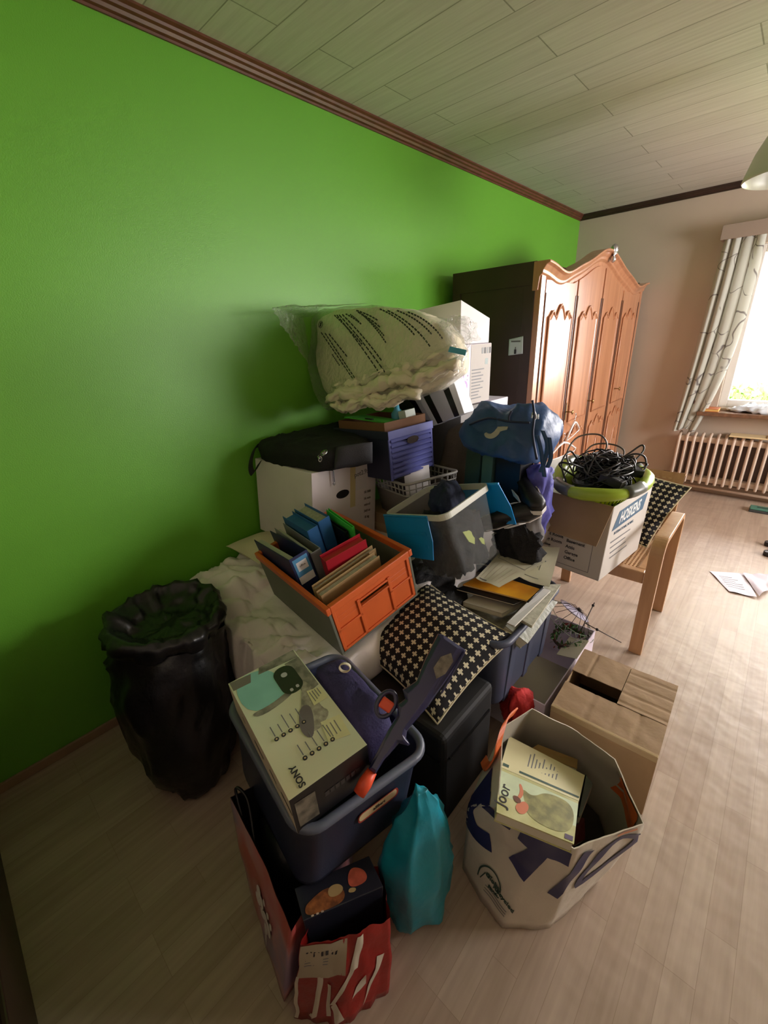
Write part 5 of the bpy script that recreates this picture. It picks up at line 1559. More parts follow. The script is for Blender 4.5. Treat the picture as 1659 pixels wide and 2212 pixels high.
# soft folds along the bottom
for k, (uv0, uv1, r_, zz) in enumerate((((712, 862), (990, 790), .050, .015), ((722, 838), (985, 760), .036, .006), ((722, 880), (905, 850), .040, .022))):
    a, b_ = AP(*uv0, zz) - ow, AP(*uv1, zz) - ow; rs = []
    for i in range(14):
        t = i / 13; c_ = a.lerp(b_, t) + Vector((0, 0, .010 * math.sin(i * 1.1 + k))); R = r_ * (.30 + .70 * math.sin(PI * (i + .6) / 14.2) ** .6)
        rs.append([c_ + Vector((.15 * R * math.cos(q_), -R * 1.0 * math.cos(q_), R * .62 * math.sin(q_))) for q_ in [j * PI / 10 for j in range(20)]])
    lump('bedding_fold', rs, BED, wb, amp=.010, sc=20, n=56, seed=14 + k, crease=.028, sub=3, pin=0)


def film_material():
    m = bpy.data.materials.new('clear_film'); m.use_nodes = True
    n = m.node_tree.nodes; l = m.node_tree.links; n.remove(n['Principled BSDF'])
    t = n.new('ShaderNodeBsdfTransparent'); t.inputs['Color'].default_value = (.97, .97, .96, 1)
    g = n.new('ShaderNodeBsdfGlossy'); g.inputs['Roughness'].default_value = .06
    df = n.new('ShaderNodeBsdfDiffuse'); df.inputs['Color'].default_value = (.85, .87, .85, 1)
    lw = n.new('ShaderNodeLayerWeight'); lw.inputs['Blend'].default_value = .35
    no = n.new('ShaderNodeTexNoise'); no.inputs['Scale'].default_value = 26; no.inputs['Detail'].default_value = 3; no.inputs['Distortion'].default_value = 1.2
    tc = n.new('ShaderNodeTexCoord'); l.new(tc.outputs['Object'], no.inputs['Vector'])
    bp = n.new('ShaderNodeBump'); bp.inputs['Strength'].default_value = .9; bp.inputs['Distance'].default_value = .02
    l.new(no.outputs['Fac'], bp.inputs['Height']); l.new(bp.outputs['Normal'], g.inputs['Normal']); l.new(bp.outputs['Normal'], lw.inputs['Normal'])
    mp = n.new('ShaderNodeMath'); mp.operation = 'MULTIPLY_ADD'; mp.inputs[1].default_value = .45; mp.inputs[2].default_value = .05; l.new(lw.outputs['Facing'], mp.inputs[0])
    a = n.new('ShaderNodeMixShader'); l.new(mp.outputs[0], a.inputs[0]); l.new(t.outputs[0], a.inputs[1]); l.new(g.outputs[0], a.inputs[2])
    b = n.new('ShaderNodeMixShader'); b.inputs[0].default_value = .07; l.new(a.outputs[0], b.inputs[1]); l.new(df.outputs[0], b.inputs[2])
    l.new(b.outputs[0], n['Material Output'].inputs['Surface']); return m


FILM = film_material()


def crumple(p, a, s): return p + noise.noise_vector(p * s) * a + noise.noise_vector(p * s * 2.7) * a * .45


mb = MB()
RF = [resample(wring(1.02 if s > .5 else s, b_), 72) for s, b_ in ((.35, -.035), (.75, -.032), (.97, -.012), (1.02, .04), (1.01, .2))]
mb.loft([[crumple(p, .009, 11) for p in r] for r in RF], FILM, False, False)
mb.poly([crumple(p, .009, 11) for p in RF[0]], FILM)
# empty corner of the bag at the left, and gathered end at the right
tip = A(588, 665, 'y', 1.12) - ow
e0, e1, e2, e3 = AP(700, 662, .02) - ow, AP(664, 690, .02) - ow, AP(668, 790, .02) - ow, AP(800, 655, .015) - ow
top = A(740, 653, 'y', 1.36) - ow


def tail(a, b_, c_, d_, amp, nx=44, ny=36, sc=12):
    mb.grid(lambda u, v: crumple((a * (1 - u) + b_ * u) * (1 - v) + (d_ * (1 - u) + c_ * u) * v, amp * (.3 + v), sc) + Vector((0, -1, .2)) * (ridge(((a * (1 - u) + b_ * u) * (1 - v) + (d_ * (1 - u) + c_ * u) * v) * 16) - .3) * amp * 1.6, nx, ny, FILM)


tl2 = A(612, 700, 'y', 1.16) - ow; tl3 = A(632, 740, 'y', 1.22) - ow
tail(e1, e2, tl3, tip, .012); tail(e0, e1, tip, tip.lerp(e0, .03), .010); tail(e3, e0, tip, tip.lerp(top, .25), .010)
r0, r1, r2 = AP(945, 692, .02) - ow, AP(995, 730, .02) - ow, AP(995, 800, .02) - ow
q0, q1, q2 = A(1000, 685, 'y', 1.42) - ow, A(1036, 708, 'y', 1.46) - ow, A(1018, 748, 'y', 1.44) - ow
tail(r0, r1, q1, q0, .022, 60, 50, 20); tail(r1, r2, q2, q1, .022, 60, 50, 22); tail(r0, r2, q2, q0, .014, 60, 50, 26)
mb.build('film', wb)
mb = MB(); a, b_, c_, d_ = AP(972, 748, .05) - ow, AP(1008, 756, .05) - ow, AP(1005, 768, .05) - ow, AP(968, 760, .05) - ow; mb.poly([a, b_, c_, d_], mat('sky_blue_print', (90, 170, 210), .4)); mb.build('blue_sticker', wb, solid=.001)
# dashed print running down the film
INKF = mat('film_ink', (46, 44, 44), .5)
mb = MB()


def pline(u0, v0, u1, v1, bend=0, w=.006, dash=12):
    a, b_ = AP(u0, v0, .035), AP(u1, v1, .035); mid = AP((u0 + u1) / 2 + bend, (v0 + v1) / 2 - bend, .040)
    N_ = dash
    for k in range(N_):
        t0, t1 = k / N_, (k + .78) / N_
        f = lambda t: (a * (1 - t) ** 2 + mid * 2 * t * (1 - t) + b_ * t * t) - ow
        p, q = f(t0), f(t1); dr = (q - p).normalized(); sd = dr.cross(PN).normalized() * w / 2
        mb.poly([p - sd, p + sd, q + sd, q - sd], INKF)


F1 = 560 / 1659
for (x0, y0, x1, y1, bd) in ((455, 290, 660, 590, 0), (480, 295, 672, 585, 0), (505, 300, 625, 450, 0), (540, 180, 720, 370, 2), (555, 178, 830, 555, 3), (570, 178, 868, 552, 4), (590, 175, 845, 475, 4), (612, 172, 715, 240, 2),
                            (680, 150, 820, 215, 3), (690, 160, 835, 260, 3), (700, 165, 860, 315, 4), (715, 172, 872, 360, 4), (830, 140, 1055, 310, 9), (880, 150, 1155, 385, 12), (940, 150, 1165, 305, 9), (1010, 160, 1235, 335, 12),
                            (525, 430, 575, 505, 0), (640, 175, 700, 225, 1)):
    pline(540 + x0 * F1, 620 + y0 * F1, 540 + x1 * F1, 620 + y1 * F1, bd, dash=14 if abs(x1 - x0) > 150 else 7)
mb.build('film_print', wb)
mb = MB()
cp = AP(540 + 452 * F1, 620 + 240 * F1, .042) - ow; X = Vector((1, 0, 0)); Y = PN.cross(X).normalized() * 1
Mc = Matrix(((X.x, Y.x, PN.x, cp.x), (X.y, Y.y, PN.y, cp.y), (X.z, Y.z, PN.z, cp.z), (0, 0, 0, 1)))
cr_ = [(.015 * math.cos(a), .015 * math.sin(a)) for a in [i * PI / 10 for i in range(20)]]
mb.tube([(x, y, 0) for x, y in cr_], .0016, INKF, 4, closed=True, M=Mc); mb.box((-.013, -.0015, -.0005), (.013, .0015, .0005), INKF, Mc @ Matrix.Rotation(.8, 4, 'Z')); mb.box((-.005, -.010, -.0005), (.005, .010, .0005), INKF, Mc)
mb.build('round_mark', wb)

# ================================================================== stacked cartons by the wardrobe


def bcarton(lo, hi, m, label, name='carton', group=None, deco=None, bevel=.003):
    e = empty(name, ((lo[0] + hi[0]) / 2, (lo[1] + hi[1]) / 2, lo[2])); w, d, h = hi[0] - lo[0], hi[1] - lo[1], hi[2] - lo[2]
    mb = MB(); mb.box((-w / 2, -d / 2, 0), (w / 2, d / 2, h), m); mb.build('box_body', e, bevel=bevel)
    if deco: deco(e, w, d, h)
    return tag(e, label, 'box', group)


LAV = mat('white_lavender_card', (226, 216, 232), .5, var=.02); GCARD = mat('grey_printed_card', (176, 168, 160), .6, var=.03)
PUR = mat('lilac_print', (176, 140, 200), .5)


def dprint(e, w, d, h):
    mb = MB(); F = RT(w, h)
    mb.box((-d / 2 + .10, -h / 2 + .002, 0), (d / 2 - .001, h / 2 - .002, .0004), GCARD, F)
    for k in range(4): mb.prism([(x * .9 + .06 + .026 * k, y + h / 2 - .035) for x, y in rrect(.010, .015, .002, 2)], .0004, .0008, INK if k % 2 else mat('print_mid', (84, 84, 84), .5), F)
    mb.box((.09, h / 2 - .105, .0004), (.12, h / 2 - .075, .0008), mat('print_teal_grey', (110, 128, 124), .5), F)
    for k in range(10): mb.box((-.04, .02 - .016 * k, .0004), (-.04 + random.uniform(.06, .13), .026 - .016 * k, .0008), INKG, F)
    for (x, y, r_) in ((-.105, -.05, .028), (-.125, .0, .014), (-.10, .03, .005), (-.09, .05, .004), (-.075, .0, .005), (-.08, -.02, .003)):
        mb.prism([(x + r_ * math.cos(a), y + r_ * math.sin(a)) for a in [i * PI / 10 for i in range(20)]], 0, .0005, PUR, F)
    mb.box((-.118, -.065, .0005), (-.092, -.04, .0009), LAV, F)
    mb.build('printed_marks', e)


bcarton((.28, 1.885, 1.150), (.60, 2.19, 1.448), LAV, 'white carton with a lilac blob print and grey text panel, under the plain white one', deco=dprint)
e = empty('carton', (.45, 2.02, 1.450)); tag(e, 'plain white carton with a sloping top edge, highest of the stack by the wardrobe', 'box')
mb = MB(); x0, x1, y0, y1 = -.17, .15, -.135, .14
mb.hexa([(x0, y0, 0), (x1, y0, 0), (x1, y1, 0), (x0, y1, 0), (x0, y0, .165), (x1, y0, .195), (x1, y1, .118), (x0, y1, .10)], WHITE); mb.build('box_body', e, bevel=.002)


def dicon(e, w, d, h):
    mb = MB(); F = RT(w, h)
    for k in range(2): mb.prism([(x + .03 + .04 * k, y + h / 2 - .04) for x, y in rrect(.012, .016, .003, 2)], 0, .0005, INK, F)
    mb.build('printed_marks', e)


bcarton((.32, 1.875, .422), (.62, 2.085, 1.148), mat('grey_carton', (112, 108, 104), .6, var=.04), 'tall grey carton with small black handling icons, under the printed white carton', deco=dicon)
bcarton((.32, 2.10, .422), (.62, 2.38, 1.146), LAV, 'tall white carton behind the blue sports bag, beside the wardrobe')

# black and silver striped panel leaning behind the blue box
sp = empty('striped_panel'); tag(sp, 'black and silver striped flat case leaning below the wrapped bedding', 'case')
q = [A(u, v, 'y', 1.74) for u, v in ((845, 862), (930, 922), (1003, 893), (972, 800), (868, 812))]
oq = sum(q, Vector()) / 5; sp.location = (oq.x, 1.75, q[1].z)
os_ = Vector(sp.location)
SIL = mat('silver_panel', (190, 192, 204), .3, var=.05); BL2 = mat('black_gloss_panel', (22, 16, 18), .3)
mb = MB()


def sx_(t, v): return q[1].lerp(q[2], t) if v == 0 else (A(868, 812, 'y', 1.74)).lerp(A(972, 800, 'y', 1.74), t)


bands = [(-.62, 0.0, BL2), (0, .10, SIL), (.10, .22, mat('white_stripe', (226, 228, 236), .35)), (.22, .38, BL2), (.38, .72, SIL), (.72, .86, BL2), (.86, 1.0, _M['white_stripe'])]
for a, b_, m in bands:
    p0, p1 = q[1] + (q[2] - q[1]) * a, q[1] + (q[2] - q[1]) * b_; t0, t1 = sx_(a if a > 0 else -.3, 1) if a >= 0 else A(845, 812, 'y', 1.74), sx_(max(b_, 0), 1)
    if a < 0: p0 = A(858, 880, 'y', 1.74)
    dv = Vector((0, .09, 0)); P_ = [p0, p1, p1 + dv, p0 + dv, t0, t1, t1 + dv, t0 + dv]
    mb.hexa([p - os_ for p in P_], m)
mb.build('case_body', sp, bevel=.002)

OLV2 = mat('dark_olive_fabric', (76, 66, 52), .8, var=.2, bump=.4, bscale=120)


def blob(name, m, levels, label, cat, amp=.008, sc=11, n=36, seed=0, crease=.012, group=None, ax='z', kind=None):
    """levels: (cx, cy, z, rx, ry[, phase]) -> soft body"""
    rs = []
    for L_ in levels:
        cx, cy, z, rx, ry = L_[:5]; c, s = (math.cos(math.radians(L_[5])), math.sin(math.radians(L_[5]))) if len(L_) > 5 else (1, 0)
        rs.append([(cx + x * c - y * s, cy + x * s + y * c, z) for x, y, _ in ov(rx, ry, 0, 24, 2.7)])
    o = lump(name, rs, m, None, amp, sc, n, seed=seed, crease=crease)
    return tag(o, label, cat, group, kind)


blob('duffel_bag', OLV2, ((.72, 1.83, .56, .14, .10), (.73, 1.83, .60, .19, .135), (.74, 1.82, .85, .18, .125), (.74, 1.82, 1.02, .15, .10), (.73, 1.82, 1.08, .10, .07), (.73, 1.82, 1.10, .04, .03)), 'dark olive soft bag standing between the blue ridged box and the sports bag', 'bag', seed=21)

# ================================================================== blue sports bag
SPB = mat('royal_blue_nylon', (44, 76, 122), .5, var=.12, vscale=8, bump=.35, bscale=26); SPD = mat('dark_blue_nylon', (30, 40, 70), .55, var=.1)
spb = empty('sports_bag', (1.0, 1.6, 1.0)); osb = Vector((1.0, 1.6, 1.0)); tag(spb, 'slumped royal blue sports bag with a pale curved letter on its side', 'bag')
OS = [(1000, 945), (1003, 915), (1022, 890), (1042, 868), (1060, 864), (1082, 878), (1098, 890), (1120, 874), (1145, 864), (1165, 885), (1186, 918), (1194, 940), (1186, 972), (1168, 1000), (1130, 996), (1085, 986), (1045, 972), (1015, 962)]
cs = A(1095, 930, 'y', 1.55)


def sring(s, y, lean=0.0, squash=None):
    out = []
    for i, (u, v) in enumerate(OS):
        p = A(u, v, 'y', 1.55); p = cs + (p - cs) * s; p.y = y + lean * (p.z - cs.z)
        if squash and p.z > squash: p.z = squash + (p.z - squash) * .3
        out.append(p - osb)
    return out


lump('bag_body', [sring(.35, 1.475, .3), sring(.8, 1.485, .3), sring(.97, 1.515, .2), sring(1.0, 1.56), sring(.98, 1.64, 0, 1.22), sring(.9, 1.72, 0, 1.18), sring(.6, 1.77, 0, 1.15), sring(.25, 1.78)], SPB, spb, amp=.012, sc=7, n=72, seed=31, crease=.020, pin=0)
mb = MB()


def spp(u, v, off=0.0): p = A(u, v, 'y', 1.462 + off); return p + Vector((0, .3 * (p.z - cs.z), 0)) - osb


JW = mat('pale_grey_logo', (176, 176, 160), .5)
jp = smoothp([spp(*p) for p in ((1093, 927), (1077, 928), (1071, 936), (1062, 942), (1052, 941), (1047, 936))], 5)
wd = [.003, .009, .010, .010, .009, .007, .003]
rr_ = []
for i, p in enumerate(jp):
    tn = (jp[min(i + 1, len(jp) - 1)] - jp[max(i - 1, 0)]).normalized(); sd = tn.cross(Vector((0, 1, 0))).normalized(); x = i / (len(jp) - 1) * (len(wd) - 1); w_i = wd[int(x)] + (wd[min(int(x) + 1, len(wd) - 1)] - wd[int(x)]) * (x - int(x))
    rr_.append([p - sd * w_i + Vector((0, .0, 0)), p + sd * w_i, p + sd * w_i + Vector((0, .012, 0)), p - sd * w_i + Vector((0, .012, 0))])
mb.loft(rr_, JW, smooth=False)
mb.loft([[p + Vector((0, 0, .004)), p + Vector((0, .01, .004)), p + Vector((0, .01, -.002)), p + Vector((0, 0, -.002))] for p in (spp(1072, 925), spp(1084, 924.5), spp(1094, 925))], JW, smooth=False)
mb.build('side_logo', spb)
mb = MB()
jb = smoothp([spp(*p, .01) for p in ((1146, 890), (1150, 897), (1152, 904), (1149, 908))], 4)
mb.tube(jb, .004, mat('white_logo', (214, 218, 222), .5), 6); mb.tube([spp(1144, 893, .01), spp(1143, 905, .01)], .003, _M['white_logo'], 6); mb.tube([spp(1156, 897, .01), spp(1157, 907, .01)], .003, _M['white_logo'], 6)
mb.build('end_logo', spb)
mb = MB()
for P in (((1012, 918), (1050, 905), (1095, 912), (1140, 915)), ((1098, 890), (1094, 902), (1096, 912)), ((1140, 868), (1148, 900), (1150, 940), (1165, 990))):
    mb.tube(smoothp([spp(*p, .004) for p in P], 5), .0045, SPD, 6)
mb.build('zip_seams', spb)
for P in (((1172, 930), (1182, 960), (1178, 990), (1168, 1020)), ((1160, 940), (1168, 970), (1172, 1000), (1176, 1030)), ((1186, 945), (1190, 985), (1182, 1010))):
    mb = MB(); pp = smoothp([A(u, v, 'y', 1.45) - osb for u, v in P], 5)
    mb.loft([[p + Vector((.008, 0, 0)), p + Vector((0, -.003, 0)), p + Vector((-.008, 0, 0)), p + Vector((0, .003, 0))] for p in pp], SPB, smooth=False); mb.build('strap', spb)

# things under the sports bag
DG = mat('dark_green_board', (36, 58, 48), .45, var=.1); GE = mat('grey_green_edge', (128, 132, 118), .6)


def standing(name, px0, px1, y, z0, th, m, label, cat, group=None, m2=None, lean=0):
    """upright folder whose front top edge runs between two pixels on plane y"""
    a, b_ = A(*px0, 'y', y), A(*px1, 'y', y); e = empty(name, ((a.x + b_.x) / 2, y, z0)); o_ = Vector(e.location)
    lo = Vector((lean, 0, 0)); dv = Vector((0, th, 0)); A0, B0 = Vector((a.x, y, z0)) + lo, Vector((b_.x, y, z0)) + lo
    mb = MB(); mb.hexa([p - o_ for p in (A0, B0, B0 + dv, A0 + dv, a, b_, b_ + dv, a + dv)], m); mb.build('cover', e, bevel=.002)
    if m2:
        k = (b_ - a) * .94; mb = MB(); a2 = a + (b_ - a) * .03; mb.hexa([p + Vector((0, .004, .0)) - o_ for p in (a2 - Vector((0, 0, .01)), a2 + k - Vector((0, 0, .01)), a2 + k + dv * .8 - Vector((0, 0, .01)), a2 + dv * .8 - Vector((0, 0, .01)), a2 + Vector((0, 0, .003)), a2 + k + Vector((0, 0, .003)), a2 + k + dv * .8 + Vector((0, 0, .003)), a2 + dv * .8 + Vector((0, 0, .003)))], m2); mb.build('paper_block', e)
    return tag(e, label, cat, group)


standing('box_file', (1008, 968), (1040, 970), 1.50, .70, .14, DG, 'dark green file standing at the left below the sports bag', 'file', 'files below the sports bag', GE, -.02)
standing('box_file', (1043, 972), (1066, 976), 1.51, .70, .14, mat('sea_green_board', (70, 104, 88), .45), 'lighter sea green file right of the dark green one below the sports bag', 'file', 'files below the sports bag', GE, -.01)
standing('box_file', (1072, 985), (1126, 992), 1.52, .70, .12, BLKPL, 'black file standing below the right half of the sports bag', 'file', 'files below the sports bag', None, .0)
PURB = mat('violet_blue_nylon', (92, 92, 176), .5, var=.12, bump=.3, bscale=30)
blob('nylon_bag', PURB, ((1.13, 1.62, .70, .04, .05), (1.135, 1.62, .72, .06, .06), (1.155, 1.62, .88, .062, .06), (1.165, 1.62, .975, .045, .045), (1.17, 1.62, .99, .02, .02)), 'violet blue nylon bag squeezed between the sports bag and the moving box', 'bag', seed=41, crease=.034, sc=14)
SHW_ = mat('white_shoe_leather', (222, 218, 216), .4); SHB = mat('black_shoe_leather', (18, 17, 19), .4)


def shoe(loc, rot, label):
    e = empty('shoe'); e.matrix_world = TR(loc, rot); tag(e, label, 'shoe', 'shoes right of the clear box')
    sole = lambda z, k=1.0: [(x, y, z) for x, y in ((-.12, 0), (-.115, .026 * k), (-.07, .033 * k), (0, .03 * k), (.06, .042 * k), (.11, .03 * k), (.13, 0), (.11, -.032 * k), (.06, -.042 * k), (0, -.03 * k), (-.07, -.033 * k), (-.115, -.026 * k))]
    mb = MB(); mb.loft([sole(0), sole(.022, 1.04)], SHW_, smooth=False); mb.build('sole', e, bevel=.004)
    up = [sole(.022, .96), [(x * .98, y * .95, z + .0) for x, y, z in sole(.045)], [(x * .90 - .004, y * .7, .065 + (.02 if x < .02 else -.012)) for x, y, _ in sole(0)], [(x * .45 - .055, y * .55, .095) for x, y, _ in sole(0)]]
    mb = MB(); mb.loft(up, SHB); mb.build('upper', e)
    mb = MB(); mb.prism([(-.02, .03), (.05, .028), (.03, .05), (-.03, .055)], -.0455, -.042, SHW_, Matrix.Rotation(PI / 2, 4, 'X')); mb.prism([(-.02, .03), (.05, .028), (.03, .05), (-.03, .055)], .042, .0455, SHW_, Matrix.Rotation(PI / 2, 4, 'X'))
    for k in range(4): mb.tube([(.0 + .016 * k, -.02, .085 - .009 * k), (.0 + .016 * k, .02, .085 - .009 * k)], .003, SHW_, 5)
    mb.build('laces', e)
    return e


shoe((1.115, 1.50, .80), (60, -25, 20), 'black shoe with white sole turned up, right of the clear box')
shoe((1.135, 1.56, .865), (15, 10, -35), 'black shoe with white side panels, just above the upturned one')
blob('bag', mat('black_white_fabric', (150, 148, 150), .6, rgb2=(14, 13, 15), vscale=9), ((1.13, 1.58, .68, .06, .05), (1.13, 1.58, .72, .08, .05), (1.12, 1.58, .82, .08, .05), (1.11, 1.58, .87, .05, .03)), 'mottled grey and black cloth bag under the two shoes', 'bag', seed=43, crease=.03, sc=12)
blob('handbag', BLACK, ((1.12, 1.55, .60, .08, .04), (1.13, 1.55, .63, .098, .05), (1.13, 1.55, .72, .09, .05), (1.12, 1.55, .77, .05, .03)), 'small glossy black bag lying right of the clear box, below the shoes', 'bag', seed=44, crease=.04, sc=15)
blob('bin_bag', mat('pale_plastic_sack', (196, 192, 190), .3, var=.05, bump=.4, bscale=18), ((1.0, 1.80, .003, .06, .17), (1.0, 1.80, .03, .075, .19), (1.01, 1.79, .40, .08, .19), (1.05, 1.76, .60, .10, .17), (1.09, 1.72, .68, .09, .12), (1.09, 1.72, .70, .04, .05)), 'pale plastic sack squeezed beside the bed, left of the wooden chair', 'sack', seed=46, crease=.03)
blob('black_clothes', BLACK, ((.80, 1.28, .43, .10, .14), (.82, 1.28, .47, .13, .17), (.84, 1.27, .55, .13, .16), (.86, 1.26, .60, .07, .08), (.86, 1.26, .61, .02, .02)), 'black clothes bunched between the orange crate and the clear box', 'clothes', seed=47, crease=.03, kind='stuff')
blob('blue_cloth', mat('muted_blue_cloth', (84, 122, 142), .85, var=.12, bump=.3, bscale=80), ((.955, 1.10, .47, .03, .05), (.96, 1.10, .50, .045, .07), (.965, 1.10, .545, .04, .06), (.965, 1.10, .56, .02, .03)), 'muted blue cloth peeping out right of the orange crate', 'cloth', seed=48, crease=.02)

# ================================================================== clear storage box
QB, QR = (.99, 1.291, .640), (10.8, -14.6, -7.8); QW, QD, QH = .324, .266, .285
MQ = TR(QB, QR)
CLR = mat('clear_plastic', (206, 212, 210), .12, alpha=.12); CLR2 = mat('clear_plastic_rim', (214, 216, 200), .25, alpha=.72)
cq = empty('clear_box', QB, QR); tag(cq, 'transparent storage box with blue split lid, full of dark clothes, tilted on the papers', 'box')
ro = lambda s, z, r=.035: rrect(QW / 2 * s, QD / 2 * s, r, 7, z)
mb = MB(); mb.loft([ro(.80, 0), ro(.86, .012), ro(.98, QH - .02)], CLR, cap1=False); mb.build('tub', cq)
mb = MB(); mb.loft([ro(.985, QH - .022), ro(1.03, QH - .02), ro(1.03, QH + .002), ro(.985, QH + .002), ro(.985, QH - .022)], CLR2, False, False, smooth=False); mb.build('rim', cq)
LB = mat('azure_lid_plastic', (20, 132, 196), .35, var=.05, alpha=.93)


def lidhalf(sy_, x0, x1, ang, ln, LB=LB):
    mb = MB(); Mh = Matrix.Translation((0, sy_ * (QD / 2 * 1.04), QH - .004)) @ Matrix.Rotation(math.radians(ang * sy_), 4, 'X')
    pts = [(x0, 0), (x1, 0), (x1 + .004, -ln * .55), (x1 - .012, -ln), (x0 + .012, -ln), (x0 - .004, -ln * .55)]
    F = Mh @ Matrix.Rotation(PI / 2, 4, 'X')
    mb.prism(pts, -.002, .002, LB, F)
    for k in range(2): mb.prism([(x0 + .02, -ln * (.35 + .3 * k)), (x1 - .02, -ln * (.35 + .3 * k)), (x1 - .02, -ln * (.35 + .3 * k) - .012), (x0 + .02, -ln * (.35 + .3 * k) - .012)], -.004 if sy_ > 0 else .002, -.002 if sy_ > 0 else .0045, LB, F)
    mb.tube([(x0, 0, 0), (x1, 0, 0)], .005, LB, 8, M=Mh)
    return mb.build('lid_half', cq, bevel=.001)


lidhalf(-1, -.165, .085, 10, .165); lidhalf(1, -.13, .20, 14, .20, mat('backlit_azure_lid', (16, 150, 232), .35, alpha=.93))  # far half: window light from behind put into a brighter blue
cl = lump('dark_clothes', [[(x, y, z) for x, y, _ in ro(s, 0)] for s, z in ((.66, .008), (.72, .03), (.78, .14), (.76, .19), (.56, .225), (.25, .24))], mat('charcoal_clothes', (13, 14, 16), .85, rgb2=(30, 30, 34), vscale=9, bump=.4, bscale=60), None, amp=.016, sc=15, n=40, seed=51, crease=.03)
cl.matrix_world = MQ; tag(cl, 'dark folded clothes filling the clear storage box', 'clothes', kind='stuff')
nv = lump('navy_garment', [[(x + .03, y + .03, z) for x, y, _ in rrect(.07 * s, .05 * s, .02 * s, 5, 0)] for s, z in ((.8, .22), (1.0, .26), (.8, .31), (.3, .34))], mat('navy_garment_cloth', (28, 38, 62), .85, bump=.3), None, amp=.012, sc=18, n=30, seed=52, crease=.02)
nv.matrix_world = MQ; tag(nv, 'navy garment sticking up out of the clear storage box', 'garment')
mb = MB(); mb.M = MQ
for (p, r_, s) in (((.135, -.02, .14), (0, 80, 12), .035), ((.13, .04, .09), (20, 80, 40), .02)):
    M2 = TR(p, r_); mb.prism([(-s, -s * .7), (s * .3, -s * .5), (s, .2 * s), (s * .2, s), (-s * .6, s * .4)], -.001, .001, mat('lime_print_cloth', (170, 184, 96), .7), M2)
mb.M = Matrix()
tag(mb.build('printed_cloth'), 'lime green printed cloth pressed against the right side of the clear box', 'cloth')

# ================================================================== tote of papers and things around it
GTW, GTD, GTH = .395, .49, .325
gt2 = empty('storage_tote', (1.12, 1.31, .208)); tag(gt2, 'grey-blue ribbed plastic tote heaped with papers, under the clear storage box', 'tote')
GBP = mat('grey_blue_plastic', (70, 76, 96), .42, var=.08)
ro = lambda s, z, r=.05: rrect(GTW / 2 * s, GTD / 2 * s, r, 6, z)
mb = MB(); mb.loft([ro(.84, 0), ro(.88, .02), ro(.965, GTH - .03)], GBP, cap1=False); mb.loft([ro(.94, GTH - .02), ro(.83, .01)], GBP, cap0=False); mb.build('tub', gt2)
for k, (sx_2, sy_2) in enumerate(((1, -.55), (1, .1), (1, .72), (.2, -1))):
    mb = MB()
    if sx_2 == 1: mb.hexa([(GTW * .42, GTD / 2 * sy_2 - .02, .0), (GTW * .445, GTD / 2 * sy_2 - .02, .0), (GTW * .445, GTD / 2 * sy_2 + .02, .0), (GTW * .42, GTD / 2 * sy_2 + .02, .0), (GTW * .47, GTD / 2 * sy_2 - .025, GTH - .02), (GTW * .50, GTD / 2 * sy_2 - .025, GTH - .02), (GTW * .50, GTD / 2 * sy_2 + .025, GTH - .02), (GTW * .47, GTD / 2 * sy_2 + .025, GTH - .02)], GBP)
    else: mb.hexa([(.03, -GTD * .45, 0), (.07, -GTD * .45, 0), (.07, -GTD * .42, 0), (.03, -GTD * .42, 0), (.03, -GTD * .50, GTH - .02), (.08, -GTD * .50, GTH - .02), (.08, -GTD * .47, GTH - .02), (.03, -GTD * .47, GTH - .02)], GBP)
    mb.build('rib', gt2, bevel=.004)
mb = MB(); mb.tube(rrect(GTW / 2, GTD / 2, .055, 7, GTH - .008), .013, GBP, 10, closed=True); mb.build('rim', gt2)
NEWS = mat('newsprint', (166, 164, 146), .8, var=.2, vscale=60); PLW = mat('wrapped_grey_papers', (142, 144, 130), .4, var=.15, vscale=20, bump=.3, bscale=40)


def leaf(px, z, th, m, label, name='paper_bundle', cat='papers', group='papers heaped on the grey-blue tote', prints=None, curl=.006, seed=0):
    pts = [A(u, v, 'z', zz) for (u, v), zz in zip(px, z if isinstance(z, (list, tuple)) else [z] * 4)]
    if th < .003:
        o = sheet(name, pts, m, th=th, curl=curl, seed=seed, prints=prints); return tag(o, label, cat, group)
    return slab(name, pts, th, m, label, cat, group, pages=True)


mb = MB(); mb.loft([[(x * .9, y * .93, z) for x, y, z in ro(.84, .012)], [(x * .9, y * .93, z) for x, y, z in ro(.93, GTH - .045)]], NEWS); o = mb.build('paper_filling', gt2); o['kind'] = 'stuff'
leaf([(1092, 1352), (1140, 1390), (1205, 1300), (1150, 1285)], [.55, .50, .51, .56], .045, PLW, 'grey plastic-wrapped bundle of papers at the near right corner of the tote', seed=1)
leaf([(1000, 1300), (1085, 1325), (1150, 1290), (1060, 1262)], [.545, .545, .55, .55], .02, mat('pale_creased_paper', (182, 176, 160), .6, var=.1), 'pale creased sheaf under the orange magazine')
leaf([(1120, 1335), (1150, 1352), (1212, 1262), (1180, 1262)], [.562, .555, .56, .572], .012, NEWS, 'folded newspaper along the right rim of the tote')
leaf([(1095, 1345), (1112, 1352), (1190, 1275), (1170, 1270)], [.572, .572, .575, .58], .006, mat('white_folder', (206, 206, 204), .5), 'white folder lying on the newspaper at the tote rim', cat='folder')
leaf([(1000, 1262), (1143, 1298), (1166, 1272), (1050, 1235)], .578, .006, mat('orange_yellow_cover', (214, 140, 40), .35, rgb2=(236, 176, 50), vscale=7), 'orange and yellow magazine under the drawings', 'magazine', 'magazine')
leaf([(985, 1272), (1110, 1305), (1150, 1290), (1020, 1258)], .570, .006, BLKPL, 'thin black folder just under the orange magazine', 'folder', 'folder')
PLANC = mat('plan_paper', (216, 212, 186), .6, var=.02)
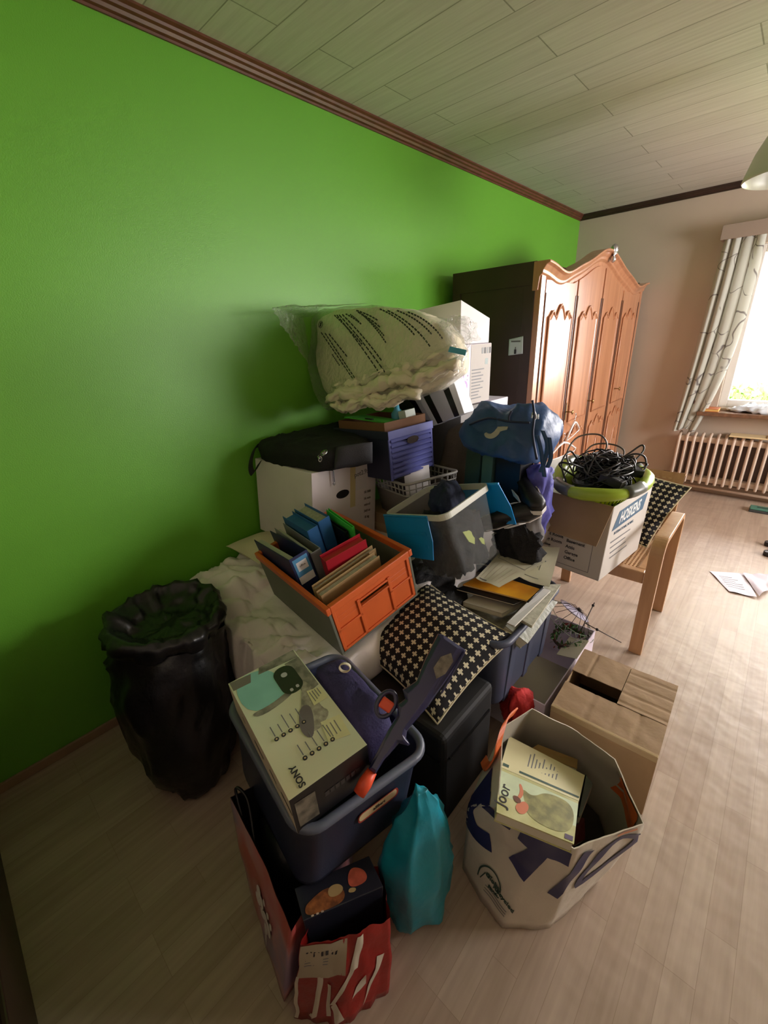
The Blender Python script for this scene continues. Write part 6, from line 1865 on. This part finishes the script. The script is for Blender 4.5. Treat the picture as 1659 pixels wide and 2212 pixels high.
o = leaf([(1062, 1222), (1186, 1272), (1209, 1186), (1118, 1172)], [.592, .594, .600, .60], .0012, PLANC, 'cream plan sheet with a curled corner at the far right of the drawings', 'plan_sheet', 'drawing', curl=.014, seed=3,
         prints=[(.55 + .05 * k, .35 + .09 * (k % 3), .57 + .05 * k, .38 + .09 * (k % 3), INKG) for k in range(6)] + [(.3, .1, .8, .11, INKG), (.62, .6, .72, .63, INKG), (.75, .3, .76, .5, INKG)])
o = leaf([(1028, 1250), (1078, 1270), (1178, 1216), (1095, 1178)], [.600, .600, .604, .604], .0012, PLANC, 'cream floor plan drawing lying on top, nearest the clear box', 'plan_sheet', 'drawing', curl=.006, seed=5,
         prints=[(.08, .60, .92, .608, INKG), (.08, .60, .09, .96, INKG), (.9, .60, .91, .96, INKG), (.08, .95, .92, .96, INKG), (.35, .68, .36, .88, INKG), (.35, .87, .7, .88, INKG), (.7, .74, .71, .88, INKG)] + [(.1 + .14 * k, .08, .11 + .14 * k, .5, mat('faint_print', (186, 166, 140), .6)) for k in range(6)] + [(.1, .03, .4, .05, INKG)])
mb = MB(); p, q = A(1140, 1300, 'z', .60), A(1172, 1270, 'z', .585); mb.tube([p, q], .004, BLKPL, 8); mb.tube([q, q + (q - p) * .12], .0015, METAL, 6); tag(mb.build('pen'), 'black pen lying beside the orange magazine on the tote', 'pen')
blob('black_coat', BLACK, ((.985, 1.19, .44, .05, .08), (.99, 1.18, .48, .08, .12), (1.0, 1.17, .54, .09, .11), (1.0, 1.17, .565, .04, .05)), 'black coat bulging behind the cross-patterned cushion', 'coat', seed=61, crease=.03)

# black case under the cushion
bc = empty('black_case', (1.14, .89, 0)); tag(bc, 'matt black case on the floor, carrying the cross-patterned cushion', 'case')
mb = MB(); mb.box((-.17, -.15, .004), (.17, .15, .40), mat('matt_black', (12, 12, 13), .7)); mb.build('case_body', bc, bevel=.02, seg=3)
mb = MB(); mb.box((.171, -.12, .30), (.176, .12, .306), BLKPL); mb.box((-.16, -.156, .30), (.16, -.151, .306), BLKPL); mb.build('seam', bc)

# low open white carton beneath the tote, red cloth, wire dome, garland
lo = empty('low_carton', (1.265, 1.52, 0)); tag(lo, 'low open white carton on the floor under the paper tote', 'box')
LW, LD, LH = .31, .56, .205
mb = MB(); carton(mb, LW, LD, LH, LAV, .005, True, CARDIN); mb.build('box_body', lo, bevel=.001)
mb = MB(); Mf = Matrix.Translation((LW / 2, .10, LH)) @ Matrix.Rotation(math.radians(-14), 4, 'Y'); mb.box((-.085, -.06, -.002), (0, .09, .001), mat('olive_grey_card', (168, 164, 144), .7), Mf); mb.build('flap', lo)
mb = MB(); mb.box((-LW / 2 + .006, -LD / 2 + .006, .006), (LW / 2 - .006, LD / 2 - .2, .10), _M['olive_grey_card']); tag(mb.build('inner_board', lo), None)
blob('red_cloth', mat('red_fabric', (188, 38, 36), .8, var=.12, bump=.4, bscale=60), ((1.34, 1.20, .10, .02, .02), (1.335, 1.205, .12, .055, .045), (1.33, 1.21, .20, .055, .045), (1.31, 1.21, .24, .03, .025), (1.30, 1.21, .25, .01, .01)), 'crumpled red cloth below the near corner of the paper tote', 'cloth', seed=71, crease=.03)
pl = MB(); pc_ = A(1238, 1322, 'z', .25); pl.M = Matrix.Translation(pc_) @ Matrix.Rotation(math.radians(-28), 4, 'X') @ Matrix.Rotation(math.radians(22), 4, 'Y')
pl.lathe([(.001, 0), (.05, 0), (.075, .008), (.076, .010), (.05, .003), (.001, .003)], mat('lavender_white_plate', (206, 204, 230), .3), 32); tag(pl.build('plate'), 'pale lavender plate inside the wire dome', 'plate')
wd_ = empty('wire_dome'); wc_ = A(1235, 1335, 'z', .24); wd_.location = wc_; tag(wd_, 'thin dark wire dome with spokes and lattice edge, right of the paper tote', 'wire dome')
WIRE = mat('dark_wire', (46, 38, 36), .4); GWIRE = mat('grey_green_wire', (112, 120, 100), .45)
Mw = Matrix.Rotation(math.radians(-14), 4, 'X') @ Matrix.Rotation(math.radians(26), 4, 'Y')
mb = MB(); mb.M = Mw
for k in range(14):
    a = 2 * PI * k / 14; mb.tube([(0, 0, .055), (.05 * math.cos(a), .05 * math.sin(a), .045), (.095 * math.cos(a), .095 * math.sin(a), .0)], .0013, WIRE, 5)
mb.lathe([(.001, .05), (.009, .052), (.009, .062), (.001, .064)], WIRE, 10); mb.build('spokes', wd_)
mb = MB(); mb.M = Mw
for R, z in ((.098, -.004), (.128, -.018)): mb.tube([(R * math.cos(2 * PI * k / 40), R * math.sin(2 * PI * k / 40), z) for k in range(40)], .0013, GWIRE, 5, closed=True)
for k in range(26):
    a = 2 * PI * k / 26; mb.tube([(.098 * math.cos(a), .098 * math.sin(a), -.004), (.128 * math.cos(a + .06), .128 * math.sin(a + .06), -.018)], .0012, GWIRE, 5)
mb.build('lattice_edge', wd_)
for i, (p0, p1, m, lb) in enumerate((((1262, 1345), (1342, 1388), WIRE, 'long thin dark rod pointing right toward the floor, out of the wire dome'), ((1255, 1362), (1284, 1302), WIRE, 'short dark rod crossing the wire dome'), ((1215, 1398), (1277, 1371), WIRE, 'thin dark rod with a frayed tip beside the garland'))):
    mb = MB(); a, b_ = A(*p0, 'z', .27), A(*p1, 'z', (.20, .32, .24)[i]); mb.tube([a, b_], .0022, m, 6); mb.lathe([(.001, -.006), (.006, -.004), (.006, .004), (.001, .006)], BLKPL, 8, Matrix.Translation(a.lerp(b_, .35 if i == 0 else .9)))
    tag(mb.build('rod'), lb, 'rod', 'rods around the wire dome')
rnd = random.Random(5)
mb = MB(); LFG = mat('garland_green', (62, 104, 50), .7, var=.3, vscale=30); BER = mat('garland_berry', (120, 40, 34), .6)
for k in range(170):
    a = rnd.uniform(0, 2 * PI); R = .075 + rnd.uniform(-.018, .018); c_ = Vector((1.335, 1.70, .185)) + Vector((R * .8 * math.cos(a), R * math.sin(a), rnd.uniform(-.02, .03))); s = rnd.uniform(.008, .016)
    mb.add([(-s, 0, 0), (0, -s * .4, .002), (s, 0, 0), (0, s * .4, .002)], [(0, 1, 2, 3)], LFG if rnd.random() < .75 else BER, False, Matrix.Translation(c_) @ Euler((rnd.uniform(-2, 2), rnd.uniform(-2, 2), rnd.uniform(0, 6))).to_matrix().to_4x4())
mb.tube([(1.335 + .06 * math.cos(k * PI / 12), 1.70 + .075 * math.sin(k * PI / 12), .185) for k in range(24)], .008, mat('garland_core', (60, 40, 34), .8), 6, closed=True)
tag(mb.build('garland'), 'green and brown leafy garland lying below the wire dome', 'garland')

# ================================================================== black rubbish sack by the wall
RUB = mat('black_rubbish_film', (20, 19, 20), .32, var=.1, bump=.55, bscale=13)
rb = empty('rubbish_sack', (.33, .33, 0)); tag(rb, 'bulging black rubbish sack standing on the floor by the green wall', 'sack')


def rub(levels):
    rs = []
    for (cx, cy, z, rx, ry) in levels: rs.append([(cx - .33 + x, cy - .33 + y, z) for x, y, _ in circ(0, 0, z, rx, ry, 30, 0, .10, 7)])
    return rs


LV = ((.455, .305, .003, .12, .10), (.455, .305, .02, .15, .125), (.435, .31, .10, .19, .16), (.40, .33, .24, .215, .19), (.375, .35, .38, .22, .20), (.36, .37, .50, .215, .19), (.355, .385, .565, .20, .18))
lump('sack_body', rub(LV), RUB, rb, amp=.013, sc=8, n=64, seed=81, crease=.024, cap1=False)
lump('gathered_rim', rub(((.355, .385, .555, .20, .182), (.355, .388, .61, .225, .20), (.35, .388, .635, .20, .18), (.35, .39, .60, .15, .14), (.35, .39, .57, .11, .11), (.35, .39, .575, .03, .03))), RUB, rb, amp=.016, sc=10, n=72, seed=83, crease=.026, cap0=False)

# ================================================================== bags under the near tote
PKM = bpy.data.materials.new('pink_floral_print'); PKM.use_nodes = True
_n = PKM.node_tree.nodes; _l = PKM.node_tree.links; _b = _n['Principled BSDF']; _tc = _n.new('ShaderNodeTexCoord')
_t = _n.new('ShaderNodeTexNoise'); _t.inputs['Scale'].default_value = 5.5; _t.inputs['Detail'].default_value = 2; _l.new(_tc.outputs['Object'], _t.inputs['Vector'])
_r = _n.new('ShaderNodeValToRGB'); _r.color_ramp.elements[0].position = .38; _r.color_ramp.elements[0].color = lin((190, 84, 80)); _r.color_ramp.elements[1].position = .62; _r.color_ramp.elements[1].color = lin((150, 128, 152))
_e = _r.color_ramp.elements.new(.5); _e.color = lin((192, 138, 142)); _l.new(_t.outputs['Fac'], _r.inputs['Fac']); _l.new(_r.outputs['Color'], _b.inputs['Base Color']); _b.inputs['Roughness'].default_value = .35
DKIN = mat('dark_bag_lining', (22, 20, 26), .6)
pk = empty('shopping_bag', (1.10, .36, 0)); op = Vector((1.10, .36, 0)); tag(pk, 'pink and mauve shopping bag with a white leaf print, under the slate tote', 'bag')
B0 = [Vector(p) for p in ((.945, .243, .003), (1.10, .20, .003), (1.245, .165, .003), (1.235, .40, .003), (1.12, .52, .003), (.98, .50, .003))]
B1 = [Vector(p) for p in ((.985, .245, .405), (1.14, .232, .345), (1.275, .208, .285), (1.235, .40, .28), (1.12, .52, .285), (.97, .50, .29))]
N6 = 60


def seg6(P):
    out = []
    for i in range(6):
        for k in range(10): out.append(P[i].lerp(P[(i + 1) % 6], k / 10))
    return out


b0, b1 = seg6(B0), seg6(B1)


def pring(t, ins=0):
    out = []; c = Vector((1.1, .34, 0))
    for i, (p, q) in enumerate(zip(b0, b1)):
        r = p.lerp(q, t); w = Vector((r.x - c.x, r.y - c.y, 0)).normalized()
        if i < 21: r = r + w * (.004 * math.sin(PI * t) + .005 * noise.noise(Vector((i * .3, t * 4, 2))))
        else: r = r + w * .004 * noise.noise(Vector((i * .3, t * 4, 2)))
        out.append(r - w * ins - op)
    return out


mb = MB(); mb.loft([pring(k / 10) for k in range(11)], PKM, cap1=False); mb.loft([pring(k / 10, .003) for k in range(10, -1, -1)], DKIN, cap0=False, cap1=False); mb.build('bag_body', pk)
mb = MB(); PWH = mat('white_leaf_print', (236, 228, 222), .5)


def ppp(s, t): i = int(s); R = pring(t); p = R[i].lerp(R[i + 1], s - i); return p + Vector((-.05, -1, 0)).normalized() * .0045


def pleaf(s, t, ls, lt, ang):
    c, sn = math.cos(ang), math.sin(ang); pts = []
    for k in range(12):
        a = 2 * PI * k / 12; x, y = ls * math.cos(a), lt * math.sin(a); pts.append((s + x * c - y * sn * 10, t + (x * sn / 10 + y * c)))
    mb.poly([ppp(max(.1, min(19.5, a)), max(0, min(.99, b))) for a, b in pts], PWH)


for s, t, w_, h_ in ((9.5, .62, .35, .05), (10.6, .57, .35, .06), (9.2, .50, .4, .06), (10.8, .43, .4, .055), (12.0, .48, .45, .06), (13.4, .44, .4, .075), (12.2, .33, .3, .05), (13.0, .6, .2, .03), (14.2, .56, .2, .03), (11.6, .66, .2, .03)): pleaf(s, t, w_ * 2.2, h_ * 1.2, .2)
for s, t in ((11.5, .3), (12.3, .2), (11.9, .25)): pleaf(s, t, .14, .1, .1)
mb.build('leaf_print', pk)
for sgn, s0 in ((1, 4), (1, 15)):
    pass
mb = MB(); hp = smoothp([ppp(3, .96) + Vector((0, .01, 0)), Vector((.99, .262, .425)) - op, Vector((1.03, .27, .41)) - op, ppp(7, .94) + Vector((0, .012, 0))], 6); mb.tube(hp, .004, BLKPL, 6); mb.build('handle', pk)
# crumpled black liner standing between bag and tote
blob('bag_filling', mat('black_liner', (14, 13, 16), .5, bump=.4, bscale=24), ((1.09, .36, .01, .10, .10), (1.09, .36, .05, .11, .12), (1.09, .37, .24, .11, .12), (1.09, .37, .285, .09, .10), (1.09, .37, .295, .03, .04)), 'black goods filling the pink shopping bag', 'goods', seed=91, kind='stuff')

RWM = mat('red_white_film', (146, 30, 26), .35, var=.15, vscale=10, bump=.3, bscale=20); RWW = mat('red_bag_white', (196, 186, 166), .4)
rw = empty('carrier_bag', (1.35, .30, 0)); orw = Vector((1.35, .30, 0)); tag(rw, 'red and white carrier bag with bold lettering on the floor, holding the picture box', 'bag')
C0 = [Vector(p) for p in ((1.285, .165, .003), (1.382, .232, .003), (1.425, .345, .003), (1.335, .425, .003), (1.265, .33, .003))]
C1 = [Vector(p) for p in ((1.298, .212, .262), (1.368, .292, .262), (1.418, .378, .262), (1.325, .445, .25), (1.262, .33, .26))]


def seg5(P, n=12):
    out = []
    for i in range(5):
        for k in range(n): out.append(P[i].lerp(P[(i + 1) % 5], k / n))
    return out


c0_, c1_ = seg5(C0), seg5(C1)


def cring(t, ins=0):
    out = []; c = Vector((1.345, .31, 0))
    for i, (p, q) in enumerate(zip(c0_, c1_)):
        r = p.lerp(q, t); w = Vector((r.x - c.x, r.y - c.y, 0)).normalized()
        r = r + w * (.003 * math.sin(PI * t) + .008 * noise.noise(Vector((i * .45, t * 5, 6)))) ; r.z += .015 * t * noise.noise(Vector((i * .3, 0, 1)))
        out.append(r - w * ins - orw)
    return out


mb = MB(); mb.loft([cring(k / 10) for k in range(11)], RWM, cap1=False); mb.build('bag_body', rw)
mb = MB()


def cpp(s, t, off=.0022): i = int(s) % 60; R = cring(t); p = R[i].lerp(R[(i + 1) % 60], s - int(s)); c = Vector((1.345, .31, 0)) - orw; w = Vector((p.x - c.x, p.y - c.y, 0)).normalized(); return p + w * off


def cquad(q, m): mb.grid(lambda u, v: cpp((q[0] * (1 - u) + q[2] * u) * (1 - v) + (q[6] * (1 - u) + q[4] * u) * v, (q[1] * (1 - u) + q[3] * u) * (1 - v) + (q[7] * (1 - u) + q[5] * u) * v), 6, 8, m)


# U and K strokes, pale bands
for q in ((0.2, .02, 1.2, .02, 1.0, .60, .2, .60), (5.0, .08, 6.2, .12, 6.8, .60, 5.6, .60), (4.0, .10, 5.2, .10, 6.0, .16, 4.6, .14), (8.0, .10, 9.2, .12, 8.8, .50, 7.8, .50), (9.0, .28, 10.0, .28, 14.2, .62, 13.0, .62), (10.5, .05, 12.5, .08, 10.2, .3, 9.2, .26), (14.2, .30, 17.5, .36, 16.8, .52, 15.0, .40)): cquad(q, RWW)
cquad((.4, .58, 12.0, .60, 11.8, .98, .4, .98), mat('pale_tan_label', (170, 158, 134), .45)); cquad((13.0, .62, 15, .62, 16.0, .97, 14.2, .97), RWW); cquad((17, .1, 19, .3, 22, .62, 20, .62), RWW)
for k in range(8): cquad((2.0 + k, .84, 2.5 + k, .84, 2.6 + k, .90, 2.1 + k, .90), INK)
for k in range(3): cquad((2.0, .73 + .03 * k, 7.5, .73 + .03 * k, 7.5, .74 + .03 * k, 2.0, .74 + .03 * k), INKG)
mb.build('printed_lettering', rw)

pbx = empty('picture_box', (1.31, .36, .06)); opb = Vector((1.31, .36, .06)); tag(pbx, 'dark box with an orange-brown picture on top, in the red and white bag', 'box')
P_, Q_ = A(655, 1990, 'z', .296), A(828, 1915, 'z', .296); R_ = A(797, 1848, 'z', .296); S_ = P_ + (R_ - Q_)
S_.x = max(S_.x, 1.22)
cen = (P_ + Q_ + R_ + S_) / 4
quad4 = [P_, Q_, R_, S_]
DKN = mat('dark_navy_box', (34, 36, 48), .35, var=.1)
mb = MB(); ins = [cen + (p - cen) * .9 for p in quad4]
mb.hexa([Vector((p.x, p.y, .062)) - opb for p in ins] + [p - Vector((0, 0, .0)) - opb for p in quad4], DKN); mb.build('box_body', pbx, bevel=.002)
mb = MB(); up = Vector((0, 0, 1))
pq = [p - opb for p in quad4]
OBR = mat('picture_orange_brown', (168, 102, 56), .4, rgb2=(110, 66, 40), vscale=60); OGD = mat('picture_gold', (176, 150, 104), .4); OPK = mat('picture_salmon', (190, 92, 70), .4, var=.2, vscale=50)
qpoly(mb, pq, up, [(.05, .06), (.30, .02), (.50, .05), (.56, .30), (.50, .52), (.34, .62), (.18, .5), (.05, .34)], OBR, .001, True)
qpoly(mb, pq, up, [(.36, .30), (.48, .26), (.56, .40), (.52, .58), (.42, .62), (.36, .5)], OGD, .0016, True)
qpoly(mb, pq, up, [(.62, .30), (.86, .30), (.88, .66), (.74, .90), (.64, .66)], OPK, .001, True)
qpoly(mb, pq, up, [(.58, .22), (.66, .16), (.70, .26), (.62, .34)], OGD, .0018, True)
for u_ in (.10, .16, .22): qpoly(mb, pq, up, [(u_, -.0), (u_ + .03, -.0), (u_ + .03, .05), (u_, .05)], mat('picture_cream', (196, 176, 158), .5), .002)
mb.build('printed_picture', pbx)

TL = mat('turquoise_bag_film', (22, 140, 160), .38, var=.1, bump=.3, bscale=22)
tb = [[A(u, v, 'z', z_) for u, v in px] for z_, px in (
    (.004, ((832, 1978), (888, 2026), (935, 1992), (965, 1925), (935, 1860), (850, 1880))),
    (.05, ((826, 1960), (888, 2018), (950, 1978), (980, 1900), (940, 1830), (845, 1860))),
    (.22, ((822, 1885), (882, 1935), (950, 1910), (984, 1850), (955, 1775), (860, 1800))),
    (.36, ((838, 1800), (890, 1838), (945, 1820), (968, 1770), (945, 1720), (872, 1735))),
    (.44, ((872, 1745), (900, 1765), (930, 1755), (948, 1730), (930, 1702), (890, 1708))),
    (.49, ((890, 1706), (905, 1716), (922, 1712), (928, 1700), (915, 1690), (898, 1692))))]
o = lump('carrier_bag', tb, TL, None, amp=.006, sc=9, n=60, seed=95, crease=.022, smooth=0); tag(o, 'turquoise plastic bag standing on the floor against the slate tote', 'bag')
